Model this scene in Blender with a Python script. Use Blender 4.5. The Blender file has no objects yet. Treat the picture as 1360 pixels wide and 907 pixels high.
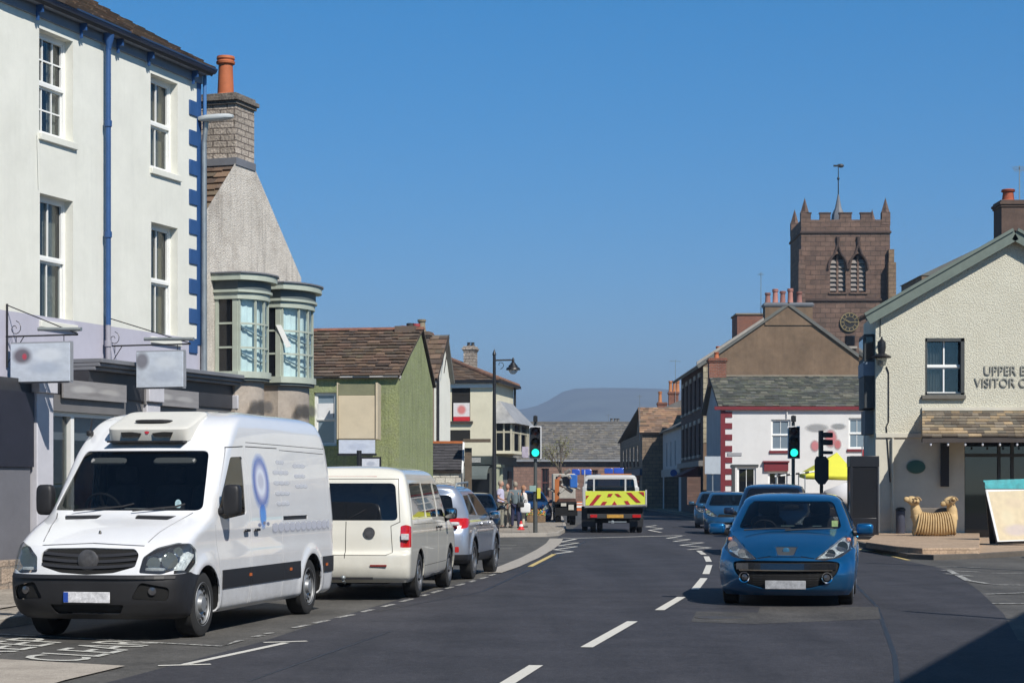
import bpy, bmesh, math, random
import numpy as np
from mathutils import Vector, Matrix
from mathutils.bvhtree import BVHTree
from mathutils.interpolate import poly_3d_calc
R = math.radians
rng = random.Random(7)
scn = bpy.context.scene
COL = scn.collection
# ------------------------------------------------------------------ camera, sky, sun, exposure
F, CX, HY, H = 2600.0, 680.0, 646.0, 1.65      # focal length in photo pixels, principal column, horizon row, eye height
cam_d = bpy.data.cameras.new('camera'); cam = bpy.data.objects.new('camera', cam_d); COL.objects.link(cam)
cam.location = (0, 0, H); cam.rotation_euler = (R(90), 0, 0)
cam_d.sensor_width = 36; cam_d.lens = F / 1360 * 36
cam_d.shift_y = (HY - 453.5) / 1360
cam_d.clip_start = 0.3; cam_d.clip_end = 30000
scn.camera = cam
SUN_AZ = (0.55, -0.835)      # horizontal direction towards the sun
SUN_EL = 44.0
world = bpy.data.worlds.new("World"); scn.world = world; world.use_nodes = True
nt = world.node_tree; nt.nodes.clear()
wo = nt.nodes.new('ShaderNodeOutputWorld'); bg = nt.nodes.new('ShaderNodeBackground'); sky = nt.nodes.new('ShaderNodeTexSky')
sky.sky_type = 'NISHITA'; sky.sun_disc = False
sky.sun_elevation = R(SUN_EL); sky.sun_rotation = math.atan2(SUN_AZ[0], SUN_AZ[1])
sky.air_density = 0.8; sky.dust_density = 0.0; sky.ozone_density = 5.0; sky.altitude = 1500
bg.inputs['Strength'].default_value = 0.15
hs = nt.nodes.new('ShaderNodeHueSaturation'); hs.inputs['Saturation'].default_value = 1.68; hs.inputs['Value'].default_value = 1.45
gm = nt.nodes.new('ShaderNodeGamma'); gm.inputs[1].default_value = .65
nt.links.new(sky.outputs[0], gm.inputs[0]); nt.links.new(gm.outputs[0], hs.inputs['Color']);
stc = nt.nodes.new('ShaderNodeTexCoord'); sxy = nt.nodes.new('ShaderNodeSeparateXYZ'); nt.links.new(stc.outputs['Generated'], sxy.inputs[0])
smr = nt.nodes.new('ShaderNodeMapRange'); nt.links.new(sxy.outputs[2], smr.inputs[0]); smr.inputs[1].default_value = .25; smr.inputs[2].default_value = .7; smr.inputs[3].default_value = 1; smr.inputs[4].default_value = .42   # clear spring sky, deepest overhead
svm = nt.nodes.new('ShaderNodeVectorMath'); svm.operation = 'SCALE'; nt.links.new(hs.outputs[0], svm.inputs[0]); nt.links.new(smr.outputs[0], svm.inputs['Scale']); nt.links.new(svm.outputs[0], bg.inputs[0]); nt.links.new(bg.outputs[0], wo.inputs[0])
sd = bpy.data.lights.new('sun', 'SUN'); sd.energy = 5.0; sd.angle = R(0.53); sd.color = (1.0, 0.955, 0.885)
so = bpy.data.objects.new('sun', sd); COL.objects.link(so)
ce = math.cos(R(SUN_EL))
so.rotation_euler = Vector((SUN_AZ[0] * ce, SUN_AZ[1] * ce, math.sin(R(SUN_EL)))).to_track_quat('Z', 'Y').to_euler()
vs = scn.view_settings
vs.view_transform = 'Standard'; vs.look = 'None'; vs.exposure = 0.15; vs.gamma = 1.0
scn.render.engine = 'CYCLES'
scn.cycles.use_denoising = True
scn.cycles.max_bounces = 8; scn.cycles.transparent_max_bounces = 12; scn.cycles.volume_bounces = 0
scn.cycles.caustics_reflective = False; scn.cycles.caustics_refractive = False
# ------------------------------------------------------------------ survey helpers (real positions from sight lines)
def gp(px, py, z=0.0):
 D = (H - z) * F / (py - HY)
 return Vector(((px - CX) / F * D, D, z))
def wp(px, py, D):
 return Vector(((px - CX) / F * D, D, H + (HY - py) / F * D))
class Fr:
 """vertical wall plane: origin o, unit direction d along it (horizontal); outward normal is to the right of d"""
 def __init__(s, o, d, z0=0.0):
  s.o = Vector((o[0], o[1], z0)); d = Vector((d[0], d[1], 0)).normalized(); s.d = d; s.n = Vector((d.y, -d.x, 0))
 def p(s, u, out=0.0, z=0.0):
  return s.o + s.d * u + s.n * out + Vector((0, 0, z - 0 * s.o.z))
 def u(s, px, out=0.0):
  k = (px - CX) / F; o = s.o + s.n * out
  return (k * o.y - o.x) / (s.d.x - k * s.d.y)
 def z(s, px, py, out=0.0):
  q = s.p(s.u(px, out), out)
  return H + (HY - py) / F * q.y - s.o.z
 def rot(s):
  return math.atan2(s.d.y, s.d.x)
# ------------------------------------------------------------------ tagging
def tag(o, label=None, cat=None, group=None, kind=None):
 if label: o['label'] = label
 if cat: o['category'] = cat
 if group: o['group'] = group
 if kind: o['kind'] = kind
 return o
def empty(name, loc, rz=0.0, label=None, cat=None, group=None, scale=1.0):
 o = bpy.data.objects.new(name, None); COL.objects.link(o)
 o.location = loc; o.rotation_euler = (0, 0, rz); o.empty_display_size = .2
 o.scale = (scale,) * 3
 o['_m'] = 0
 del o['_m']
 ROOTM[o.name] = Matrix.Translation(Vector(loc)) @ Matrix.Rotation(rz, 4, 'Z') @ Matrix.Scale(scale, 4)
 return tag(o, label, cat, group)
ROOTM = {}
def root_matrix(o):
 while o.parent is not None: o = o.parent
 return ROOTM.get(o.name, Matrix.Identity(4))
def auto_uv(me):
 uv = me.uv_layers.new(name='UVMap')
 n = len(me.loops)
 co = np.empty(len(me.vertices) * 3); me.vertices.foreach_get('co', co); co = co.reshape(-1, 3)
 out = np.zeros((n, 2))
 for p in me.polygons:
  nn = p.normal
  if abs(nn.z) > .97: t = Vector((1, 0, 0)); b = Vector((0, 1, 0))
  else:
   t = Vector((-nn.y, nn.x, 0)).normalized(); b = nn.cross(t)
  for li in p.loop_indices:
   c = co[me.loops[li].vertex_index]
   out[li, 0] = c[0] * t.x + c[1] * t.y; out[li, 1] = c[0] * b.x + c[1] * b.y + c[2] * b.z
 uv.data.foreach_set('uv', out.ravel())
class MB:
 def __init__(s):
  s.v = []; s.f = []; s.col = None; s.fc = []
  s.cur = None
 def add(s, vs, fs):
  b = len(s.v); s.v += [Vector(x) for x in vs]; s.f += [tuple(i + b for i in f) for f in fs]
  s.fc += [s.cur] * len(fs)
  return s
 def quad(s, a, b, c, d): return s.add([a, b, c, d], [(0, 1, 2, 3)])
 def poly(s, pts): return s.add(pts, [tuple(range(len(pts)))])
 def hexa(s, p):
  return s.add(p, [(0, 3, 2, 1), (4, 5, 6, 7), (0, 1, 5, 4), (1, 2, 6, 5), (2, 3, 7, 6), (3, 0, 4, 7)])
 def box(s, x0, x1, y0, y1, z0, z1):
  if x1 < x0: x0, x1 = x1, x0
  if y1 < y0: y0, y1 = y1, y0
  if z1 < z0: z0, z1 = z1, z0
  return s.hexa([(x0, y0, z0), (x1, y0, z0), (x1, y1, z0), (x0, y1, z0), (x0, y0, z1), (x1, y0, z1), (x1, y1, z1), (x0, y1, z1)])
 def fbox(s, fr, u0, u1, o0, o1, z0, z1):
  if u1 < u0: u0, u1 = u1, u0
  if o1 < o0: o0, o1 = o1, o0
  if z1 < z0: z0, z1 = z1, z0
  P = fr.p
  return s.hexa([P(u0, o1, z0), P(u1, o1, z0), P(u1, o0, z0), P(u0, o0, z0), P(u0, o1, z1), P(u1, o1, z1), P(u1, o0, z1), P(u0, o0, z1)])
 def prism(s, pts, ext):
  """polygon pts (3d) extruded by vector ext"""
  n = len(pts); e = Vector(ext)
  a = [Vector(p) for p in pts]; b = [p + e for p in a]
  nrm = Vector((0, 0, 0))
  for i in range(n): nrm += a[i].cross(a[(i + 1) % n])
  if nrm.dot(e) > 0: a.reverse(); b.reverse()
  return s.add(a + b, [tuple(range(n)), tuple(range(2 * n - 1, n - 1, -1))] + [(i, n + i, n + (i + 1) % n, (i + 1) % n)[::1] for i in range(n)])
 def cyl(s, p0, p1, r0, r1=None, n=12, caps=True):
  p0 = Vector(p0); p1 = Vector(p1); r1 = r0 if r1 is None else r1
  ax = (p1 - p0).normalized(); t = ax.orthogonal().normalized(); b = ax.cross(t)
  vs = []
  for p, r in ((p0, r0), (p1, r1)):
   for i in range(n):
    a = 2 * math.pi * i / n; vs.append(p + t * (r * math.cos(a)) + b * (r * math.sin(a)))
  fs = [(i, (i + 1) % n, n + (i + 1) % n, n + i) for i in range(n)]
  if caps: fs += [tuple(range(n - 1, -1, -1)), tuple(range(n, 2 * n))]
  return s.add(vs, fs)
 def tube(s, pts, r, n=8):
  for a, b in zip(pts[:-1], pts[1:]): s.cyl(a, b, r, r, n)
  return s
 def lathe(s, c, prof, n=20, axis=(0, 0, 1), caps=True):
  """prof: (radius, height) list round axis through c"""
  c = Vector(c); ax = Vector(axis).normalized()
  t = Vector((1, 0, 0)) if abs(ax.z) > .9 else Vector((0, 0, 1)); b = ax.cross(t)
  vs = []; m = len(prof)
  for (r, h) in prof:
   for i in range(n):
    a = 2 * math.pi * i / n; vs.append(c + ax * h + t * (r * math.cos(a)) + b * (r * math.sin(a)))
  fs = []
  for j in range(m - 1):
   for i in range(n):
    fs.append((j * n + i, j * n + (i + 1) % n, (j + 1) * n + (i + 1) % n, (j + 1) * n + i))
  if abs(prof[0][0] - prof[-1][0]) < 1e-4: caps = caps and len(prof) == 2
  if caps and prof[0][0] > 1e-4: fs.append(tuple(range(n - 1, -1, -1)))
  if caps and prof[-1][0] > 1e-4: fs.append(tuple(range((m - 1) * n, m * n)))
  return s.add(vs, fs)
 def sq(s, c, r, e1=.4, e2=.4, nu=16, nv=10, M=None):
  """superquadric (rounded box / ellipsoid), radii r"""
  def pw(x, e): return math.copysign(abs(x) ** e, x)
  vs = []; M = M or Matrix.Identity(3)
  for j in range(nv + 1):
   ph = -math.pi / 2 + math.pi * j / nv
   for i in range(nu):
    th = 2 * math.pi * i / nu
    q = Vector((r[0] * pw(math.cos(ph), e1) * pw(math.cos(th), e2), r[1] * pw(math.cos(ph), e1) * pw(math.sin(th), e2), r[2] * pw(math.sin(ph), e1)))
    vs.append(Vector(c) + M @ q)
  fs = [(j * nu + i, j * nu + (i + 1) % nu, (j + 1) * nu + (i + 1) % nu, (j + 1) * nu + i) for j in range(nv) for i in range(nu)]
  return s.add(vs, fs)
 def build(s, name, mat, parent=None, local=False, smooth=35, bevel=0.0, fix=True, uv=True):
  me = bpy.data.meshes.new(name)
  vs = s.v
  if parent is not None and not local:
   inv = root_matrix(parent).inverted(); vs = [inv @ v for v in vs]
  me.from_pydata([tuple(v) for v in vs], [], s.f)
  bm = bmesh.new(); bm.from_mesh(me)
  lay = None
  m0 = mat if not isinstance(mat, (list, tuple)) else mat[0]
  if any(c is not None for c in s.fc) or 'attr' in m0:
   lay = bm.loops.layers.float_color.new('Col')
   bm.faces.ensure_lookup_table()
   for i, f in enumerate(bm.faces):
    c = s.fc[i] or (1, 1, 1)
    for l in f.loops: l[lay] = (c[0], c[1], c[2], 1)
  bmesh.ops.remove_doubles(bm, verts=bm.verts, dist=1e-6) if fix else None
  if fix:
   bad = [f for f in bm.faces if f.calc_area() < 1e-9]
   if bad: bmesh.ops.delete(bm, geom=bad, context='FACES')
   bmesh.ops.recalc_face_normals(bm, faces=bm.faces)
  bm.to_mesh(me); bm.free()
  if uv: auto_uv(me)
  me.polygons.foreach_set('use_smooth', [True] * len(me.polygons))
  me.set_sharp_from_angle(angle=R(smooth))
  if isinstance(mat, (list, tuple)):
   for m in mat: me.materials.append(m)
  else: me.materials.append(mat)
  o = bpy.data.objects.new(name, me); COL.objects.link(o)
  if parent is not None: o.parent = parent
  if bevel > 0:
   md = o.modifiers.new('edge', 'BEVEL'); md.width = bevel; md.segments = 2; md.limit_method = 'ANGLE'; md.angle_limit = R(40)
  return o
def copy_tree(o, parent=None):
 c = o.copy(); COL.objects.link(c)
 if parent is not None: c.parent = parent
 for ch in list(o.children): copy_tree(ch, c)
 return c
# ------------------------------------------------------------------ materials
MATS = {}
def _new(name):
 m = bpy.data.materials.new(name); m.use_nodes = True; t = m.node_tree; t.nodes.clear()
 out = t.nodes.new('ShaderNodeOutputMaterial'); b = t.nodes.new('ShaderNodeBsdfPrincipled'); t.links.new(b.outputs[0], out.inputs[0])
 MATS[name] = m
 return m, t, b
def N(t, kind, **kw):
 n = t.nodes.new(kind)
 for k, v in kw.items():
  if k in n.inputs: n.inputs[k].default_value = v
  else: setattr(n, k, v)
 return n
def mixc(t, fac, a, b, blend='MIX'):
 n = t.nodes.new('ShaderNodeMix'); n.data_type = 'RGBA'; n.blend_type = blend
 for sock, v in ((n.inputs[0], fac), (n.inputs[6], a), (n.inputs[7], b)):
  if hasattr(v, 'links') or hasattr(v, 'is_linked'): t.links.new(v, sock)
  elif isinstance(v, (int, float)): sock.default_value = v
  else: sock.default_value = (v[0], v[1], v[2], 1)
 return n.outputs[2]
def ramp(t, src, p0, p1, c0=(0, 0, 0), c1=(1, 1, 1)):
 n = t.nodes.new('ShaderNodeValToRGB'); e = n.color_ramp.elements
 e[0].position = p0; e[1].position = p1; e[0].color = (*c0, 1); e[1].color = (*c1, 1)
 t.links.new(src, n.inputs[0]); return n.outputs[0]
def sc3(c, k): return tuple(min(1, x * k) for x in c)
def mat(name, col, rough=.7, var=.12, vs=2.0, bump=0.0, bs=40.0, bd=.01, metal=0.0, coat=0.0, spec=.5, streak=0.0, speck=0.0, sps=120., attr=False, stain=None, stain_amt=.5, stain_s=1.2, rvar=0.0):
 if name in MATS: return MATS[name]
 m, t, b = _new(name)
 tc = N(t, 'ShaderNodeTexCoord'); L = t.links.new
 n1 = N(t, 'ShaderNodeTexNoise', Scale=vs, Detail=6.0, Roughness=.65); L(tc.outputs['Object'], n1.inputs['Vector'])
 fac = ramp(t, n1.outputs[0], .3, .7)
 c = mixc(t, fac, sc3(col, 1 - var), sc3(col, 1 + var))
 if speck:
  n2 = N(t, 'ShaderNodeTexNoise', Scale=sps, Detail=3.0); L(tc.outputs['Object'], n2.inputs['Vector'])
  c = mixc(t, ramp(t, n2.outputs[0], .35, .65), c, mixc(t, .5, sc3(col, 1 - speck), sc3(col, 1 - speck)), 'MIX') if speck < 0 else mixc(t, speck, c, mixc(t, ramp(t, n2.outputs[0], .38, .62), sc3(col, .45), sc3(col, 1.7)))
 if var and not attr and not metal and not coat:
  n6 = N(t, 'ShaderNodeTexNoise', Scale=vs * 6.3, Detail=8.0, Roughness=.75); L(tc.outputs['Object'], n6.inputs['Vector'])
  c = mixc(t, .5, c, mixc(t, 1.0, c, ramp(t, n6.outputs[0], .3, .7, (1 - var * .8,) * 3, (1 + var * .8,) * 3), 'MULTIPLY'))
 if stain:
  n4 = N(t, 'ShaderNodeTexNoise', Scale=stain_s, Detail=8.0, Roughness=.7); L(tc.outputs['Object'], n4.inputs['Vector'])
  f4 = ramp(t, n4.outputs[0], .48, .72)
  mm = N(t, 'ShaderNodeMath', operation='MULTIPLY'); L(f4, mm.inputs[0]); mm.inputs[1].default_value = stain_amt
  c = mixc(t, mm.outputs[0], c, stain)
 if streak:
  mp = N(t, 'ShaderNodeMapping'); mp.inputs['Scale'].default_value = (3.2, 3.2, .25); L(tc.outputs['Object'], mp.inputs[0])
  n3 = N(t, 'ShaderNodeTexNoise', Scale=1.6, Detail=7.0, Roughness=.7); L(mp.outputs[0], n3.inputs['Vector'])
  f3 = ramp(t, n3.outputs[0], .5, .75)
  mm = N(t, 'ShaderNodeMath', operation='MULTIPLY'); L(f3, mm.inputs[0]); mm.inputs[1].default_value = streak
  c = mixc(t, mm.outputs[0], c, sc3(col, .45))
 if attr:
  m['attr'] = 1; at = N(t, 'ShaderNodeAttribute', attribute_name='Col'); c = mixc(t, 1.0, c, at.outputs[0], 'MULTIPLY')
 L(c, b.inputs['Base Color'])
 b.inputs['Roughness'].default_value = rough; b.inputs['Metallic'].default_value = metal
 if rvar:
  mr = N(t, 'ShaderNodeMapRange'); L(n1.outputs[0], mr.inputs[0]); mr.inputs[3].default_value = max(0.02, rough - rvar); mr.inputs[4].default_value = rough + rvar
  L(mr.outputs[0], b.inputs['Roughness'])
 b.inputs['Specular IOR Level'].default_value = spec
 b.inputs['Coat Weight'].default_value = coat; b.inputs['Coat Roughness'].default_value = .03
 if bump:
  nb = N(t, 'ShaderNodeTexNoise', Scale=bs, Detail=4.0, Roughness=.6); L(tc.outputs['Object'], nb.inputs['Vector'])
  bp = N(t, 'ShaderNodeBump', Strength=bump, Distance=bd); L(nb.outputs[0], bp.inputs['Height']); L(bp.outputs[0], b.inputs['Normal'])
 return m
def brick(name, c1, c2, mortar, w=.4, h=.2, ms=.012, rough=.9, bump=.6, var=.25, off=.5, bd=.02, stain=None, stain_amt=.5, rugged=.5):
 if name in MATS: return MATS[name]
 m, t, b = _new(name); L = t.links.new
 tc = N(t, 'ShaderNodeTexCoord')
 wn = N(t, 'ShaderNodeTexNoise', Scale=2.5, Detail=3.0); L(tc.outputs['UV'], wn.inputs['Vector'])
 vm = N(t, 'ShaderNodeVectorMath', operation='MULTIPLY_ADD'); L(wn.outputs['Color'], vm.inputs[0])
 vm.inputs[1].default_value = (w * .25 * rugged, h * .35 * rugged, 0); L(tc.outputs['UV'], vm.inputs[2])
 br = N(t, 'ShaderNodeTexBrick'); L(vm.outputs[0], br.inputs['Vector'])
 br.inputs['Scale'].default_value = 1.0; br.inputs['Brick Width'].default_value = w; br.inputs['Row Height'].default_value = h
 br.inputs['Mortar Size'].default_value = ms; br.inputs['Mortar Smooth'].default_value = .3; br.offset = off
 br.inputs['Color1'].default_value = (*c1, 1); br.inputs['Color2'].default_value = (*c2, 1); br.inputs['Mortar'].default_value = (*mortar, 1)
 n1 = N(t, 'ShaderNodeTexNoise', Scale=1.7, Detail=7.0, Roughness=.7); L(tc.outputs['Object'], n1.inputs['Vector'])
 c = mixc(t, 1.0, br.outputs[0], ramp(t, n1.outputs[0], .25, .75, (1 - var,) * 3, (1 + var,) * 3), 'MULTIPLY')
 n2 = N(t, 'ShaderNodeTexNoise', Scale=26.0, Detail=4.0); L(tc.outputs['Object'], n2.inputs['Vector'])
 c = mixc(t, .6, c, mixc(t, 1.0, c, ramp(t, n2.outputs[0], .3, .7, (.55,) * 3, (1.4,) * 3), 'MULTIPLY'))
 if stain:
  n4 = N(t, 'ShaderNodeTexNoise', Scale=.9, Detail=8.0, Roughness=.7); L(tc.outputs['Object'], n4.inputs['Vector'])
  mm = N(t, 'ShaderNodeMath', operation='MULTIPLY'); L(ramp(t, n4.outputs[0], .45, .7), mm.inputs[0]); mm.inputs[1].default_value = stain_amt
  c = mixc(t, mm.outputs[0], c, stain)
 L(c, b.inputs['Base Color']); b.inputs['Roughness'].default_value = rough
 ad = N(t, 'ShaderNodeMath', operation='SUBTRACT'); L(n2.outputs[0], ad.inputs[0]); L(br.outputs['Fac'], ad.inputs[1])
 bp = N(t, 'ShaderNodeBump', Strength=bump, Distance=bd); L(ad.outputs[0], bp.inputs['Height']); L(bp.outputs[0], b.inputs['Normal'])
 return m
def glassm(name, tint=.25, col=(.02, .025, .03), alpha=.5, rough=.02):
 if name in MATS: return MATS[name]
 m, t, b = _new(name); L = t.links.new
 b.inputs['Base Color'].default_value = (*col, 1); b.inputs['Roughness'].default_value = rough; b.inputs['IOR'].default_value = 1.52
 b.inputs['Specular IOR Level'].default_value = .6
 tr = N(t, 'ShaderNodeBsdfTransparent'); tr.inputs[0].default_value = (tint, tint * 1.05, tint * 1.05, 1)
 gl = N(t, 'ShaderNodeBsdfGlossy'); gl.inputs['Roughness'].default_value = rough
 lw = N(t, 'ShaderNodeLayerWeight'); pw = N(t, 'ShaderNodeMath', operation='POWER'); L(lw.outputs['Facing'], pw.inputs[0]); pw.inputs[1].default_value = 4.5; fr = N(t, 'ShaderNodeMath', operation='MULTIPLY_ADD'); L(pw.outputs[0], fr.inputs[0]); fr.inputs[1].default_value = .93; fr.inputs[2].default_value = .07
 mx = N(t, 'ShaderNodeMixShader'); L(fr.outputs[0], mx.inputs[0]); L(tr.outputs[0], mx.inputs[1]); L(gl.outputs[0], mx.inputs[2])
 m2 = N(t, 'ShaderNodeMixShader'); m2.inputs[0].default_value = alpha; L(mx.outputs[0], m2.inputs[1]); L(b.outputs[0], m2.inputs[2])
 out = [n for n in t.nodes if n.type == 'OUTPUT_MATERIAL'][0]; L(m2.outputs[0], out.inputs[0])
 return m
def emit(name, col, s):
 if name in MATS: return MATS[name]
 m, t, b = _new(name); b.inputs['Base Color'].default_value = (*col, 1); b.inputs['Emission Color'].default_value = (*col, 1); b.inputs['Emission Strength'].default_value = s
 return m
def smudge(name, base, blobs, rough=.5, decal=False):
 """a sign face whose print has gone soft: blobs = (u, v, ru, rv, colour, strength) in the face's own 0..1 coordinates"""
 if name in MATS: return MATS[name]
 m, t, b = _new(name); L = t.links.new
 tc = N(t, 'ShaderNodeTexCoord'); at = N(t, 'ShaderNodeAttribute', attribute_name='face01')
 nz = N(t, 'ShaderNodeTexNoise', Scale=7.0, Detail=2.0); L(at.outputs['Vector'], nz.inputs['Vector'])
 c = None
 cur = mixc(t, ramp(t, nz.outputs[0], .35, .65), sc3(base, .93), sc3(base, 1.05)); mask = None
 for (u, v, ru, rv, cc, st) in blobs:
  sub = N(t, 'ShaderNodeVectorMath', operation='SUBTRACT'); L(at.outputs['Vector'], sub.inputs[0]); sub.inputs[1].default_value = (u, v, 0)
  div = N(t, 'ShaderNodeVectorMath', operation='DIVIDE'); L(sub.outputs[0], div.inputs[0]); div.inputs[1].default_value = (ru, rv, 1)
  ln = N(t, 'ShaderNodeVectorMath', operation='LENGTH'); L(div.outputs[0], ln.inputs[0])
  f = ramp(t, ln.outputs['Value'], .55, 1.0, (1, 1, 1), (0, 0, 0))
  mm = N(t, 'ShaderNodeMath', operation='MULTIPLY'); L(f, mm.inputs[0]); mm.inputs[1].default_value = st
  cur = mixc(t, mm.outputs[0] if not decal else f, cur if not (decal and mask is None) else cc, cc)
  mk = N(t, 'ShaderNodeMath', operation='MAXIMUM'); L(mm.outputs[0], mk.inputs[0]); mk.inputs[1].default_value = 0
  if mask is not None: L(mask, mk.inputs[1])
  mask = mk.outputs[0]
 L(cur, b.inputs['Base Color']); b.inputs['Roughness'].default_value = rough
 if decal:
  tr = N(t, 'ShaderNodeBsdfTransparent'); mx = N(t, 'ShaderNodeMixShader'); L(mask, mx.inputs[0]); L(tr.outputs[0], mx.inputs[1]); L(b.outputs[0], mx.inputs[2])
  L(mx.outputs[0], [n for n in t.nodes if n.type == 'OUTPUT_MATERIAL'][0].inputs[0])
 return m
def panel01(name, corners, material, parent, thick=.02):
 """flat board: corners bl, br, tr, tl (world); carries a 0..1 face coordinate for smudge()"""
 bl, br, tr, tl = [Vector(c) for c in corners]
 n = (br - bl).cross(tl - bl).normalized()
 pts = [bl, br, tr, tl]; back = [p - n * thick for p in pts]
 inv = root_matrix(parent).inverted() if parent is not None else Matrix.Identity(4)
 me = bpy.data.meshes.new(name)
 me.from_pydata([tuple(inv @ p) for p in pts + back], [], [(0, 1, 2, 3), (7, 6, 5, 4), (0, 4, 5, 1), (1, 5, 6, 2), (2, 6, 7, 3), (3, 7, 4, 0)])
 a = me.attributes.new('face01', 'FLOAT_VECTOR', 'POINT')
 a.data.foreach_set('vector', [0, 0, 0, 1, 0, 0, 1, 1, 0, 0, 1, 0] * 2)
 me.materials.append(material)
 o = bpy.data.objects.new(name, me); COL.objects.link(o); o.parent = parent
 return o
WHITE = (.78, .77, .73)
M_paint_white = mat('white_gloss_paint', (.78, .78, .75), .35, .04)
M_black_iron = mat('black_iron', (.012, .012, .014), .45, .2, bump=.1)
M_glass_win = glassm('window_glass', .75, (.02, .025, .03), .12)
M_glass_bow = glassm('clear_window_glass', .92, (.3, .33, .35), .06)
M_glass_dark = glassm('dark_window_glass', .3, (.012, .014, .018), .8)
M_lead = mat('lead_sheet', (.16, .165, .18), .5, .15)
M_dark_room = mat('dark_interior', (.015, .014, .013), .9, .2)
M_curtain = mat('net_curtain', (.55, .52, .47), .9, .25, vs=12)
M_blind = mat('cream_blind', (.55, .45, .30), .8, .1)
M_galv = mat('galvanised_steel', (.30, .33, .34), .45, .12, metal=.6, vs=8)
M_terracotta = mat('terracotta', (.42, .12, .045), .75, .15, vs=6)
# ------------------------------------------------------------------ ground, road, pavements, markings, hills
def asphalt(name, base, speck=.5, patch=None, crack=True):
 m, t, b = _new(name); L = t.links.new
 tc = N(t, 'ShaderNodeTexCoord')
 n0 = N(t, 'ShaderNodeTexNoise', Scale=.8, Detail=9.0, Roughness=.72); L(tc.outputs['Object'], n0.inputs['Vector'])
 c = mixc(t, ramp(t, n0.outputs[0], .34, .66), sc3(base, .74), sc3(base, 1.26))
 mp = N(t, 'ShaderNodeMapping'); mp.inputs['Scale'].default_value = (1.1, .06, 1); mp.inputs['Rotation'].default_value = (0, 0, .17); L(tc.outputs['Object'], mp.inputs[0])
 n1 = N(t, 'ShaderNodeTexNoise', Scale=1.3, Detail=5.0); L(mp.outputs[0], n1.inputs['Vector'])      # tyre-polished lanes
 c = mixc(t, .5, c, mixc(t, 1.0, c, ramp(t, n1.outputs[0], .35, .65, (.7,) * 3, (1.25,) * 3), 'MULTIPLY'))
 n2 = N(t, 'ShaderNodeTexNoise', Scale=70.0, Detail=3.0); L(tc.outputs['Object'], n2.inputs['Vector'])
 oi = N(t, 'ShaderNodeTexNoise', Scale=.55, Detail=3.0, Roughness=.8, Distortion=1.5); L(mp.outputs[0], oi.inputs['Vector']); c = mixc(t, ramp(t, oi.outputs[0], .62, .72, (0, 0, 0), (.45,) * 3), c, sc3(base, .5))
 c = mixc(t, speck, c, mixc(t, 1.0, c, ramp(t, n2.outputs[0], .36, .66, (.35,) * 3, (1.9, 1.85, 1.75)), 'MULTIPLY'))
 n5 = N(t, 'ShaderNodeTexNoise', Scale=11.0, Detail=6.0, Roughness=.7); L(tc.outputs['Object'], n5.inputs['Vector'])
 c = mixc(t, .6, c, mixc(t, 1.0, c, ramp(t, n5.outputs[0], .35, .7, (.65,) * 3, (1.55,) * 3), 'MULTIPLY'))
 ch = N(t, 'ShaderNodeTexVoronoi', Scale=7.0); L(tc.outputs['Object'], ch.inputs['Vector']); c = mixc(t, ramp(t, ch.outputs['Distance'], .05, .09, (.55,) * 3, (0, 0, 0)), c, sc3(base, 3.2))
 vo = N(t, 'ShaderNodeTexVoronoi', Scale=.9, feature='DISTANCE_TO_EDGE')
 wn = N(t, 'ShaderNodeTexNoise', Scale=2.0, Detail=6.0); L(tc.outputs['Object'], wn.inputs['Vector'])
 vm = N(t, 'ShaderNodeVectorMath', operation='MULTIPLY_ADD'); L(wn.outputs['Color'], vm.inputs[0]); vm.inputs[1].default_value = (.9, .9, 0); L(tc.outputs['Object'], vm.inputs[2]); L(vm.outputs[0], vo.inputs['Vector'])
 n3 = N(t, 'ShaderNodeTexNoise', Scale=.22, Detail=2.0); L(tc.outputs['Object'], n3.inputs['Vector'])
 f1 = ramp(t, vo.outputs['Distance'], .004, .016, (1, 1, 1), (0, 0, 0)); f2 = ramp(t, n3.outputs[0], .52, .62)
 mm = N(t, 'ShaderNodeMath', operation='MULTIPLY'); L(f1, mm.inputs[0]); L(f2, mm.inputs[1])
 m3 = N(t, 'ShaderNodeMath', operation='MULTIPLY'); L(mm.outputs[0], m3.inputs[0]); m3.inputs[1].default_value = .6 if crack else 0
 c = mixc(t, m3.outputs[0], c, sc3(base, .3))
 L(c, b.inputs['Base Color']); b.inputs['Roughness'].default_value = .78; b.inputs['Specular IOR Level'].default_value = .35
 bp = N(t, 'ShaderNodeBump', Strength=.55, Distance=.006); L(n2.outputs[0], bp.inputs['Height']); L(bp.outputs[0], b.inputs['Normal'])
 return m
M_road = asphalt('carriageway_asphalt', (.038, .0375, .044), .5, crack=False)
M_bay = asphalt('old_asphalt', (.080, .077, .072), .5)
M_patch = asphalt('repair_asphalt', (.062, .059, .056), .6, crack=False)
def worn_paint(name, col, wear):
 m, t, b = _new(name); L = t.links.new
 tc = N(t, 'ShaderNodeTexCoord')
 n = N(t, 'ShaderNodeTexNoise', Scale=14.0, Detail=8.0, Roughness=.75); L(tc.outputs['Object'], n.inputs['Vector'])
 n2 = N(t, 'ShaderNodeTexNoise', Scale=80.0, Detail=3.0); L(tc.outputs['Object'], n2.inputs['Vector'])
 ad = N(t, 'ShaderNodeMath', operation='MULTIPLY_ADD'); L(n2.outputs[0], ad.inputs[0]); ad.inputs[1].default_value = .35; L(n.outputs[0], ad.inputs[2])
 f = ramp(t, ad.outputs[0], wear, wear + .12)
 c = mixc(t, f, (.10, .10, .10), col)
 L(c, b.inputs['Base Color']); b.inputs['Roughness'].default_value = .7
 bp = N(t, 'ShaderNodeBump', Strength=.4, Distance=.004); L(n2.outputs[0], bp.inputs['Height']); L(bp.outputs[0], b.inputs['Normal'])
 return m
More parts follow.
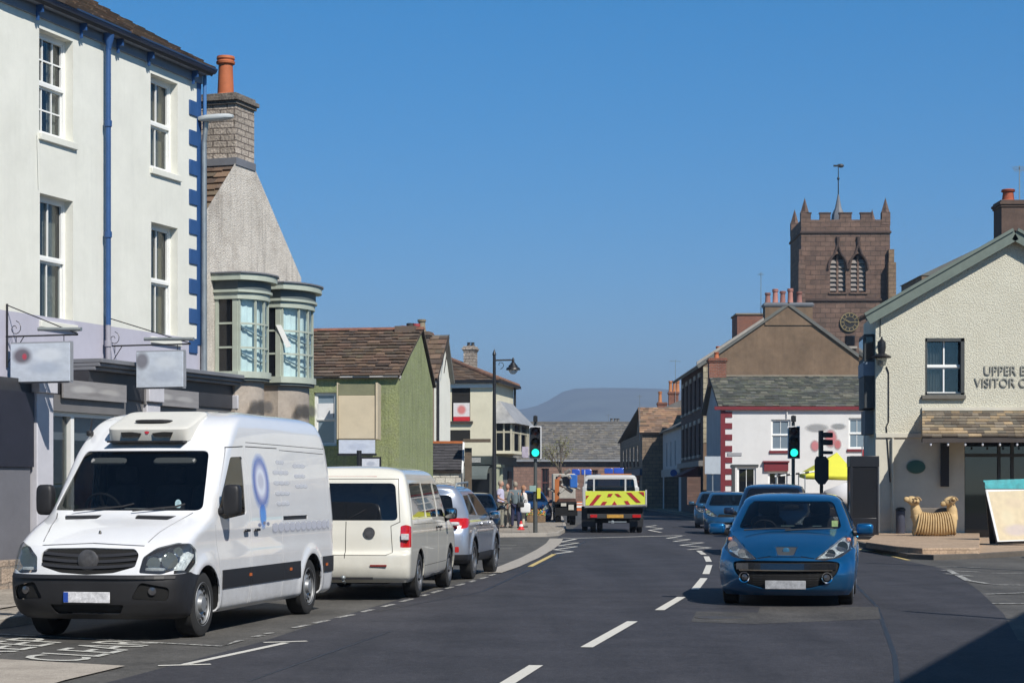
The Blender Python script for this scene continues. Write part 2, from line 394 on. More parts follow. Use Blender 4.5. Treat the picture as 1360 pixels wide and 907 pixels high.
M_mark = worn_paint('road_paint', (.60, .58, .52), .455)
M_mark_worn = worn_paint('worn_road_paint', (.50, .49, .45), .62)
M_mark_y = worn_paint('yellow_road_paint', (.55, .42, .16), .45)
M_flag = brick('pavement_flags', (.33, .29, .24), (.26, .23, .19), (.12, .10, .08), .6, .45, .01, bump=.35, var=.2, rugged=.1)
M_paver = brick('brown_block_paving', (.44, .32, .22), (.36, .26, .175), (.18, .13, .09), .2, .1, .006, bump=.35, var=.2, rugged=.08)
M_kerb = mat('kerb_stone', (.34, .31, .27), .85, .2, vs=3, bump=.4, bs=60, speck=.4)
M_conc = mat('pale_concrete', (.36, .32, .27), .9, .2, vs=2, bump=.4, bs=70, speck=.5, stain=(.14, .12, .10), stain_amt=.6)
M_earth = mat('earth_and_grass', (.09, .11, .045), .95, .4, vs=.02)
def sheet(name, pts, z, m, kind='structure'):
 mb = MB(); mb.poly([(p[0], p[1], z) for p in pts]); o = mb.build(name, m, smooth=60, fix=False)
 if o.data.polygons[0].normal.z < 0: o.data.flip_normals()
 return tag(o, kind=kind)
# one sheet of ground to the horizon
sheet('ground', [(-14000, -300), (14000, -300), (14000, 15000), (-14000, 15000)], -.03, M_earth)
sheet('road', [(-16, -6), (60, -6), (60, 60), (16, 66), (10.4, 72), (10.6, 180), (-60, 186), (-60, 176), (-1, 168), (-2, 66), (-16, 60)], 0.0, M_bay)
bayedge = [(140, 907), (345, 853), (430, 825), (530, 796), (640, 767), (690, 747), (735, 721), (742, 712), (764, 700), (778, 690), (790, 680)]
L_edge = [gp(170, 960)] + [gp(*p) for p in bayedge]
R_edge = [gp(860, 675), gp(905, 690), gp(985, 703), gp(1080, 716), gp(1150, 727), gp(1200, 744), gp(1262, 757), gp(1300, 784), gp(1333, 815), gp(1352, 850), (6.2, 13, 0)]
sheet('carriageway', [(-6.2, 3, 0), (-4.4, 9.5, 0)] + L_edge + R_edge + [(6.2, 3, 0)], .004, M_road)
sheet('repair_patch', [gp(918, 826), gp(1004, 829), gp(1010, 814), gp(925, 812)], .007, M_patch)
sheet('repair_trench', [gp(1000, 829), gp(1170, 822), gp(1166, 806), gp(1010, 806)], .0065, M_patch)
def ribbon(mb, pts, w, z=.009):
 pts = [Vector((p[0], p[1], 0)) for p in pts]; n = len(pts); Ls = []; Rs = []
 for i in range(n):
  d = (pts[min(i + 1, n - 1)] - pts[max(i - 1, 0)]).normalized(); s = Vector((d.y, -d.x, 0)) * (w / 2)
  Ls.append(pts[i] - s); Rs.append(pts[i] + s)
 for i in range(n - 1):
  mb.add([(Rs[i].x, Rs[i].y, z), (Rs[i + 1].x, Rs[i + 1].y, z), (Ls[i + 1].x, Ls[i + 1].y, z), (Ls[i].x, Ls[i].y, z)], [(0, 1, 2, 3)])
def mark(name, segs, w, m=None, z=.009):
 mb = MB()
 for i, s in enumerate(segs): ribbon(mb, [gp(*p) for p in s], w, z)
 o = mb.build(name, m or M_mark, smooth=60, fix=False)
 for p in o.data.polygons:
  pass
 bm = bmesh.new(); bm.from_mesh(o.data)
 for f in bm.faces:
  if f.normal.z < 0: f.normal_flip()
 bm.to_mesh(o.data); bm.free()
 return tag(o, kind='structure')
mark('centre_line_markings', [[(672, 909), (712, 884)], [(779, 860), (840, 825.5)], [(876, 810.5), (905, 793)], [(923, 783), (935, 768)], [(937.5, 762.5), (942, 750.5)], [(941.5, 746), (938, 739)], [(935, 736.5), (928, 731.5)]], .13)
mark('zigzag_markings', [[(734, 736), (760, 732.5), (736, 730), (766, 726), (741, 725), (768, 721), (744, 720), (765, 715.8), (747, 714.2)],
      [(914, 730), (943, 727.5), (904, 724), (934, 720.7), (895, 719), (916, 716.5), (886, 714.8), (905, 712)],
      [(878, 707), (862, 704), (880, 702), (858, 699.5), (872, 697.5)]], .11)
mark('stop_line_marking', [[(764, 714.8), (908, 711)]], .22)
mark('parking_bay_markings', [[(-60, 839), (0, 842.5), (295, 858.5), (320, 850.5)], [(337, 846), (349, 844)], [(353, 842), (362, 840.5)], [(390, 834), (409, 830)], [(416, 828), (436, 824)], [(448, 820.5), (469, 816.5)],
  [(481, 813), (495, 809.5)], [(508, 806), (523, 802.6)], [(532, 799.5), (547, 795.5)], [(560, 791.7), (568, 789.5)], [(573, 787.8), (586, 784)], [(592, 782), (601, 779.5)], [(607, 777.8), (616, 775.2)], [(624, 773), (631, 771)],
  [(638, 769), (647, 766.2)], [(651, 764.5), (657, 762.5)], [(661, 761), (669, 757.8)], [(675, 755), (682, 751.8)]], .085, M_mark_worn, .0085)
mark('bay_end_marking', [[(245, 883), (380, 854)], [(210, 884.5), (280, 882.6)], [(350, 853.6), (408, 851.8)], [(646, 724), (686, 724)], [(650, 729), (680, 728.6)]], .09)
mark('side_road_markings', [[(1243, 753), (1302, 753.7)], [(1259, 757), (1272, 764), (1286, 771.5), (1312, 775.5)], [(1317, 761.5), (1380, 761.5)], [(1319, 777), (1380, 777.5)], [(1311, 789.5), (1380, 787)], [(1318, 802), (1380, 802)], [(1250, 757.6), (1300, 760)], [(1256, 762), (1290, 765.6)]], .12, M_mark_worn, .0125)
mark('yellow_line_marking', [[(704, 752.5), (737, 735.5)]], .11, M_mark_y)
mark('kerbside_line_marking', [[(1138, 728.6), (1170, 735), (1207, 744)]], .1, M_mark_y)
def road_word(text, a, b, up, height):
 """letters painted flat on the road: baseline a->b, tops towards `up`"""
 cu = bpy.data.curves.new('word', 'FONT'); cu.body = text; cu.size = 1; cu.resolution_u = 3
 ob = bpy.data.objects.new('word', cu); COL.objects.link(ob)
 dg = bpy.context.evaluated_depsgraph_get(); me = bpy.data.meshes.new_from_object(ob.evaluated_get(dg))
 bpy.data.objects.remove(ob)
 co = np.array([v.co[:] for v in me.vertices]); x0, x1 = co[:, 0].min(), co[:, 0].max(); y0, y1 = co[:, 1].min(), co[:, 1].max()
 a = Vector(a); b = Vector(b); upv = Vector(up).normalized() * height
 for v in me.vertices:
  q = a + (b - a) * ((v.co.x - x0) / (x1 - x0)) + upv * ((v.co.y - y0) / (y1 - y0)); v.co = (q.x, q.y, .0095)
 me.update(); me.materials.clear(); me.materials.append(M_mark_worn2); o = bpy.data.objects.new('road_lettering', me); COL.objects.link(o)
 bm = bmesh.new(); bm.from_mesh(me)
 for f in bm.faces:
  if f.normal.z < 0: f.normal_flip()
 bm.to_mesh(me); bm.free()
 return tag(o, kind='structure')
M_mark_worn2 = worn_paint('letter_paint', (.56, .55, .5), .52)
_a, _b = gp(101, 880), gp(214, 854); _up = (gp(2, 874) - _a)
road_word('CLEAR', _a, _b, _up, .78)
_off = _up.normalized() * 1.12 + (_b - _a).normalized() * .2
road_word('KEEP', _a + _off, _a + _off + (_b - _a) * .82, _up, .78)
# pavements with real kerbs
def pavement(name, kerb, back, z=.12, m=None, zb=None, kw=.14, km=None):
 """kerb: list of ground points along the kerb face; back: list closing the slab"""
 m = m or M_flag; mb = MB(); n = len(kerb); K = [Vector((p[0], p[1], 0)) for p in kerb]
 def side(i):
  d = (K[min(i + 1, n - 1)] - K[max(i - 1, 0)]).normalized(); return Vector((-d.y, d.x, 0))
 cen = sum((Vector((b[0], b[1], 0)) for b in back), Vector()) / len(back); sgn = 1 if (cen - K[n // 2]).dot(side(n // 2)) > 0 else -1
 I = [K[i] + side(i) * kw * sgn for i in range(n)]
 for i in range(n - 1):
  a, b, c, d = K[i], K[i + 1], I[i + 1], I[i]
  mb.hexa([(a.x, a.y, -.02), (b.x, b.y, -.02), (c.x, c.y, -.02), (d.x, d.y, -.02), (a.x, a.y, z), (b.x, b.y, z), (c.x, c.y, z), (d.x, d.y, z)])
 tag(mb.build('kerb', km or M_kerb, bevel=.015), kind='structure')
 mb = MB(); zb = z if zb is None else zb
 pts = [(p.x, p.y, z - .004) for p in I]; bk = [(b[0], b[1], zb - .004) for b in back]
 allp = pts + list(reversed(bk)); mb.poly(allp)
 bm = bmesh.new(); vs_ = [bm.verts.new(p) for p in allp]; f = bm.faces.new(vs_); bmesh.ops.triangulate(bm, faces=[f])
 for f in bm.faces:
  if f.normal.z < 0: f.normal_flip()
 me = bpy.data.meshes.new(name); bm.to_mesh(me); bm.free(); auto_uv(me); me.materials.append(m)
 o = bpy.data.objects.new(name, me); COL.objects.link(o); return tag(o, kind='structure')
kl = [(-12.5, 3), (-9.5, 10), (-7.3, 16.5), (-6.0, 22.5), (-4.9, 28), (-4.0, 33), (-3.3, 38), (-2.7, 43), (-2.2, 48), (-1.5, 56), (-.9, 62.5), (-.3, 64.0), (1.15, 64.4), (1.6, 66), (2.0, 72), (2.2, 80), (2.6, 100), (2.4, 130), (1.0, 160)]
pavement('left_pavement', kl, [(-24, 3), (-24, 30), (-14, 60), (-14, 120), (-14, 165)])
kr = [gp(1420, 733), gp(1360, 738), gp(1290, 742), gp(1240, 743.5), gp(1205, 742), gp(1180, 736.5), gp(1150, 727.5), gp(1128, 722), gp(1112, 716), gp(1095, 709), gp(1072, 702), gp(1060, 700)]
kr = [p * 1 for p in kr] + [Vector((10.3, 90, 0)), Vector((9.8, 100, 0)), Vector((9.6, 130, 0)), Vector((8.6, 160, 0))]
pavement('right_pavement', kr, [(24, 50), (24, 60), (24, 80), (24, 160)], m=M_paver, km=mat('shadow_side_kerb_stone', (.10, .085, .07), .85, .25, vs=3, bump=.4, bs=60, speck=.4))  # right kerb colour darkened to stand in for its shadow side
# flush concrete channel where the bays end
mb = MB(); ribbon(mb, [gp(652, 761), gp(676, 753), gp(704, 741), (gp(724, 730)), gp(735, 722), gp(739, 715.5)], .42, .016); tag(mb.build('channel_block_strip', M_kerb, fix=False), kind='structure')
sheet('crossover_concrete', [gp(-160, 872), gp(0, 876.5), gp(166, 885.5), gp(85, 905), gp(20, 925), gp(-160, 990)], .014, M_conc)
sheet('forecourt', [(-9.2, 25.0), (-6.3, 25.2), (-6.6, 22.3), (-9.4, 21.0)], .135, M_conc)
def cover(p, r, lab):
 o = empty('manhole_cover', (p.x, p.y, .006), .3, lab, 'manhole cover'); mb = MB(); mb.lathe((0, 0, 0), [(r + .04, 0), (r + .04, .006), (r, .006), (r, .0)], 28, caps=False); mb.build('rim', M_patch, o, local=True, fix=False)
 mb = MB(); mb.lathe((0, 0, 0), [(r, .002), (r, .005), (.0001, .005)], 28); mb.build('lid', mat('cast_iron_lid', (.06, .055, .05), .6, .4, vs=20, bump=.8, bs=45, bd=.01), o, local=True)
cover(gp(958, 820.5), .30, 'worn manhole cover in the pale patch in front of the blue hatchback')
cover(gp(905, 700.5), .32, 'small manhole cover near the far centre zigzags')
for nm, ps, w in (('tar_seam', [(1010, 716), (1120, 760), (1165, 806), (1188, 870), (1195, 940)], .05), ('tar_seam', [(500, 812), (640, 786), (735, 742), (790, 712)], .035), ('tar_seam', [(330, 905), (520, 838)], .03)):
 mb = MB(); ribbon(mb, [gp(*p) for p in ps], w, .0062); tag(mb.build(nm, mat('bitumen_seam', (.018, .018, .019), .5), fix=False), kind='structure')
# far fells
def hills():
 key = [(-400, 575), (300, 562), (560, 552), (640, 548), (680, 545.5), (703, 543.5), (724, 535), (741, 523.5), (753, 518.5), (765, 517.5), (800, 517), (860, 518), (905, 521), (980, 536), (1100, 552), (1400, 560), (2200, 575)]
 kx = [k[0] for k in key]; ky = [k[1] for k in key]
 nx, ny = 160, 34; vs_ = []; fs = []
 rr = random.Random(3)
 for j in range(ny):
  Y = 3000 + 4200 * j / (ny - 1); t = (Y - 3000) / 4200
  for i in range(nx):
   px = -400 + 2600 * i / (nx - 1); X = (px - 680) / F * 6000 * (.858 + .2 * t)
   hh = (646 - np.interp(px, kx, ky)) / F * 6000
   s = math.sin(min(1, t / .71) * math.pi / 2) ** 1.6 if t < .71 else math.cos((t - .71) / .29 * math.pi / 2) ** .6
   z = hh * s - 4 + 6 * math.sin(i * .7 + j * .9) * s * (1 - s)
   vs_.append((X, Y, z))
 for j in range(ny - 1):
  for i in range(nx - 1):
   a = j * nx + i; fs.append((a, a + 1, a + nx + 1, a + nx))
 mb = MB(); mb.add(vs_, fs); return tag(mb.build('hills', mat('moorland', (.10, .12, .10), .95, .5, vs=.006), smooth=180), kind='structure')
hills()
# ------------------------------------------------------------------ building kit
def wall(name, fr, u0, u1, z0, z1, ops, m, parent, reveal=.18, clip=(), out=0.0, zs=()):
 """one wall skin with true openings; ops = (u0, u1, z0, z1); clip = list of (point, normal) removing what lies on the normal's side"""
 us = sorted(set([u0, u1] + [o[0] for o in ops] + [o[1] for o in ops])); zz = sorted(set([z0, z1] + [o[2] for o in ops] + [o[3] for o in ops]))
 us = [u for u in us if u0 <= u <= u1]; zz = [z for z in zz if z0 <= z <= z1]
 mb = MB(); P = lambda u, o, z: fr.p(u, out + o, z)
 for i in range(len(us) - 1):
  for j in range(len(zz) - 1):
   uc = (us[i] + us[i + 1]) / 2; zc = (zz[j] + zz[j + 1]) / 2
   if any(o[0] < uc < o[1] and o[2] < zc < o[3] for o in ops): continue
   mb.quad(P(us[i], 0, zz[j]), P(us[i + 1], 0, zz[j]), P(us[i + 1], 0, zz[j + 1]), P(us[i], 0, zz[j + 1]))
 for (a, b, c, d) in ops:
  r = -reveal
  mb.quad(P(a, 0, c), P(a, 0, d), P(a, r, d), P(a, r, c)); mb.quad(P(b, 0, d), P(b, 0, c), P(b, r, c), P(b, r, d))
  mb.quad(P(a, 0, d), P(b, 0, d), P(b, r, d), P(a, r, d)); mb.quad(P(b, 0, c), P(a, 0, c), P(a, r, c), P(b, r, c))
 bm = bmesh.new(); vs_ = [bm.verts.new(v) for v in mb.v]
 for f in mb.f: bm.faces.new([vs_[i] for i in f])
 bmesh.ops.remove_doubles(bm, verts=bm.verts, dist=1e-5)
 for (pc, pn) in clip:
  bmesh.ops.bisect_plane(bm, geom=bm.verts[:] + bm.edges[:] + bm.faces[:], plane_co=pc, plane_no=pn, clear_outer=True, dist=1e-5)
 out_mb = MB(); bm.verts.ensure_lookup_table(); bm.verts.index_update()
 out_mb.add([v.co.copy() for v in bm.verts], [tuple(v.index for v in f.verts) for f in bm.faces]); bm.free()
 o = out_mb.build(name, m, parent, smooth=20, fix=False)
 return o
def frame_rect(mb, fr, u0, u1, z0, z1, o0, o1, w):
 mb.fbox(fr, u0, u0 + w, o0, o1, z0, z1); mb.fbox(fr, u1 - w, u1, o0, o1, z0, z1)
 mb.fbox(fr, u0 + w, u1 - w, o0, o1, z0, z0 + w); mb.fbox(fr, u0 + w, u1 - w, o0, o1, z1 - w, z1)
def window(fr, u0, u1, z0, z1, parent, back=.14, cols=2, rows=(1, 1), m=None, sash=True, sill=None, glass=None, curtain=None, fw=.06, bar=.025, out=0.0, name='window', room=True):
 m = m or M_paint_white; glass = glass or M_glass_dark; mb = MB(); o1 = out - back; o0 = o1 - .05
 frame_rect(mb, fr, u0, u1, z0, z1, o0, o1, fw)
 a, b, c, d = u0 + fw, u1 - fw, z0 + fw, z1 - fw
 if len(rows) == 2:
  zm = c + (d - c) * rows[0] / sum(rows)
  mb.fbox(fr, a, b, o0 - .03, o1 + .012, zm - .025, zm + .025); segs = [(c, zm - .025, rows[0], -.02), (zm + .025, d, rows[1], 0)]
 else: segs = [(c, d, rows[0], 0)]
 for (s0, s1, nr, dd) in segs:
  if sash: frame_rect(mb, fr, a + .002, b - .002, s0, s1, o0 + dd, o1 - .012 + dd, .035)
  for k in range(1, cols):
   uc = a + (b - a) * k / cols; mb.fbox(fr, uc - bar / 2, uc + bar / 2, o0 + dd + .01, o1 - .014 + dd, s0 + .03, s1 - .03)
  for k in range(1, nr):
   zc = s0 + (s1 - s0) * k / nr; mb.fbox(fr, a + .03, b - .03, o0 + dd + .012, o1 - .016 + dd, zc - bar / 2, zc + bar / 2)
 w = mb.build(name, m, parent, fix=False)
 g = MB(); g.fbox(fr, a - .01, b + .01, o0 - .012, o0 + .004, c - .01, d + .01); g.build('pane', glass, w)
 if room: g = MB(); g.fbox(fr, a - .03, b + .03, o0 - .50, o0 - .45, c - .03, d + .03); g.build('room_shade', M_dark_room, w)
 if curtain:
  g = MB(); k = 14; pts = []
  for (ca, cb) in curtain[1]:
   ua = a + (b - a) * ca; ub = a + (b - a) * cb; vs_ = []
   for i in range(k + 1):
    u = ua + (ub - ua) * i / k; oo = o0 - .1 + .02 * math.sin(i * 2.3); vs_ += [fr.p(u, oo, c), fr.p(u, oo, d)]
   g.add(vs_, [(2 * i, 2 * i + 2, 2 * i + 3, 2 * i + 1) for i in range(k)])
  g.build('curtain', curtain[0], w, fix=False)
 if sill:
  g = MB(); g.fbox(fr, u0 - .06, u1 + .06, out - back, out + .06, z0 - sill[0], z0 - .002); g.build('sill', sill[1], w, bevel=.008)
 return w
def slates(name, parent, a, b, c, d, tw, rh, base, m, seed=1, th=.022, var=.35, rag=.02, lift=.012, tones=None):
 """individual overlapping slates: a-b eaves, d-c ridge"""
 r = random.Random(seed); a, b, c, d = map(Vector, (a, b, c, d)); mb = MB()
 up = ((d - a) + (c - b)) / 2; n = up.cross(b - a).normalized()
 if n.z < 0: n = -n
 rows = max(2, int(round(up.length / rh)))
 for j in range(rows):
  t0 = j / rows; t1 = min(1.0, (j + 1.5) / rows)
  p0 = a.lerp(d, t0); p1 = b.lerp(c, t0); q0 = a.lerp(d, t1); q1 = b.lerp(c, t1); Lr = (p1 - p0).length
  if Lr < .02: continue
  w = tw * (1 - .35 * t0); x = -r.random() * w
  while x < Lr:
   ww = w * r.uniform(.6, 1.4); s0 = max(0, x) / Lr; s1 = min(Lr, x + ww - .006) / Lr; x += ww
   if s1 <= s0: continue
   dl = r.uniform(-rag, rag); sh = (q0 - p0).normalized() * dl
   A = p0.lerp(p1, s0) + sh; B = p0.lerp(p1, s1) + sh; C = q0.lerp(q1, s1); D_ = q0.lerp(q1, s0)
   h = lift * 2 + r.uniform(0, lift) + th
   k = 1 + r.uniform(-var, var)
   tn = r.choice(tones) if tones else (1, 1, 1)
   mb.cur = (k * tn[0], k * tn[1], k * tn[2])
   top = [A + n * h, B + n * h, C + n * .006, D_ + n * .006]; bot = [A + n * (h - th - .012), B + n * (h - th - .012)]
   mb.add(top + bot, [(0, 1, 2, 3), (4, 5, 1, 0), (4, 0, 3), (5, 2, 1)])
 return mb.build(name, m, parent, fix=False, smooth=10)
def slate_mat(name, base, **kw): return mat(name, base, kw.pop('rough', .85), .25, vs=2.2, bump=.5, bs=30, bd=.015, attr=True, speck=.35, sps=60, **kw)
M_slate_brown = slate_mat('brown_stone_slate', (.125, .09, .068), stain=(.16, .13, .08), stain_amt=.4)
M_slate_grey = slate_mat('grey_green_slate', (.125, .125, .115), stain=(.17, .17, .13), stain_amt=.5)
M_slate_far = slate_mat('old_grey_slate', (.135, .13, .125), stain=(.20, .18, .15), stain_amt=.4)
TONE_B = [(1, 1, 1), (1.15, 1.05, .95), (.82, .82, .84), (1.06, .93, .86), (.9, .95, .86), (1.28, 1.18, 1.02)]
def deck(name, parent, a, b, c, d, m, th=.1):
 """solid roof board under the slates (a-b eaves, d-c ridge)"""
 a, b, c, d = map(Vector, (a, b, c, d)); n = (b - a).cross(d - a).normalized()
 if n.z < 0: n = -n
 mb = MB(); mb.prism([a - n * .004, b - n * .004, c - n * .004, d - n * .004], -n * th); return mb.build(name, m, parent, smooth=10)
M_timber_dark = mat('dark_roof_timber', (.05, .04, .035), .8, .2)
def chimney_pot(mb, c, r=.12, h=.6, n=16):
 mb.lathe(c, [(r * 1.25, 0), (r * 1.2, .04), (r, .08), (r * .86, h * .8), (r * 1.12, h * .82), (r * 1.16, h * .87), (r * .98, h * .9), (r * 1.12, h * .94), (r * 1.06, h), (r * .8, h), (r * .78, h - .12), (0.0001, h - .12)], n)
def chimney(parent, fr, u0, u1, o0, o1, z0, z1, m, pots, cap=.07, pot_m=None, name='chimney', potr=.12, poth=.6, capm=None, neck=True):
 mb = MB(); mb.fbox(fr, u0, u1, o0, o1, z0, z1 - .22)
 ch = mb.build(name, m, parent, smooth=20)
 mb = MB(); mb.fbox(fr, u0 - cap * .5, u1 + cap * .5, o0 - cap * .5, o1 + cap * .5, z1 - .22, z1 - .15); mb.fbox(fr, u0 - cap, u1 + cap, o0 - cap, o1 + cap, z1 - .15, z1 - .07); mb.fbox(fr, u0 - cap * .3, u1 + cap * .3, o0 - cap * .3, o1 + cap * .3, z1 - .07, z1)
 mb.build('chimney_cap', capm or m, ch, smooth=20, bevel=.01)
 for (u, o, s) in pots:
  mb = MB(); chimney_pot(mb, fr.p(u, o, z1 - .01), potr * s, poth * s); mb.build('chimney_pot', pot_m or M_terracotta, ch)
 return ch
def aerial(fr_pt, h, n=5, rz=0.4, L=.9, label='', parent=None):
 base = Vector(fr_pt); r = empty('tv_aerial', base, rz, label, 'aerial')
 mb = MB(); mb.cyl((0, 0, 0), (0, 0, h), .022, .016, 6); mb.build('mast', M_galv, r, local=True)
 mb = MB(); mb.cyl((-L / 2, 0, h - .12), (L / 2, 0, h - .12), .014, n=6)
 for i in range(n):
  x = -L / 2 + L * (i + .3) / n; w = .22 - .02 * i; mb.cyl((x, -w, h - .12), (x, w, h - .12), .008, n=5)
 mb.build('antenna', M_galv, r, local=True); return r
def downpipe(parent, pts, r, m, name='downpipe', brackets=()):
 mb = MB(); mb.tube(pts, r, 12)
 for z in brackets:
  p = Vector(pts[0]);
  a = Vector(pts[0]); b = Vector(pts[-1])
  t = (z - a.z) / (b.z - a.z + 1e-9); q = a.lerp(b, t); mb.cyl(q + Vector((0, 0, -.05)), q + Vector((0, 0, .05)), r * 1.35, n=12)
 return mb.build(name, m, parent, fix=False)
def M_render(name, col, **k): return mat(name, col, .88, .06, vs=1.1, bump=.25, bs=35, bd=.008, **k)
M_cream = M_render('cream_render', (.72, .715, .64), stain=(.60, .60, .52), stain_amt=.35, streak=.12)
M_lilac = M_render('pale_lilac_render', (.46, .45, .52), stain=(.36, .35, .42), stain_amt=.4)
M_blue = mat('blue_paint', (.022, .075, .21), .5, .12, vs=4)
M_roughcast = mat('grey_roughcast', (.62, .56, .49), .95, .15, vs=1.4, bump=1.0, bs=34, bd=.03, speck=.4, sps=40, streak=.9, stain=(.33, .28, .23), stain_amt=.7, stain_s=1.8)
M_limestone = brick('chimney_stone', (.50, .43, .36), (.34, .29, .24), (.16, .13, .11), .30, .12, .012, bump=.9, bd=.03, var=.35, rugged=.9, stain=(.12, .11, .10), stain_amt=.5)
M_rubble = brick('sandstone_rubble', (.42, .33, .25), (.30, .23, .175), (.25, .21, .17), .42, .24, .02, bump=.9, bd=.03, var=.35, rugged=1.2, stain=(.2, .15, .12), stain_amt=.5)
# ---- house A : cream terraced house with blue quoins and the shop below
A0 = gp(0, 790); FA = Fr(A0, (.338, 1)); d = FA.d
uA1 = FA.u(266); uL = -5.0
hA = empty('terraced_house', (A0.x, A0.y, 0), FA.rot(), 'cream three storey house with blue corner stones above the shop with hanging signs', 'house')
zt = FA.z(266, 108)
zband0, zband1 = FA.z(0, 414), FA.z(266, 449)
zb = (zband0 + zband1) / 2
ops = []
def px_op(fr, l, t, r_, b_): return (fr.u(l), fr.u(r_), fr.z(l, b_), fr.z(l, t))
w1 = px_op(FA, 52, 36, 97, 176); w2 = px_op(FA, 200, 100, 236, 221); w3 = px_op(FA, 56, 256, 98, 428); w4 = px_op(FA, 203, 296, 236, 445)
w1 = (w1[0], w1[1], w1[2], zt - .22); w2 = (w2[0], w2[1], w1[2], zt - .22)
zl0 = (w3[2] + w4[2]) / 2; zl1 = (w3[3] + w4[3]) / 2
w3 = (w1[0] + .02, w1[1], zl0, zl1); w4 = (w2[0] + .02, w2[1], zl0, zl1)
zc = 3.55
wall('wall', FA, uL, uA1, zb, zt + .1, [w1, w2, (w3[0], w3[1], w3[2], w3[3]), w4], M_cream, hA, .2)
wall('lower_wall', FA, uL, uA1, 2.4, zb, [], M_lilac, hA, .2)
mb = MB(); mb.fbox(FA, uL + .01, uA1 - .01, -6, -.75, 0, zt); mb.build('inner_walls', M_dark_room, hA)
fw = Fr(FA.p(uA1), -FA.n)   # party wall towards the next house
mb = MB(); mb.fbox(FA, uA1 - .25, uA1 - .002, -7, -.02, 0, zt); mb.build('gable_wall', M_cream, hA)
blind = M_blind
window(FA, *w1, hA, back=.15, cols=3, rows=(2, 2), glass=M_glass_win, curtain=(M_curtain, [(.02, .3), (.7, .98)]))
window(FA, *w2, hA, back=.15, cols=2, rows=(1, 1), glass=M_glass_win, curtain=(blind, [(.45, .98)]))
window(FA, *w3, hA, back=.15, cols=2, rows=(1, 1), glass=M_glass_win, curtain=(M_curtain, [(.0, .25), (.55, .98)]))
window(FA, *w4, hA, back=.15, cols=2, rows=(1, 1), glass=M_glass_win, curtain=(blind, [(.0, .3), (.6, .98)]))
mb = MB()
for w in (w1, w2, w3, w4): mb.fbox(FA, w[0] - .02, w[1] + .06, -.12, .045, w[2] - .13, w[2] - .003)
for k, w in enumerate((w1, w2, w3, w4)):
 s = MB(); s.fbox(FA, w[0] - .02, w[1] + .08, -.13, .05, w[2] - .11, w[2] - .003); s.build('window_sill', M_cream, hA, bevel=.008)
# quoins: blue strip and alternating blocks
mb = MB(); mb.fbox(FA, uA1 - .14, uA1 + .012, -.4, .014, zb - .1, zt); mb.build('corner_strip', M_blue, hA)
zq = zt - .42; k = 0
step = .54
while zq > zb + .0:
 s = MB(); s.fbox(FA, uA1 - .44, uA1 - .145, -.04, .026, zq - .27, zq); s.build('quoin', M_blue, hA, bevel=.006); zq -= step
# eaves: soffit, brackets, gutter, roof
mb = MB(); mb.fbox(FA, uL, uA1 + .05, -.3, .20, zt + .1, zt + .14); mb.fbox(FA, uL, uA1, .002, .05, zt - .06, zt + .1); mb.build('soffit', mat('grey_blue_soffit', (.16, .19, .24), .6, .1), hA)
for px in (45, 103, 152, 193, 252):
 u = FA.u(px); s = MB(); s.fbox(FA, u - .02, u + .02, .05, .17, zt - .02, zt + .1); s.fbox(FA, u - .02, u + .02, .05, .09, zt - .14, zt - .02); s.build('gutter_bracket', M_blue, hA)
mb = MB(); seg = 10
prof = [(.14 + .075 * math.cos(a), zt + .20 + .075 * math.sin(a)) for a in [math.pi + math.pi * i / 8 for i in range(9)]]
pts0 = [FA.p(uL, o + .07, z) for o, z in prof]; pts1 = [FA.p(uA1 + .12, o + .07, z) for o, z in prof]
for i in range(8): mb.quad(pts0[i], pts1[i], pts1[i + 1], pts0[i + 1])
mb.fbox(FA, uL, uA1 + .12, .115, .135, zt + .12, zt + .215); mb.fbox(FA, uL, uA1 + .12, .28, .295, zt + .19, zt + .22)
mb.poly(pts1); mb.build('gutter', mat('navy_gutter_paint', (.02, .04, .09), .4, .1), hA, fix=False)
a_, b_ = FA.p(uL, .26, zt + .17), FA.p(uA1 + .06, .26, zt + .17); c_, d_ = FA.p(uA1 + .06, -3.2, zt + 2.1), FA.p(uL, -3.2, zt + 2.1)
slates('roof', hA, a_, b_, c_, d_, .42, .28, None, M_slate_brown, 3, th=.035, var=.3, rag=.03, lift=.02, tones=TONE_B)
deck('roof_deck', hA, a_, b_, c_, d_, M_timber_dark)
e_, f_ = FA.p(uL, -6.8, zt + .1), FA.p(uA1 + .06, -6.8, zt + .1)
deck('rear_roof', hA, f_, e_, d_, c_, M_slate_brown)
ud = FA.u(136)
mb = MB(); mb.lathe(FA.p(ud, .12, zt - .16), [(.045, 0), (.05, .06), (.085, .16), (.10, .28), (.1, .3)], 12); mb.tube([FA.p(ud, .11, zt - .12), FA.p(ud, .11, FA.z(136, 432))], .045, 12)
for y in (165, 312): mb.cyl(FA.p(ud, .11, FA.z(136, y) - .05), FA.p(ud, .11, FA.z(136, y) + .05), .062, n=12)
mb.build('downpipe', M_blue, hA)
mb = MB(); mb.tube([FA.p(ud, .11, FA.z(136, 432)), FA.p(ud, .11, 3.7)], .044, 12); mb.cyl(FA.p(ud, .11, 3.98), FA.p(ud, .11, 4.08), .06, n=12); mb.build('lower_downpipe', mat('grey_lilac_paint', (.3, .29, .33), .6, .1), hA)
ue = uA1 - .05
mb = MB(); mb.tube([FA.p(uA1 + .06, .06, zt + .1), FA.p(uA1 + .06, .06, zt - 1.0)], .035, 10); mb.build('corner_pipe', mat('bright_blue_paint', (.06, .17, .38), .5, .1), hA)
# telephone wires down the wall
mb = MB(); mb.tube([FA.p(FA.u(48), .02, FA.z(48, 178)), FA.p(FA.u(50), .02, FA.z(50, 250))], .006, 5); mb.build('cable', M_cream, hA)
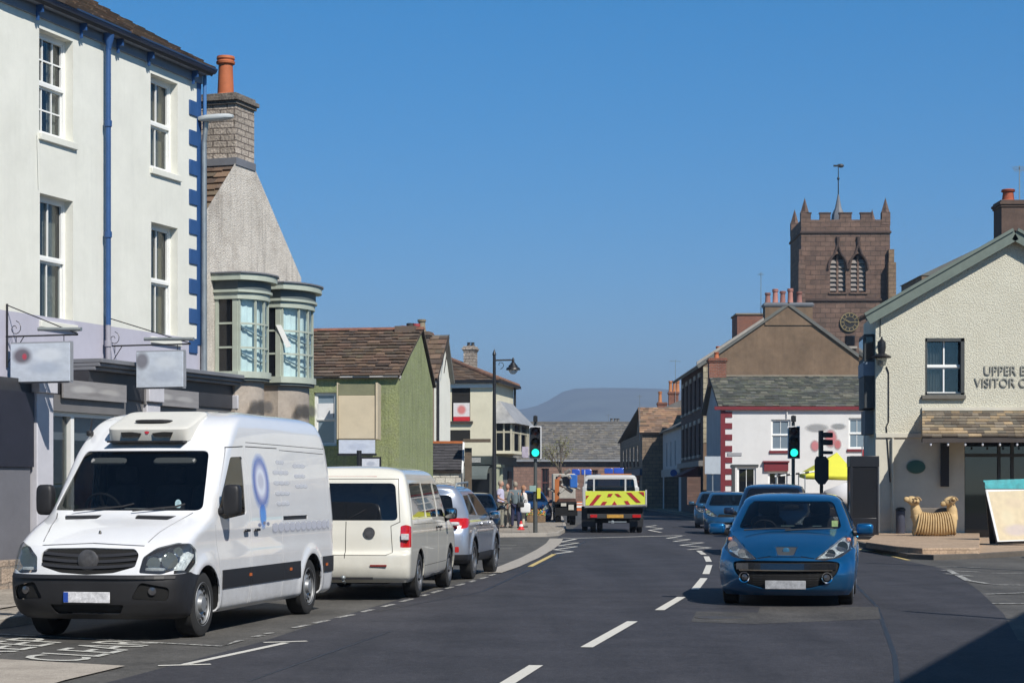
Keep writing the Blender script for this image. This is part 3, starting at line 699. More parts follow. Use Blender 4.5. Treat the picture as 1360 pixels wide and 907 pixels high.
# ---- shopfront under A
uC0, uC1 = FA.u(78), FA.u(262) + 1.15
M_sf = mat('grey_shopfront_paint', (.155, .15, .15), .5, .12, vs=2)
M_sfd = mat('dark_shopfront_paint', (.035, .035, .04), .45, .2)
M_pil = mat('lilac_white_pilaster', (.52, .515, .55), .6, .08)
sf = hA
zco = 3.72
uS = FA.u(96)
mb = MB(); mb.fbox(FA, uS, uC1, .0, .55, zco - .07, zco); mb.fbox(FA, uS, uC1, 0, .50, zco - .13, zco - .073); mb.fbox(FA, uS, uC1, .0, .42, zco - .19, zco - .133); mb.build('shop_cornice', M_lead, sf, bevel=.01)
mb = MB(); mb.fbox(FA, uS, uC1 - .06, 0, .30, zco - .62, zco - .195); mb.fbox(FA, uL, uS - .002, 0, .26, zco - .62, zco - .42); mb.build('shop_fascia', M_sfd, sf)
z_f = zco - .62
pil = [(FA.u(24), FA.u(46)), (FA.u(172), FA.u(190)), (uC1 - .3, uC1 - .06)]
for (a, b) in pil:
 mb = MB(); mb.fbox(FA, a, b, -.1, .34, .12, z_f - .002); mb.fbox(FA, a - .04, b + .04, -.1, .38, .12, .5); mb.fbox(FA, a - .03, b + .03, -.1, .40, z_f - .002, z_f + .25); mb.build('pilaster', M_pil, sf, bevel=.01)
# soft-printed fascia boards
for (pl, pr, yt, yb) in ((82, 166, 513, 541), (192, 262, 522, 548)):
 u0_, u1_ = FA.u(pl, .31), FA.u(pr, .31); zA, zB = FA.z(pl, yb, .31), FA.z(pl, yt, .31)
 zA, zB = z_f - .05, z_f + .24
 sm = smudge('fascia_print', (.26, .25, .25), [(.3, .5, .22, .3, (.42, .41, .40), .8), (.72, .45, .2, .25, (.40, .39, .38), .7), (.5, .3, .4, .12, (.16, .15, .15), .5)])
 panel01('shop_sign_board', [FA.p(u0_, .34, zA), FA.p(u1_, .34, zA), FA.p(u1_, .34, zB), FA.p(u0_, .34, zB)], sm, sf, .03)
for (a, b) in ((pil[0][1] + .0, pil[1][0]), (pil[1][1], pil[2][0])):
 mb = MB(); mb.fbox(FA, a, b, -.05, .26, z_f - .26, z_f - .002); mb.build('transom_panel', M_sf, sf)
 mb = MB(); zl = z_f - .262
 frame_rect(mb, FA, a, b, .75, zl, .05, .18, .07); u_d = a + (b - a) * .28
 mb.fbox(FA, u_d - .05, u_d + .05, .06, .175, .82, zl - .07); mb.build('shop_window_frame', M_paint_white, sf)
 mb = MB(); mb.fbox(FA, a, b, .09, .10, .8, zl - .05); mb.build('shop_window_pane', M_glass_win, sf)
 mb = MB(); mb.fbox(FA, a, b, -.05, .17, .12, .748); mb.build('stall_riser', M_sf, sf)
 # display inside: coloured goods boards
 bb = MB(); bb.fbox(FA, a, b, -.60, -.55, .7, zl); bb.build('display_back', mat('shop_back_panel', (.10, .12, .11), .8, .4, vs=3), sf)
 rr = random.Random(int(a * 10)); cols = [(.45, .34, .06), (.10, .28, .12), (.5, .42, .1), (.35, .12, .05), (.4, .4, .36)]
 for k in range(5):
  u = a + .15 + (b - a - .5) * k / 5; c = cols[k]; mmat = mat('display_card_%s' % 'abcde'[k], c, .6, .35, vs=6)
  g = MB(); hh = rr.uniform(.5, 1.3); g.fbox(FA, u, u + .30, -.35 + rr.uniform(0, .25), -.33 + .25, .85, .85 + hh); g.build('display_card', mmat, sf)
# dark recessed entry and grey side panel at the left edge
mb = MB(); mb.fbox(FA, uL, FA.u(22), .02, .31, 1.95, z_f - .004); mb.build('entry_panel', mat('black_entry_boarding', (.02, .02, .03), .5, .2), sf)
mb = MB(); mb.fbox(FA, uL, FA.u(20), -.05, .27, .55, 1.945); mb.build('grey_panel', mat('grey_panel_paint', (.14, .14, .155), .6, .1), sf)
mb = MB(); mb.fbox(FA, uL, FA.u(18), -.05, .34, -.05, .55); mb.build('stone_plinth', M_rubble, sf, bevel=.02)
# hanging signs on iron brackets (they carry soft, unreadable print)
def hang_sign(px, ybt, ybb, pxr, lab, blobs, mname, e0, ua):
 u = FA.u(ua); P = FA.p(u, 0, 0); sx = (pxr - px) / F * P.y / FA.n.x * .97
 zt_ = FA.z(px, ybt); zb_ = FA.z(px, ybb)
 r = empty('hanging_sign', FA.p(u, 0, zb_), FA.rot(), lab, 'shop sign', 'hanging shop signs on the cream house')
 Q = lambda o, z: FA.p(u, o, z)
 mb = MB(); S0 = sx; sx = sx + e0; mb.cyl(Q(.0, zt_ + .12), Q(sx + .12, zt_ + .12), .013, n=8); mb.cyl(Q(.02, zt_ - .35), Q(.02, zt_ + .62), .016, n=8)
 mb.cyl(Q(.02, zt_ + .60), Q(sx + .12, zt_ + .13), .009, n=6); mb.cyl(Q(.02, zt_ - .3), Q(.32, zt_ + .12), .008, n=6)
 for o in (.18, sx - .12): mb.cyl(Q(o, zt_), Q(o, zt_ + .12), .007, n=5)
 for k in range(14):     # scroll
  a0 = k * .55; a1 = a0 + .55; r0 = .02 + .007 * k; r1 = r0 + .007
  mb.cyl(Q(.16 + r0 * math.cos(a0), zt_ + .24 + r0 * math.sin(a0)), Q(.16 + r1 * math.cos(a1), zt_ + .24 + r1 * math.sin(a1)), .006, n=5)
 mb.build('bracket', M_black_iron, r, fix=False)
 # flood lamp trough above the board
 mb = MB(); mb.cyl(Q(sx * .5, zt_ + .22), Q(sx + .18, zt_ + .20), .03, n=10); mb.build('lamp_trough', M_galv, r)
 sx = S0; sm = smudge(mname, (.52, .57, .64), blobs)
 f = FA.d
 panel01('board', [Q(e0, zb_) - f * .02, Q(e0 + sx, zb_) - f * .02, Q(e0 + sx, zt_) - f * .02, Q(e0, zt_) - f * .02], sm, r, -.04)
 mb = MB()
 for (o0_, o1_, a, b) in ((e0 - .02, e0 + sx + .02, zb_ - .025, zb_), (e0 - .02, e0 + sx + .02, zt_, zt_ + .025), (e0 - .025, e0, zb_, zt_), (e0 + sx, e0 + sx + .025, zb_, zt_)):
  P0 = [Q(o0_, a), Q(o1_, a), Q(o1_, b), Q(o0_, b)]; mb.prism([p - f * .025 for p in P0], f * .055)
 mb.build('board_frame', mat('grey_sign_frame', (.25, .26, .28), .5), r)
hang_sign(12, 458, 508, 98, 'pale blue white hanging sign with soft dark and red emblem, nearest of the two', [(.2, .68, .2, .26, (.10, .08, .10), .9), (.24, .66, .05, .1, (.45, .05, .08), .9), (.6, .35, .35, .18, (.36, .42, .52), .6), (.65, .7, .3, .2, (.68, .72, .76), .6)], 'sign_print', .12, 8)
hang_sign(178, 474, 519, 244, 'pale blue hanging sign with a dark smudge beside the downpipe, farther of the two', [(.12, .75, .18, .3, (.12, .11, .13), .8), (.6, .3, .4, .2, (.38, .43, .52), .6), (.65, .7, .3, .2, (.62, .66, .70), .6)], 'sign_print_b', .62, 140)
# ---- tall grey street light in front of the corner
pl = gp(272, 770); pl = Vector((wp(271, 700, 35.9).x, 35.9, .12))
sl = empty('street_light', pl, 0, 'tall galvanised street light column in front of the blue cornered house', 'street light')
zt_l = wp(272, 190, 35.9).z
mb = MB(); mb.cyl((0, 0, 0), (0, 0, 1.2), .09, n=14); mb.cyl((0, 0, 1.2), (0, 0, 1.3), .09, .065, n=14); mb.cyl((0, 0, 1.3), (0, 0, zt_l - .12), .062, .05, n=14); mb.build('column', M_galv, sl, local=True)
mb = MB(); mb.cyl((0, 0, zt_l - .12), (.05, -.02, zt_l + .28), .042, n=10); mb.build('neck', M_galv, sl, local=True)
mb = MB(); mb.sq((.22, -.06, zt_l + .33), (.34, .13, .06), .7, .8, M=Matrix.Rotation(-.08, 3, 'Y')); mb.build('lantern', mat('lamp_head_grey', (.40, .43, .44), .5, .1), sl, local=True)
# ---- house B : roughcast gable with big chimney and two bow windows
FB = Fr(FA.p(uA1 + .02, -.05), FA.d);
uB0, uB1 = .0, FB.u(400); uR = FB.u(326)
hB = empty('gable_house', (FB.o.x, FB.o.y, 0), FB.rot(), 'grey roughcast gabled house with tall stone chimney and two sage bow windows', 'house')
zeB = FB.z(399, 378); zr = zeB + (FB.z(337, 222) - zeB) / (uB1 - FB.u(337)) * (uB1 - uR) - .14; zA_ = zr - (zr - zeB) * (uR - uB0) / (uB1 - uR)
def rake(fr, ua, za, ub, zb_, drop=0, up=0):
 za += up; zb_ += up
 pa = fr.p(ua, 0, za - drop); pb = fr.p(ub, 0, zb_ - drop); dd = (pb - pa).normalized(); n = dd.cross(fr.n)
 if n.z < 0: n = -n
 return (pa, n)
clipB = [rake(FB, uR, zr, uB1, zeB, up=.14), rake(FB, uR, zr, uB0, zA_, up=.14)]
b1 = (FB.u(283), FB.u(356)); b2 = (FB.u(359), FB.u(416))
wall('wall', FB, uB0, uB1, 3.6, FB.z(330, 222) + .03, [], M_roughcast, hB, clip=clipB)
wall('stone_base_wall', FB, uB0, uB1, 0, 3.6, [(uB0 + .5, uB1 - .6, .6, 2.6)], M_rubble, hB, .2)
mb = MB(); mb.fbox(FB, uB0 + .45, uB1 - .55, -.24, -.2, .5, 2.7); mb.build('shop_pane', M_glass_dark, hB)
mb = MB(); mb.fbox(FB, uB1 - .3, uB1, -6, -.01, 0, zeB - .1); mb.build('far_wall', M_roughcast, hB)
mb = MB(); mb.fbox(FB, uB0, uB0 + .3, -6, -.01, 0, zA_ - .1); mb.build('near_wall', M_roughcast, hB)
a_, b_ = FB.p(uB0 - .05, -6, zA_), FB.p(uB0 - .05, -.02, zA_); c_, d_ = FB.p(uR, -.02, zr), FB.p(uR, -6, zr)
slates('roof', hB, a_, b_, c_, d_, .35, .22, None, M_slate_brown, 8, th=.03, tones=TONE_B); deck('roof_deck', hB, a_, b_, c_, d_, M_timber_dark)
a2, b2_ = FB.p(uB1 + .08, -.02, zeB - .06), FB.p(uB1 + .08, -6, zeB - .06); c2, d2 = FB.p(uR, -6, zr), FB.p(uR, -.02, zr)
slates('roof', hB, a2, b2_, c2, d2, .35, .22, None, M_slate_brown, 9, th=.03, tones=TONE_B); deck('roof_deck', hB, a2, b2_, c2, d2, M_timber_dark)
# chimney astride the gable end
uc1 = FB.u(338); uc0 = FB.u(314.5, .02)
zc1 = FB.z(316, 124);
chB = chimney(hB, FB, uc0, uc1, -.78, -.006, FB.z(330, 222) - .25, zc1, M_limestone, [(uc0 + (uc1 - uc0) * .5, -.42, 1.0)], cap=.08, potr=.16, poth=.80, capm=mat('weathered_cap_stone', (.15, .13, .11), .95, .3, vs=6, bump=.8, bs=14, bd=.03, speck=.5, sps=30))
mb = MB(); mb.fbox(FB, uc0 - .02, uc1 + .02, -.80, .02, FB.z(330, 222) - .04, FB.z(330, 222) + .10); mb.build('lead_flashing', M_lead, hB)
# bow windows
M_sage = mat('sage_paint', (.40, .44, .37), .55, .1, vs=4, stain=(.30, .31, .25), stain_amt=.4)
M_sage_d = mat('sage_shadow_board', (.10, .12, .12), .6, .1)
M_swag = mat('pale_swag_blind', (.62, .74, .74), .9, .15)
def bow(u0, u1, z0, z1, lab_open=False):
 # plan: short straight cheeks then a flat-curved front
 dep = .46; sag = .30; n = 14; uc = (u0 + u1) / 2; hw = (u1 - u0) / 2
 def plan(k, off=0.0):   # k from 0..1 over the curved front
  t = -1 + 2 * k; e = dep + sag * (1 - abs(t) ** 2.4); nx = t * .55
  return (uc + (hw + off) * t, e + off)
 bw = MB()
 def ring(za, zb_, off, inner=-.05, m=None, nm='x', par=None):
  mb = MB(); pts = [FB.p(uc - hw - off, 0, za)] + [FB.p(*plan(k / n, off), za) for k in range(n + 1)] + [FB.p(uc + hw + off, 0, za)]
  mb.prism(pts, Vector((0, 0, zb_ - za))); return mb.build(nm, m, par, smooth=30)
 base = ring(z0 - .12, z0, .05, m=M_sage, nm='bow_window', par=hB)
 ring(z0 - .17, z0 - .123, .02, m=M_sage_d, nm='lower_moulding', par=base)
 ring(z1, z1 + .12, .03, m=M_sage, nm='head_moulding', par=base)
 ring(z1 + .123, z1 + .17, .07, m=M_sage, nm='head_moulding', par=base)
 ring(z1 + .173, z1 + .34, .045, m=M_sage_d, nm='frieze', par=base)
 ring(z1 + .343, z1 + .46, .15, m=M_sage, nm='cornice', par=base)
 ring(z1 + .463, z1 + .49, .18, m=M_lead, nm='lead_top', par=base)
 # posts and glazing bars
 mb = MB(); post = .075
 def vbar(u, o, w, z0=z0, z1=z1): mb.fbox(FB, u - w / 2, u + w / 2, o - w, o, z0, z1)
 for s in (-1, 1):
  vbar(uc + s * (hw - .035), .08, .07); vbar(uc + s * (hw - .045), dep + .01, .10)
 for k in (.27, .5, .73): u, o = plan(k); vbar(u, o, .04)
 for k in (.035, .965): u, o = plan(k); vbar(u, o, .05)
 for j in (1, 2):
  zz = z0 + (z1 - z0) * j / 3
  for k in range(n):
   (ua, oa), (ub, ob) = plan(k / n), plan((k + 1) / n); mb.prism([FB.p(ua, oa - .04, zz - .02), FB.p(ub, ob - .04, zz - .02), FB.p(ub, ob, zz - .02), FB.p(ua, oa, zz - .02)], Vector((0, 0, .035)))
  for s in (-1, 1): mb.fbox(FB, uc + s * hw - .02 * s - .015, uc + s * hw - .02 * s + .015, .05, dep, zz - .018, zz + .018)
 mb.build('glazing_bars', M_sage, base, fix=False)
 mb = MB()
 for k in range(n):
  (ua, oa), (ub, ob) = plan(k / n), plan((k + 1) / n); mb.quad(FB.p(ua, oa - .025, z0), FB.p(ub, ob - .025, z0), FB.p(ub, ob - .025, z1), FB.p(ua, oa - .025, z1))
 mb.build('curved_pane', M_glass_bow, base, fix=False)
 mb = MB()
 for s in (-1, 1): mb = MB(); mb.fbox(FB, uc + s * (hw - .03) - .004, uc + s * (hw - .03) + .004, .05, dep - .03, z0, z1); mb.build('side_pane', M_glass_dark, base)
 # festoon blinds seen through the glass
 mb = MB(); nn = 24
 for k in range(nn):
  def q(k2):
   u, o = plan(.03 + .94 * k2 / nn); return u, o - .12 - .015 * math.sin(k2 * 2.6)
  (ua, oa), (ub, ob) = q(k), q(k + 1); mb.quad(FB.p(ua, oa, z0), FB.p(ub, ob, z0), FB.p(ub, ob, z1), FB.p(ua, oa, z1))
 mb.build('festoon_blind', M_swag, base, fix=False)
 mb = MB()
 for zz in (z0 + (z1 - z0) * .62, z0 + (z1 - z0) * .26):
  prev = None
  for k in range(13):
   t = k / 12; u, o = plan(.08 + .84 * t); z = zz - .16 * (1 - (2 * t - 1) ** 2); p = FB.p(u, o - .055, z)
   if prev: mb.cyl(prev, p, .022, n=6)
   prev = p
 mb.build('swag', mat('blue_grey_swag', (.16, .23, .26), .9, .2), base, fix=False)
 mb = MB(); mb.fbox(FB, u0 + .06, u1 - .06, -.1, .02, z0, z1); mb.build('room_shade', M_dark_room, base)
 return base
zb0 = FB.z(300, 493, .25); zb1 = FB.z(300, 397, .25)
u10 = FB.u(284, .45) ; u11 = FB.u(363, .45) - .1
u20 = FB.u(357, .45) + .28; u21 = FB.u(424, .45) - .05
print('bow u', u10, u11, u20, u21, 'uB1', uB1, 'z', zb0, zb1)
bowL = 1.62
u10 = FB.u(285); u11 = u10 + 1.12; u20 = FB.u(358) - .5; u21 = u20 + 1.38
bow(u10, u11, zb0, zb1); bow(u20, u21, zb0, zb1)
# stone corbel blocks under the bows, with soft printed boards
for k, (a, b) in enumerate(((u10, u11), (u20, u21))):
 mb = MB(); pts = []
 n = 10; uc = (a + b) / 2; hw = (b - a) / 2 - .05
 pts = [FB.p(uc - hw, 0, .12)] + [FB.p(uc - hw + 2 * hw * i / n, .40 + .28 * (1 - abs(-1 + 2 * i / n) ** 2.4), .12) for i in range(n + 1)] + [FB.p(uc + hw, 0, .12)]
 mb.prism(pts, Vector((0, 0, zb0 - .17 - .12))); mb.build('bow_base', mat('dressed_sandstone', (.36, .31, .26), .9, .25, vs=2.5, bump=.5, bs=30, speck=.4, stain=(.2, .16, .13), stain_amt=.5), hB, smooth=30)
 sm = smudge('base_print', (.36, .29, .23), [(.22, .5, .26, .36, (.12, .11, .10), .55), (.5, .5, .3, .4, (.11, .10, .09), .55), (.78, .5, .24, .36, (.13, .12, .11), .55)], decal=True)
 mb = MB()
 (pa, pb) = (uc - .5, uc + .5)
 panel01('name_board', [FB.p(pa, .715, zb0 - .85), FB.p(pb, .715, zb0 - .85), FB.p(pb, .715, zb0 - .45), FB.p(pa, .715, zb0 - .45)], sm, hB, .03)
# open casement propped on the second bow
mb = MB(); q0 = FB.p(u20 - .05, .40, zb0 + 1.0); mb.prism([q0 + Vector((0, 0, .0)), q0 + Vector((.10, 0, -.0)), q0 + Vector((.30, 0, -.42)), q0 + Vector((.20, 0, -.44))], (0, .04, 0)); mb.build('open_fanlight', M_paint_white, hB)
# salmon service pipe between A and B
mb = MB(); mb.tube([FB.p(.12, .06, FB.z(272, 300)), FB.p(.12, .06, 3.7)], .03, 8); mb.build('service_pipe', mat('salmon_pipe', (.45, .28, .2), .7), hB)
# ---- house C : green house, brown stone slate roof, eaves to the viewer and gable to the street
M_green = mat('green_render', (.235, .265, .125), .93, .18, vs=1.6, bump=.7, bs=14, bd=.03, stain=(.27, .28, .20), stain_amt=.6, stain_s=3.5, streak=.8, speck=.2, sps=20)
DC = 57.0; PC = wp(530, 700, DC); FCg = Fr((PC.x, PC.y), (.19, 1)); uCe = FCg.u(575)
hC = empty('cottage', (PC.x, PC.y, 0), FCg.rot(), 'green rendered cottage with brown stone slate roof and red chimney pots', 'house')
zn = FCg.z(530, 501); zfE = FCg.z(575, 512); uRg = FCg.u(559); zR = FCg.z(559, 437)
zE = (zn + zfE) / 2
clipC = [rake(FCg, 0, zn - .12, uRg, zR - .12), rake(FCg, uRg, zR - .12, uCe, zfE - .12)]
wall('gable_wall', FCg, 0, uCe, 0, zR + .5, [], M_green, hC, clip=clipC)
FCf = Fr(FCg.p(0) + Vector((-8, 0, 0)) * 0 - FCg.n * 8.0, FCg.n)      # front wall, runs left to right, faces the viewer
def ucf(px): return FCf.u(px)
cw = (ucf(417), ucf(447), FCf.z(430, 592), FCf.z(430, 521))
wall('front_wall', FCf, 0, 8.0, 0, zn, [cw], M_green, hC, .12)
window(FCf, *cw, hC, back=.08, cols=1, rows=(1, 1), curtain=None, glass=glassm('sky_window_glass', .5, (.22, .28, .33), .8))
mb = MB(); mb.fbox(FCf, cw[0] + .1, cw[1] - .12, -.1, -.075, cw[2] + .75, cw[2] + 1.25); mb.build('window_blind', mat('white_blind', (.7, .7, .7), .8), hC)
mb = MB(); mb.fbox(FCf, 0, 8, -.3, .14, zn - .03, zn + .06); mb.build('eaves_board', mat('pale_eaves_board', (.5, .48, .45), .7), hC)
ov = .16
A1 = FCg.p(-ov, -8.3, zn - .0); B1 = FCg.p(-ov, .04, zn - .0); C1 = FCg.p(uRg, .08, zR); D1 = FCg.p(uRg, -8.3, zR)
slates('roof', hC, A1, B1, C1, D1, .36, .205, None, M_slate_brown, 21, th=.03, var=.28, rag=.04, lift=.02, tones=TONE_B); deck('roof_deck', hC, A1, B1, C1, D1, M_timber_dark, .03)
A2 = FCg.p(uCe + .1, .08, zfE - .05); B2 = FCg.p(uCe + .1, -8.3, zfE - .05)
slates('roof', hC, A2, B2, D1, C1, .5, .27, None, M_slate_brown, 22, th=.03, tones=TONE_B); deck('roof_deck', hC, A2, B2, D1, C1, M_timber_dark, .03)
mb = MB(); mb.prism([FCg.p(uRg - .13, -8.3, zR - .02), FCg.p(uRg, -8.3, zR + .07), FCg.p(uRg + .13, -8.3, zR - .02)], FCg.n * 8.4); mb.build('ridge_tiles', mat('old_ridge_tile', (.20, .085, .055), .9, .4, vs=3, bump=.6, bs=20), hC)
mb = MB(); mb.fbox(FCg, uCe - .3, uCe, -8, -.02, 0, zfE - .1); mb.build('rear_wall', M_green, hC)
mb = MB(); mb.fbox(FCg, uRg - .3, uRg + .3, -.75, -.12, zR - .4, zR + .08); mb.build('chimney', M_slate_brown, hC)
for k, (px, s) in enumerate(((536, .7), (545, 1.0), (553, .95))):
 q = wp(px, 437, DC + 3.5); p = MB(); p.lathe((q.x, q.y, zR - .02), [(.1, 0), (.085, .15 * s), (.12, .17 * s), (.12, .26 * s), (.09, .26 * s), (.09, .2 * s), (.0001, .2 * s)], 12); p.build('chimney_pot', mat('red_pot' if k != 1 else 'black_pot', (.33, .05, .05) if k != 1 else (.03, .03, .03), .7), hC)
# boarded oriel panel and pub style signs standing in front of the green house
pp = Vector((wp(474, 620, 54).x, 54.0, 0))
sg = empty('projecting_shop_sign', (pp.x, pp.y, 0), 0, 'tall cream boarded panel with pale blue lower sign on the green cottage front', 'sign')
q0, q1 = wp(449, 583, 55.5), wp(499, 510, 55.5)
mb = MB(); mb.box(q0.x, q1.x, 55.5, 56.8, q0.z, q1.z - .32); mb.build('cream_panel', mat('sun_bleached_board', (.52, .44, .31), .8, .08, vs=2), sg, bevel=.02)
mb = MB(); mb.box(q0.x, q1.x, 55.5, 56.8, q1.z - .318, q1.z); mb.build('green_header', mat('mossy_board', (.17, .17, .10), .8, .2), sg)
for xa, xb in ((q0.x - .03, q0.x - .002), (q1.x + .002, q1.x + .06)): mb = MB(); mb.box(xa, xb, 55.45, 56.85, q0.z, q1.z + .04); mb.build('side_board', mat('sun_bleached_board', (.5, .4, .3)), sg)
r0, r1 = wp(450, 602, 55.3), wp(498, 584, 55.3)
panel01('lower_sign', [(r0.x, 55.3, r0.z), (r1.x, 55.3, r0.z), (r1.x, 55.3, r1.z), (r0.x, 55.3, r1.z)], smudge('lower_print', (.50, .54, .62), [(.5, .5, .35, .3, (.36, .40, .50), .5)]), sg, .1)
mb = MB(); mb.box(r0.x - .04, r1.x + .04, 55.28, 55.45, r0.z - .06, r0.z - .002); mb.build('sign_rail', M_black_iron, sg)
ps = empty('post_sign', (wp(477, 620, 54).x, 54, .12), 0, 'black post with small framed white notice before the green cottage', 'sign')
mb = MB(); x = wp(477, 600, 54).x; mb.cyl((x, 54, .12), (x, 54, wp(0, 598, 54).z), .07, n=10); mb.build('post', M_black_iron, ps)
r0, r1 = wp(481, 624, 54), wp(504, 609, 54)
mb = MB(); mb.box(r0.x - .05, r1.x + .05, 53.95, 54.02, r0.z - .05, r1.z + .05); mb.build('notice_frame', M_black_iron, ps)
panel01('notice', [(r0.x, 53.94, r0.z), (r1.x, 53.94, r0.z), (r1.x, 53.94, r1.z), (r0.x, 53.94, r1.z)], smudge('notice_print', (.55, .57, .62), [(.5, .55, .3, .25, (.3, .33, .4), .7)]), ps, .01)
# ---- low stone outhouse with slate roof, in front of the cream houses
DS = 66.0; s0 = wp(566, 646, DS); s1 = wp(612, 646, DS)
sh = empty('outhouse', (s0.x, DS, 0), 0, 'low whitewashed stone outhouse with dark slate roof and orange ridge', 'outhouse')
FS = Fr((s0.x, DS), (1, 0)); wS = s1.x - s0.x; ze = FS.z(590, 624); zrS = FS.z(590, 587)
M_whitestone = brick('limewashed_stone', (.62, .59, .50), (.52, .49, .42), (.35, .33, .28), .35, .2, .015, bump=.9, bd=.03, var=.2, rugged=1.3)
mb = MB(); mb.fbox(FS, 0, wS, -4, 0, 0, ze); mb.build('wall', M_whitestone, sh)
mb = MB(); mb.prism([FS.p(0, 0.002 - .01, ze), FS.p(0, -1.6, zrS - .05), FS.p(0, -3.9, ze)], FS.d * wS); mb.build('gable', M_whitestone, sh)
a_, b_, c_, d_ = FS.p(-.05, .12, ze - .02), FS.p(wS + .02, .12, ze - .02), FS.p(wS + .02, -1.6, zrS), FS.p(-.05 + .12, -1.6, zrS)
slates('roof', sh, a_, b_, c_, d_, .28, .2, None, slate_mat('dark_blue_slate', (.055, .052, .055)), 31, th=.012, var=.2); deck('roof_deck', sh, a_, b_, c_, d_, M_timber_dark)
mb = MB(); mb.fbox(FS, -.02, wS + .03, -1.72, -1.48, zrS - .01, zrS + .07); mb.build('ridge_tiles', mat('orange_ridge', (.42, .13, .04), .85, .2, vs=4), sh)
mb = MB(); mb.prism([FS.p(wS + .03, .14, ze - .1), FS.p(wS + .03, -1.6, zrS - .05), FS.p(wS + .03, -1.6, zrS + .05), FS.p(wS + .03, .14, ze + .02)], FS.d * .06); mb.build('verge_board', M_paint_white, sh)
mb = MB(); mb.fbox(FS, wS + .12, wS + .36, -.6, -.3, 0, ze + .75); mb.build('gate_pier', mat('weathered_oak', (.11, .085, .06), .9, .3, vs=4), sh)
mb = MB(); mb.fbox(FS, wS + .08, wS + 1.0, -.8, .0, ze + .95, ze + 1.05); mb.build('pier_canopy', mat('weathered_oak', (.11, .085, .06)), sh)
# ---- house D : narrow cream gable behind
DD = 69.0; PD = wp(577, 700, DD); FD = Fr((PD.x, PD.y), (.22, 1)); uD1 = FD.u(598)
hD = empty('gable_cottage', (PD.x, PD.y, 0), FD.rot(), 'narrow cream gabled house with tan side wall and steep slate roof behind the green cottage', 'house')
zeD = FD.z(577, 498); zrD = FD.z(590, 445)
mb = MB(); mb.fbox(FD, 0, uD1, -6, 0, 0, zeD); mb.build('wall', M_cream, hD)
mb = MB(); uM = uD1 * .62; mb.prism([FD.p(0, -.01, zeD), FD.p(uM, -.01, zrD), FD.p(uD1, -.01, zeD)], -FD.n * 5.9); mb.build('gable', M_cream, hD)
Fd2 = Fr(FD.p(0, -6), FD.n)
mb = MB(); mb.fbox(Fd2, 5.35, 5.99, .0, .03, 0, zeD - .15); mb.build('tan_render_strip', mat('tan_render', (.27, .21, .155), .9, .25, vs=1, bump=.4, bs=20), hD)
mb = MB(); mb.fbox(FD, .25, .5, .0, .05, 0, zeD + .1); mb.build('downpipe', M_black_iron, hD)
a_, b_, c_, d_ = FD.p(-.15, -6, zeD - .15), FD.p(-.15, .15, zeD - .15), FD.p(uM, .15, zrD), FD.p(uM, -6, zrD)
slates('roof', hD, a_, b_, c_, d_, .4, .25, None, M_slate_brown, 41, tones=TONE_B); deck('roof_deck', hD, a_, b_, c_, d_, M_timber_dark)
a_, b_ = FD.p(uD1 + .1, .15, zeD - .15), FD.p(uD1 + .1, -6, zeD - .15)
deck('rear_roof', hD, a_, b_, d_, c_, M_slate_grey)
mb = MB(); mb.prism([FD.p(uD1 * .3, .16, zeD + .1), FD.p(uM, .16, zrD + .02), FD.p(uM, .16, zrD - .12)], FD.n * .03); mb.build('verge_shade', M_timber_dark, hD)
chimney(hD, FD, uM - .35, uM + .2, -1.3, -.5, zrD - .6, zrD + .12, M_slate_brown, [(uM - .15, -.8, 1.0)], potr=.14, poth=.45, pot_m=mat('buff_pot', (.22, .18, .12), .8))
chimney(hD, FD, uD1 - .4, uD1 + .2, -1.1, -.3, zrD - .9, zrD - .1, mat('orange_brick_stack', (.38, .17, .07), .85, .3, vs=5), [(uD1 - .1, -.7, .7)], potr=.14, poth=.35)
# ---- house E : cream hipped house with red and white banner, bay window to the street
DE = 80.0; PE = wp(655, 700, DE); FEs = Fr((PE.x, PE.y), (.165, 1)); uE1 = FEs.u(682)
hE = empty('corner_house', (PE.x, PE.y, 0), FEs.rot(), 'cream hipped roof corner house with red and white banner and lead roofed bay', 'house')
FEf = Fr(FEs.p(0, -8), FEs.n); L8 = 8.0
zeE = FEf.z(630, 506)
e1 = (FEf.u(600), FEf.u(624.5), FEf.z(610, 559), FEf.z(610, 514)); e2 = (FEf.u(597), FEf.u(624.5), FEf.z(610, 586), FEf.z(610, 571))
M_creamE = M_render('warm_cream_render', (.66, .62, .47), stain=(.52, .48, .36), stain_amt=.35)
wall('front_wall', FEf, 0, L8, 2.9, zeE, [e1, e2], M_creamE, hE, .12)
wall('street_wall', FEs, 0, uE1, 2.9, zeE, [], M_creamE, hE, .12)
mb = MB(); mb.fbox(FEs, .02, uE1 - .02, -7.9, -.3, 2.9, zeE - .05); mb.build('inner_walls', M_dark_room, hE)
mb = MB(); mb.fbox(FEf, 0, L8 + .0, .0, .09, zeE - .28, zeE); mb.build('eaves_board', M_paint_white, hE)
window(FEf, *e1, hE, back=.08, cols=2, rows=(1, 1), glass=M_glass_dark); window(FEf, *e2, hE, back=.08, cols=2, rows=(1,), glass=M_glass_dark)
bn = empty('banner', FEf.p(e1[0] + .1, .05, e1[2] + .1), FEf.rot(), 'white banner with soft red emblem and red stripe hung in the upper window', 'banner')
z0_, z1_ = FEf.z(612, 559, .05), FEf.z(612, 535, .05); za_ = z0_ + (z1_ - z0_) * .24
panel01('cloth', [FEf.p(FEf.u(602.5), .05, za_), FEf.p(FEf.u(624), .05, za_), FEf.p(FEf.u(624), .05, z1_), FEf.p(FEf.u(602.5), .05, z1_)], smudge('banner_print', (.72, .68, .66), [(.5, .5, .33, .42, (.62, .10, .08), .8)]), bn, .02)
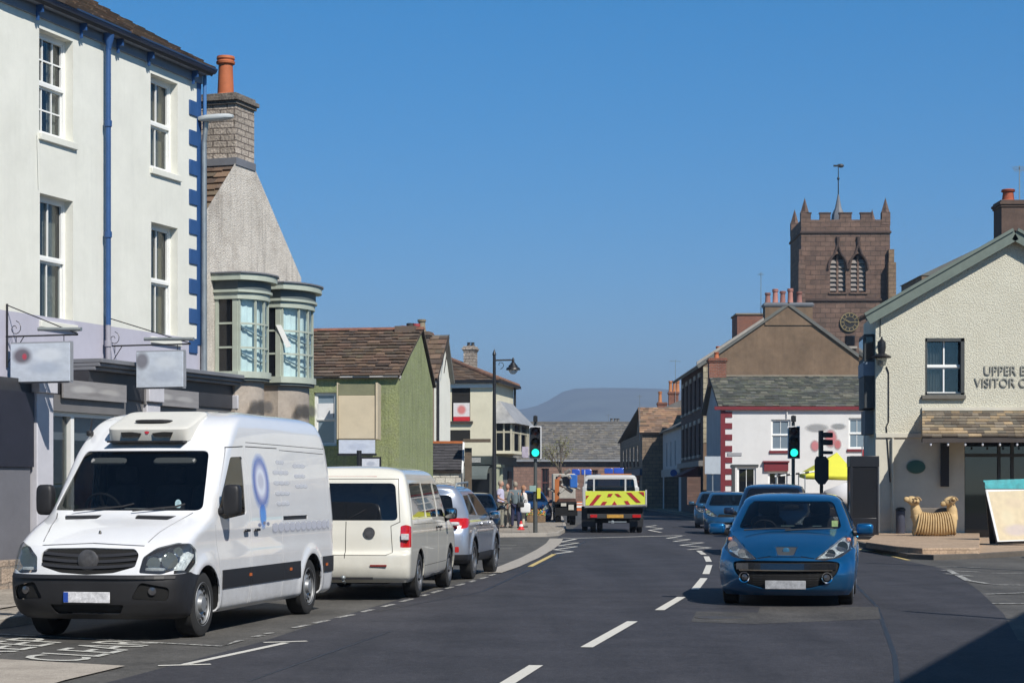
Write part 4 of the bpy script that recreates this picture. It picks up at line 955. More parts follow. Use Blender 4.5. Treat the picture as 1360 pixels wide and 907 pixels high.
mb = MB(); mb.fbox(FEf, FEf.u(602.5), FEf.u(624), .03, .055, z0_, za_ - .002); mb.build('red_stripe', mat('red_banner_cloth', (.55, .02, .03), .8), bn)
mb = MB(); mb.fbox(FEf, e1[0] - .1, e1[1] + .12, .0, .12, e1[2] - .1, e1[2] - .01); mb.build('window_sill', M_timber_dark, hE)
# hip roof
RX = uE1 * .5
P00, P10, P11, P01 = FEs.p(-.2, .2, zeE), FEs.p(uE1 + .2, .2, zeE), FEs.p(uE1 + .2, -8.2, zeE), FEs.p(-.2, -8.2, zeE)
zrE = FEf.z(625, 474, -2.2); R0, R1_ = FEs.p(RX, -2.6, zrE), FEs.p(RX, -8.2, zrE)
slates('roof', hE, P01, P00, R0, R1_, .38, .22, None, M_slate_brown, 51, th=.03, tones=TONE_B); deck('roof_deck', hE, P01, P00, R0, R1_, M_timber_dark)
slates('roof', hE, P00, P10, R0 + FEs.d * .02, R0, .38, .22, None, M_slate_brown, 52, th=.03, tones=TONE_B); deck('rear_roof', hE, P10, P11, R1_, R0, M_slate_brown)
mb = MB(); mb.tube([P00 + Vector((0, 0, .06)), R0 + Vector((0, 0, .06))], .09, 8); mb.tube([R0 + Vector((0, 0, .06)), R1_ + Vector((0, 0, .06))], .09, 8); mb.tube([P10 + Vector((0, 0, .06)), R0 + Vector((0, 0, .06))], .09, 8); mb.build('ridge_tiles', mat('hip_tile_brown', (.17, .09, .06), .85, .3, vs=4), hE)
mb = MB(); mb.fbox(FEs, -.22, uE1 + .22, .2, .3, zeE - .08, zeE + .03); mb.fbox(FEf, -.1, L8 + .2, .2, .28, zeE - .08, zeE + .03); mb.build('gutter', M_black_iron, hE)
chimney(hE, FEf, FEf.u(598), FEf.u(613), -3.6, -2.9, zrE - .5, FEf.z(605, 460, -3), M_limestone, [(FEf.u(603.5), -3.2, .6), (FEf.u(609), -3.2, .6)], potr=.12, poth=.3, pot_m=M_black_iron)
downpipe(hE, [FEs.p(uE1 - .1, .08, zeE), FEs.p(uE1 - .1, .08, 3)], .05, M_black_iron)
# bay on the street side
ub0, ub1 = FEs.u(664, .5) , uE1 - .15
zB0, zB1 = 3.0, FEs.z(672, 562, .5)
by = MB(); by.fbox(FEs, .25, uE1 - .25, 0, .75, zB0, zB0 + .12); bay = by.build('bay_window', M_creamE, hE)
mb = MB()
for u in (.28, .75, uE1 * .5, uE1 - .75, uE1 - .34): mb.fbox(FEs, u, u + .09, .66, .74, zB0 + .12, zB1)
for o in (.02, .36): mb.fbox(FEs, .28, .35, o, o + .07, zB0 + .12, zB1)
mb.fbox(FEs, .3, uE1 - .28, .67, .72, zB0 + .85, zB0 + .92); mb.fbox(FEs, .29, .34, .05, .7, zB0 + .85, zB0 + .92); mb.build('bay_frame', mat('bay_cream_paint', (.45, .42, .32), .6), bay, fix=False)
mb = MB(); mb.fbox(FEs, .3, uE1 - .3, .05, .68, zB0 + .12, zB1); mb.build('bay_pane', M_glass_dark, bay)
mb = MB(); q = [FEs.p(.1, 0, zB1), FEs.p(.1, .95, zB1), FEs.p(uE1 - .1, .95, zB1), FEs.p(uE1 - .1, 0, zB1)]
tt = [FEs.p(.9, 0, zB1 + .95), FEs.p(.9, .12, zB1 + .95), FEs.p(uE1 - .9, .12, zB1 + .95), FEs.p(uE1 - .9, 0, zB1 + .95)]
mb.hexa(q + tt); mb.build('bay_roof', mat('pale_lead_roof', (.30, .30, .30), .5, .3, vs=3), bay)
# shopfront of E: dark green-grey with arched awning and striped pilasters
M_dg = mat('dark_green_shopfront', (.05, .062, .058), .5, .15)
mb = MB(); mb.fbox(FEf, 2.0, L8 + .1, -.3, .1, 2.55, 2.9); mb.fbox(FEs, -.1, uE1 + .1, -.3, .12, 2.55, 2.9); mb.build('shop_fascia', M_dg, hE)
mb = MB(); mb.fbox(FEf, L8 - 1.6, L8 - .5, .1, .13, 2.63, 2.83); mb.build('fascia_lettering_board', mat('pale_sign_board', (.35, .35, .33), .6, .3, vs=20), hE)
mb = MB(); mb.fbox(FEf, 2.0, L8, -.3, 0, 0, 2.55); mb.fbox(FEs, 0, uE1, -.3, 0, 0, 2.55); mb.build('shop_wall', mat('grey_green_wall', (.12, .13, .12), .7, .2), hE)
mb = MB(); mb.fbox(FEf, L8 - 2.5, L8 - .15, .0, .04, .7, 2.2); mb.build('shop_window_pane', M_glass_dark, hE)
mb = MB(); mb.fbox(FEs, uE1 - 1.6, uE1 - .7, .0, .05, 0.1, 2.3); mb.build('door', mat('brown_door', (.04, .025, .02), .6), hE)
mb = MB()
prv = None
for k in range(7):
 a = math.pi / 2 * k / 6; o = .9 * math.sin(a) ; z = 1.95 + .55 * math.cos(a); cur = (o, z)
 if prv: mb.quad(FEf.p(L8 - 1.6, prv[0], prv[1]), FEf.p(L8 - .1, prv[0], prv[1]), FEf.p(L8 - .1, cur[0], cur[1]), FEf.p(L8 - 1.6, cur[0], cur[1]))
 prv = cur
mb.build('awning', mat('grey_green_canvas', (.10, .12, .115), .8, .1), hE, fix=False)
for u in (.15, 1.0):
 mb = MB();
 for k in range(4): mb.fbox(FEs, u + .12 * k, u + .12 * k + .07, 0, .16, .1, 2.45)
 mb.fbox(FEs, u - .05, u + .5, 0, .22, 2.45, 2.56); mb.build('fluted_pilaster', mat('pale_green_paint', (.40, .42, .30), .6), hE, fix=False)
M_rc_cream = mat('cream_roughcast', (.60, .57, .46), .93, .06, vs=.9, bump=1.0, bs=24, bd=.045, speck=.22, sps=24, stain=(.50, .46, .35), stain_amt=.4)
M_smooth_cream = mat('smooth_cream_paint', (.56, .53, .44), .85, .08, vs=1.5, stain=(.36, .33, .27), stain_amt=.35)
M_barge = mat('grey_green_barge', (.125, .155, .13), .6, .12, vs=3)
M_stone_dark = mat('dark_window_surround', (.045, .05, .05), .7, .2)
DR = 59.0; zG = .25
PR = Vector((wp(1163, 700, DR).x, DR, 0)); FRt = Fr((PR.x, DR), (1, 0))
hR = empty('corner_shop', (PR.x, PR.y, 0), 0, 'cream roughcast gabled shop with green bargeboards and stone slate canopy', 'shop')
uRr = FRt.u(1345); LR = uRr * 2; zeR = FRt.z(1163, 416); zrR = FRt.z(1345, 312)
cl = [rake(FRt, uRr, zrR, 0, zeR), rake(FRt, uRr, zrR, LR, zeR)]
rw = (FRt.u(1229), FRt.u(1281), FRt.z(1250, 524), FRt.z(1250, 449))
zband = FRt.z(1180, 579)
wall('upper_wall', FRt, 0, LR, zband, zrR + .2, [rw], M_rc_cream, hR, .22, clip=cl)
dr0, dr1 = FRt.u(1281), LR - .6
wall('lower_wall', FRt, 0, LR, 0, zband, [(dr0, dr1, .12, 3.0)], M_smooth_cream, hR, .6)
mb = MB(); mb.fbox(FRt, 0, FRt.u(1224), .0, .05, zband - .05, zband + .09); mb.build('string_course', M_smooth_cream, hR, bevel=.01)
# left flank to the street, in shade
LS = 4.1; FRs = Fr((PR.x + .09 * LS, DR + LS), (-.09, -1)); LSl = LS * math.sqrt(1 + .09 ** 2)
mb = MB(); mb.quad(FRs.p(0, 0, 0), FRs.p(LSl, 0, 0), FRs.p(LSl, 0, zeR), FRs.p(0, 0, zeR)); mb.build('flank_wall', M_smooth_cream, hR)
mb = MB(); mb.fbox(FRt, .4, LR - .3, -LS, -1.3, 0, zeR - .1); mb.build('inner_walls', M_dark_room, hR)
mb = MB(); mb.fbox(FRt, .45, LR, -LS, -1.25, zeR - .1, zeR - .02); mb.build('flat_roof', M_lead, hR)
mb = MB(); mb.fbox(FRt, LR - .3, LR, -LS, -.01, 0, zeR); mb.build('right_wall', M_smooth_cream, hR)
ob = MB(); ob.fbox(FRs, LSl - 2.1, LSl - .3, 0, .32, FRs.z(1155, 545), FRs.z(1155, 449)); ori = ob.build('oriel_window', M_stone_dark, hR, bevel=.02)
ob = MB(); ob.fbox(FRs, LSl - 1.9, LSl - .5, .325, .335, FRs.z(1155, 480), FRs.z(1155, 455)); ob.fbox(FRs, LSl - .298, LSl - .29, .06, .26, FRs.z(1155, 482), FRs.z(1155, 453)); ob.build('oriel_pane', M_glass_dark, ori)
ob = MB(); ob.fbox(FRs, LSl - 2.12, LSl - .28, -.0, .34, FRs.z(1155, 503), FRs.z(1155, 485)); ob.build('oriel_apron', mat('blue_grey_panel', (.14, .19, .25), .6), ori)
ob = MB(); ob.fbox(FRs, LSl - 2.0, LSl - .6, 0, .26, FRs.z(1155, 578), FRs.z(1155, 547)); ob.build('hanging_board', mat('mid_grey_board', (.13, .14, .15), .7), hR)
# window
w = window(FRt, *rw, hR, back=.14, cols=2, rows=(1, 1), glass=M_glass_win, fw=.05, bar=.045, curtain=(mat('dim_blind', (.16, .15, .14), .9), [(.05, .45)]))
mb = MB();
for (a, b, c, dd) in ((rw[0] - .0, rw[0] + .05, rw[2], rw[3]), (rw[1] - .11, rw[1], rw[2], rw[3]), (rw[0], rw[1], rw[3] - .1, rw[3]), (rw[0], rw[1], rw[2], rw[2] + .05)): mb.fbox(FRt, a, b, -.135, .012, c, dd)
mb.build('window_surround', M_stone_dark, hR, fix=False)
mb = MB(); mb.fbox(FRt, rw[0] - .12, rw[1] + .02, -.1, .12, rw[2] - .14, rw[2] - .02); mb.build('window_sill', mat('slate_sill', (.13, .12, .10), .8, .2), hR, bevel=.01)
# roof & bargeboards
ovh = .28
def rk(u, o, dz=0):   # point on roof plane
 t = u / uRr if u <= uRr else (LR - u) / uRr
 return FRt.p(u, o, zeR + (zrR - zeR) * t + dz)
for nm, ua, ub in (('a', -.32, uRr), ('b', LR + .32, uRr)):
 A, B, C, D_ = rk(ua, ovh, .1), rk(ua, -1.2, .1), rk(ub, -1.2, .1), rk(ub, ovh, .1)
 deck('roof_deck', hR, A, B, C, D_, M_timber_dark, .08)
 slates('roof', hR, B, A, D_, C, .4, .26, None, M_slate_grey, 61)
 # two stepped bargeboard layers
 dv = (rk(ub, 0) - rk(ua, 0)).normalized(); up = dv.cross(FRt.n); up = up if up.z > 0 else -up
 for (o0, o1, a, b, cm) in ((ovh - .04, ovh + .03, -.20, .09, M_barge), (ovh + .0, ovh + .09, .092, .18, M_barge), (.02, ovh - .05, -.06, .02, M_barge)):
  mb = MB(); P0 = rk(ua, 0); P1 = rk(ub, 0); q = [P0 + up * a + FRt.n * o0, P1 + up * a + FRt.n * o0, P1 + up * b + FRt.n * o0, P0 + up * b + FRt.n * o0]
  mb.prism(q, FRt.n * (o1 - o0)); mb.build('bargeboard', cm, hR)
chimney(hR, FRt, FRt.u(1326, -2), FRt.u(1326, -2) + 2.0, -2.6, -1.6, zrR - 1.0, FRt.z(1340, 268, -2), mat('brown_stack_render', (.10, .065, .05), .9, .25, vs=3, bump=.5, bs=20), [(FRt.u(1340, -2), -2.1, 1.0), (FRt.u(1340, -2) + 1.1, -2.1, 1.0)], potr=.19, poth=.40, pot_m=mat('red_clay_pot', (.36, .085, .04), .8, .2))
# lean-to stone slate canopy on the front
cx0, cx1 = FRt.u(1225, 2.4), LR + .4; czt, czb = FRt.z(1240, 546), 1.65 + (646 - 581) / F * (DR - 2.4)
cf = FRt.u(1225, 2.4); A, B, C, D_ = FRt.p(cf, 2.4, czb), FRt.p(cx1, 2.4, czb), FRt.p(cx1, .0, czt), FRt.p(FRt.u(1224.5), .0, czt)
M_slate_mix = slate_mat('mixed_stone_slate', (.19, .165, .13))
TONE_M = [(1, .95, .88), (.6, .55, .52), (1.5, 1.35, 1.1), (1.9, 1.6, 1.2), (.7, .62, .55), (1.1, 1.05, 1.0), (.8, .8, .78)]
cs = slates('canopy', hR, A, B, C, D_, .36, .27, None, M_slate_mix, 71, th=.03, var=.2, lift=.014, tones=TONE_M)
deck('canopy_deck', hR, A, B, C, D_, M_timber_dark, .08)
mb = MB(); mb.fbox(FRt, cx0, cx1, 2.28, 2.42, czb - .14, czb - .02); mb.build('canopy_fascia', M_timber_dark, hR)
mb = MB(); mb.prism([A - Vector((0, 0, .16)), A - Vector((0, 0, .03)), D_ - Vector((0, 0, .03)), D_ - Vector((0, 0, .25))], FRt.d * .05); mb.build('canopy_cheek', M_smooth_cream, hR)
mb = MB(); mb.fbox(FRt, FRt.u(1224), cx1, 0, .07, czt + .02, czt + .12); mb.build('canopy_flashing', M_smooth_cream, hR)
for k in range(9):
 u = cx0 + .25 + k * .5; s = MB(); s.sq(FRt.p(u, 2.36, czb - .2), (.035, .035, .05), 1, 1, 8, 6); s.cyl(FRt.p(u, 2.36, czb - .17), FRt.p(u, 2.36, czb - .12), .012, n=6); s.build('festoon_bulb', mat('frosted_bulb', (.6, .6, .62), .3), hR)
for u in (cx1 - .2,):
 mb = MB(); mb.fbox(FRt, u - .08, u + .08, 2.2, 2.36, .12, czb - .14); mb.build('canopy_post', M_stone_dark, hR)
# dark shopfront inside the opening
mb = MB();
for u in (dr0 + .02, dr0 + 1.1, dr0 + 1.5, dr0 + 3.0, dr1 - .1): mb.fbox(FRt, u, u + .09, -.5, -.4, .12, 3.0)
mb.fbox(FRt, dr0, dr1, -.5, -.38, 2.55, 2.65); mb.fbox(FRt, dr0 + 1.5, dr1, -.5, -.38, .12, .75); mb.build('shopfront', M_stone_dark, hR, fix=False)
mb = MB(); mb.fbox(FRt, dr0, dr1, -.46, -.45, .12, 3.0); mb.build('shopfront_pane', M_glass_dark, hR)
# green oval plaque, dark slot, pipes, lettering
pq = empty('oval_plaque', FRt.p(FRt.u(1217), .02, FRt.z(1217, 629)), 0, 'dark green oval plaque on the shaded cream wall above the sheep', 'plaque')
c = FRt.p(FRt.u(1216.5), .0, FRt.z(1216, 620)); mb = MB(); mb.lathe(c, [(.27, 0), (.27, .03), (.24, .035), (.0001, .036)], 28, axis=(0, -1, 0))
for v in mb.v: v.z = c.z + (v.z - c.z) * .72
mb.build('plate', mat('plaque_green', (.02, .09, .065), .5), pq)
mb = MB(); mb.lathe(c, [(.285, 0), (.285, .032), (.265, .034), (.265, 0)], 28, axis=(0, -1, 0))
for v in mb.v: v.z = c.z + (v.z - c.z) * .72
mb.build('rim', mat('plaque_rim', (.12, .15, .12), .5), pq)
bb_ = empty('wall_banner', FRt.p(FRt.u(1253), .1, FRt.z(1253, 646)), 0, 'narrow dark hanging banner on the shop wall left of the doorway', 'banner')
mb = MB(); mb.fbox(FRt, FRt.u(1248), FRt.u(1259), .10, .16, FRt.z(1250, 646), 2.95); mb.build('banner_cloth', mat('charcoal_cloth', (.02, .02, .022), .8), bb_)
mb = MB(); mb.cyl(FRt.p(FRt.u(1253), .0, 2.9), FRt.p(FRt.u(1253), .2, 2.9), .02, n=8); mb.build('banner_arm', M_black_iron, bb_)
downpipe(hR, [FRt.p(FRt.u(1185), .07, .15), FRt.p(FRt.u(1185), .07, zband - .06)], .04, M_smooth_cream)
mb = MB(); pts = [FRt.p(FRt.u(1170), .03, FRt.z(1170, 440)), FRt.p(FRt.u(1170), .03, FRt.z(1170, 455))]; mb.tube([FRt.p(FRt.u(1169), .02, FRt.z(1169, 420)), FRt.p(FRt.u(1169), .02, FRt.z(1169, 447))], .012, 6)
mb.tube([FRt.p(FRt.u(1177), .02, FRt.z(1177, 487)), FRt.p(FRt.u(1180), .02, FRt.z(1180, 495)), FRt.p(FRt.u(1180), .02, FRt.z(1180, 560)), FRt.p(FRt.u(1177), .02, FRt.z(1177, 566)), FRt.p(FRt.u(1182), .02, FRt.z(1182, 640))], .018, 6); mb.build('cable', M_black_iron, hR, fix=False)
M_letter = mat('charcoal_lettering', (.27, .265, .23), .6)
def letters(text, fr, u0, z0, h, parent, name='lettering', wfac=1.0, depth=.03, m=None, out=.015, u1=None):
 cu = bpy.data.curves.new('t', 'FONT'); cu.body = text; cu.size = 1; cu.extrude = .02; ob = bpy.data.objects.new('t', cu); COL.objects.link(ob)
 dg = bpy.context.evaluated_depsgraph_get(); me = bpy.data.meshes.new_from_object(ob.evaluated_get(dg)); bpy.data.objects.remove(ob)
 co = np.array([v.co[:] for v in me.vertices]); mn, mx = co.min(0), co.max(0); inv = root_matrix(parent).inverted()
 k = h / (mx[1] - mn[1]); kx = k * wfac if u1 is None else (u1 - u0) / (mx[0] - mn[0])
 for v in me.vertices:
  v.co = inv @ fr.p(u0 + (v.co.x - mn[0]) * kx, out + depth * (v.co.z - mn[2]) / (mx[2] - mn[2]), z0 + (v.co.y - mn[1]) * k)
 me.update(); me.materials.clear(); me.materials.append(m or M_letter); o = bpy.data.objects.new(name, me); COL.objects.link(o); o.parent = parent; return o
letters('UPPER EDEN', FRt, FRt.u(1307), FRt.z(1320, 498), .27, hR, u1=FRt.u(1392))
letters('VISITOR CENTRE', FRt, FRt.u(1294), FRt.z(1320, 514), .27, hR, u1=FRt.u(1408))
# wall lantern on the corner
wl = empty('wall_lantern', FRt.p(FRt.u(1169), .1, FRt.z(1169, 487)), 0, 'black iron wall lantern at the corner of the cream shop', 'lantern')
mb = MB(); c = FRt.p(FRt.u(1168), .35, 0); zt_ = FRt.z(1168, 449, .3); zm_ = FRt.z(1168, 473, .3); zb_ = FRt.z(1168, 487, .3)
mb.cyl(FRt.p(FRt.u(1171), .0, zt_ - .1), FRt.p(FRt.u(1168), .38, zt_ + .02), .025, n=8); mb.cyl(FRt.p(FRt.u(1171), .0, zt_ - .5), FRt.p(FRt.u(1168), .38, zt_), .02, n=8); mb.build('bracket', M_black_iron, wl, fix=False)
mb = MB(); mb.lathe(c, [(.02, zt_), (.05, zt_ - .05), (.12, zt_ - .12), (.13, zm_ + .25), (.10, zm_ + .08), (.30, zm_ - .02), (.27, zm_ - .06), (.0001, zm_ - .05)], 14); mb.build('hood', M_black_iron, wl)
mb = MB(); mb.lathe(c, [(.17, zm_ - .07), (.13, zb_ + .05), (.04, zb_)], 12); mb.build('globe', glassm('lantern_glass', .6, (.2, .2, .2), .3), wl)
# terrace in front of the shop
tp = [gp(1150, 719.5, zG), gp(1190, 725, zG), gp(1225, 727.5, zG), gp(1301, 727, zG), gp(1301, 707.3, zG), Vector((PR.x, 58.98, zG)), Vector((PR.x - .3, 57.5, zG))]
mb = MB(); mb.prism([Vector((p.x, p.y, .10)) for p in tp], Vector((0, 0, zG - .10))); tag(mb.build('terrace_slab', M_paver, bevel=.015), kind='structure')
# ---- sheep bench sculpture
M_sheep = mat('carved_pale_wood', (.50, .35, .17), .8, .2, vs=3, bump=.4, bs=20)
shp = Vector((wp(1240, 700, 55.6).x, 55.6, zG)); S = 1.0 / 46.7
ss = empty('sheep_sculpture', shp, 0, 'tan carved sculpture of two sheep joined as a ribbed bench outside the shop', 'sculpture')
def sp(px, py, y=0.0): return Vector(((px - 1240) * S, y, (709.5 - py) * S))
mb = MB()
for k in range(15):     # fleece: thick upright ribs
 x = -.50 + .072 * k; mb.sq((x, -.02, .335 + .02 * math.cos(k * .5)), (.040, .31, .345), .75, .55, 14, 14, M=Matrix.Rotation(.22 * (k / 14 - .5) * 2 * -1, 3, 'Y'))
mb.sq((.0, 0, .30), (.54, .27, .29), .5, .5, 20, 12); mb.build('fleece', M_sheep, ss, local=True, fix=False)
for s in (-1, 1):
 mb = MB(); b0 = Vector((-.44 if s < 0 else .50, -.02, .38)); mb.sq(b0, (.15, .22, .34), .8, .8, 18, 12, M=Matrix.Rotation(-.25 if s < 0 else .08, 3, 'Y'))
 path = [(b0 + Vector((0, 0, .1)), .19), (Vector((-.52, -.04, .74)) if s < 0 else Vector((.51, -.04, .72)), .15), (Vector((-.55, -.06, .90)) if s < 0 else Vector((.47, -.06, .90)), .11)]
 for (p, r0), (q, r1) in zip(path[:-1], path[1:]): mb.cyl(p, q, r0, r1, 14); mb.sq(q, (r1, r1, r1), 1, 1, 14, 10)
 mb.build('neck', M_sheep, ss, local=True, fix=False)
 mb = MB(); h = Vector((-.60, -.10, .99)) if s < 0 else Vector((.43, -.12, .99)); Mx = Matrix.Rotation(.35 if s < 0 else -.3, 3, 'Y')
 mb.sq(h, (.19, .12, .13), .9, .9, 16, 10, M=Mx); mb.sq(h + Mx @ Vector((-.17, 0, -.02)), (.11, .08, .075), .8, .8, 12, 8, M=Mx)
 hd = mb.build('head', M_sheep, ss, local=True, fix=False)
 for e in (-1, 1):
  g = MB(); q = h + Mx @ Vector((.10, e * .13, .03)); g.sq(q, (.045, .10, .05), 1, 1, 10, 6, M=Matrix.Rotation(e * .5, 3, 'Z')); g.build('ear', M_sheep, hd, local=True)
  g = MB(); q = h + Mx @ Vector((-.06, e * .105, .04)); g.sq(q, (.018, .015, .018), 1, 1, 8, 6); g.build('eye', M_black_iron, hd, local=True)
 g = MB(); prev = None
 for k in range(14):
  a = k * .5; r = .12 - .006 * k; q = h + Vector((.07 + r * math.cos(a), -.14, .01 + r * math.sin(a)))
  if prev: g.cyl(prev, q, .03 * (1 - k / 20), n=7)
  prev = q
 g.build('curled_horn', mat('dark_wood_horn', (.22, .10, .06) if s > 0 else (.3, .2, .1), .8), hd, local=True, fix=False)
mb = MB(); mb.cyl(sp(1224, 692, .1), sp(1210, 684, .1), .06, .02, 8); mb.cyl(sp(1226, 707, -.1), sp(1212, 701, -.12), .05, .02, 8); mb.build('foreleg', M_sheep, ss, local=True, fix=False)
mb = MB(); mb.sq(((1243 - 1240) * S, .26, .58), (.62, .06, .22), .4, .4, 20, 10); mb.build('bench_back', mat('grey_wood_back', (.14, .12, .10), .8), ss, local=True)
# ---- cylindrical bin by the wall
bn_ = empty('litter_bin', FRt.p(FRt.u(1192), .45, zG), 0, 'small dark cylindrical litter bin against the cream shop wall', 'bin')
mb = MB(); mb.lathe((0, 0, 0), [(.13, 0), (.14, .02), (.14, .66), (.12, .68)], 20); mb.build('drum', mat('blue_grey_metal', (.05, .055, .08), .5), bn_, local=True)
mb = MB(); mb.lathe((0, 0, .68), [(.15, 0), (.15, .05), (.10, .1), (.0001, .11)], 20); mb.build('lid', M_black_iron, bn_, local=True)
# ---- black telephone kiosk
kp = Vector((wp(1146, 700, 57.3).x, 57.3, .12))
kk = empty('telephone_kiosk', kp, -.06, 'tall black glazed telephone kiosk beside the cream shop corner', 'kiosk')
kw, kh = .41, 2.42
mb = MB()
for sx in (-1, 1):
 for sy in (-1, 1): mb.box(sx * kw, sx * (kw - .06), sy * .42, sy * .36, 0, kh - .32)
mb.box(-kw, kw, -.42, .42, 0, .10); mb.box(-kw - .01, kw + .01, -.43, .43, kh - .32, kh); mb.box(-kw + .06, kw - .06, -.415, -.38, .1, .62)
mb.build('frame', mat('black_kiosk_paint', (.015, .015, .017), .35), kk, local=True, bevel=.012, fix=False)
mb = MB(); mb.box(-kw + .06, kw - .06, -.405, -.398, .62, kh - .32); mb.build('front_pane', glassm('smoked_glass', .25, (.02, .02, .022), .85, .12), kk, local=True)
for sx in (-1, 1):
 mb = MB(); mb.box(sx * (kw - .02), sx * (kw - .028), -.36, .36, .1, kh - .32); mb.build('side_pane', glassm('smoked_glass'), kk, local=True)
mb = MB(); mb.box(-kw + .06, kw - .06, .37, .40, .1, kh - .32); mb.build('back_panel', mat('black_kiosk_paint', (.015, .015, .017)), kk, local=True)
mb = MB(); mb.box(-.18, .18, .15, .36, 1.0, 1.65); mb.build('telephone', M_galv, kk, local=True, bevel=.02)
mb = MB(); mb.box(kw + .012, kw + .03, -.30, -.26, .2, kh - .1); mb.build('lit_edge_strip', mat('lit_edge_tone', (.6, .6, .58), .3, metal=.8), kk, local=True)  # pale strip added to imitate the sunlit right edge
# ---- A-board with teal header
DA = 51.5; ab = Vector((wp(1338, 700, DA).x, DA, .12))
A = empty('pavement_sign', ab, 0, 'large cream pavement sign with teal header and white border outside the shop doorway', 'sign')
def apt(px, py, lean=0.0): return Vector((wp(px, py, DA).x - ab.x, lean, wp(px, py, DA).z - .12))
bl, br, tr, tl = apt(1321, 719, -.28), apt(1378, 717, -.28), apt(1366, 650, -.02), apt(1308, 650, -.02)
def P4(name, b4, m, th=.03):
 mb = MB(); n = (b4[1] - b4[0]).cross(b4[3] - b4[0]).normalized(); n = n if n.y < 0 else -n
 mb.prism(b4, n * th); return mb.build(name, m, A, local=True)
P4('white_border', [bl, br, tr, tl], M_paint_white)
i = lambda a, b, t: a.lerp(b, t)
def inset(b4, kx, ky):
 c = sum(b4, Vector()) / 4; ex = (b4[1] - b4[0]) / 2; ez = (b4[3] - b4[0]) / 2
 return [c - ex * kx - ez * ky, c + ex * kx - ez * ky, c + ex * kx + ez * ky, c - ex * kx + ez * ky]
q = [p + Vector((0, -.034, 0)) for p in inset([bl, br, tr, tl], .90, .93)]
inv = root_matrix(A)
panel01('poster', [inv @ p for p in q], smudge('poster_print', (.66, .55, .36), [(.5, .2, .4, .15, (.48, .42, .50), .5), (.35, .45, .2, .2, (.70, .62, .42), .6), (.6, .75, .3, .12, (.60, .48, .34), .5)]), A, .005)
hl = [apt(1308, 649, -.02), apt(1366, 649, -.02), apt(1362, 636, .03), apt(1306, 638, .03)]
P4('teal_header', hl, mat('teal_print', (.03, .32, .34), .5, .3, vs=6))
P4('rear_leaf', [apt(1321, 722, .55), apt(1378, 722, .55), apt(1366, 640, .05), apt(1308, 640, .05)], M_black_iron, .03)
mb = MB(); mb.cyl(apt(1321, 726, -.30), apt(1307, 640, .0), .018, n=6); mb.cyl(apt(1378, 724, -.30), apt(1366, 640, .0), .018, n=6); mb.build('legs_frame', M_black_iron, A, local=True, fix=False)
# ---- white house with maroon quoins
DW = 93.0; PW = Vector((wp(957, 700, DW).x, DW, 0)); FW = Fr((PW.x, DW), (1, 0)); LW = 7.8
hW = empty('white_house', PW, 0, 'white painted house with maroon corner stones and old grey slate roof', 'house')
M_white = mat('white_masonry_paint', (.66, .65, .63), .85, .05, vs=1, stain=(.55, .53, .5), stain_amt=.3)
M_maroon = mat('maroon_paint', (.16, .012, .018), .6, .12)
zeW = FW.z(1000, 541); zrW = FW.z(1000, 500, -4.2)
W1 = (FW.u(1024), FW.u(1050), FW.z(1030, 598), FW.z(1030, 557)); W2 = (FW.u(1127), FW.u(1150), FW.z(1030, 596), FW.z(1030, 555))
W3 = (FW.u(979), FW.u(1004), 0.3, FW.z(990, 620)); W4 = (FW.u(1020), FW.u(1046), .9, FW.z(1030, 626))
wall('front_wall', FW, 0, LW, 0, zeW, [W1, W2, W3, W4], M_white, hW, .14)
for w_ in (W1, W2): window(FW, *w_, hW, back=.08, cols=2, rows=(1, 1), glass=glassm('sky_window_glass'))
for w_ in (W3, W4): window(FW, *w_, hW, back=.08, cols=2, rows=(1, 1) if w_ is W4 else (1,), glass=M_glass_dark)
for w_ in (W1, W2): mb = MB(); mb.fbox(FW, w_[0] - .08, w_[1] + .08, 0, .07, w_[2] - .13, w_[2] - .01); mb.build('window_sill', M_maroon, hW)
mb = MB(); mb.fbox(FW, W4[0] - .2, W4[1] + .02, 0, .12, W4[3] + .02, W4[3] + .42); mb.build('shop_fascia', M_maroon, hW)
mb = MB(); mb.fbox(FW, W4[0] - .25, W4[1] + .06, 0, .2, W4[3] + .43, W4[3] + .5); mb.build('fascia_cornice', M_maroon, hW)
mb = MB(); mb.fbox(FW, W3[0] - .3, W3[1] + .12, 0, .05, W3[3] + .02, W3[3] + .12); mb.fbox(FW, W3[0] - .26, W3[0] - .1, 0, .04, .1, W3[3]); mb.build('door_case', M_stone_dark, hW)
mb = MB(); mb.fbox(FW, 0, .22, -.05, .03, 0, zeW - .15); mb.build('corner_strip', M_maroon, hW)
k = 0; zq = zeW - .2
while zq > .1:
 s = MB(); s.fbox(FW, .222, .55 if k % 2 == 0 else .40, -.03, .035, zq - .27 + (.0 if k % 2 == 0 else .0), zq)
 if k % 2 == 0: s.build('quoin', M_maroon, hW)
 zq -= .27; k += 1
mb = MB(); mb.fbox(FW, -.3, LW, 0, .18, zeW - .12, zeW + .04); mb.build('eaves_gutter', M_maroon, hW)
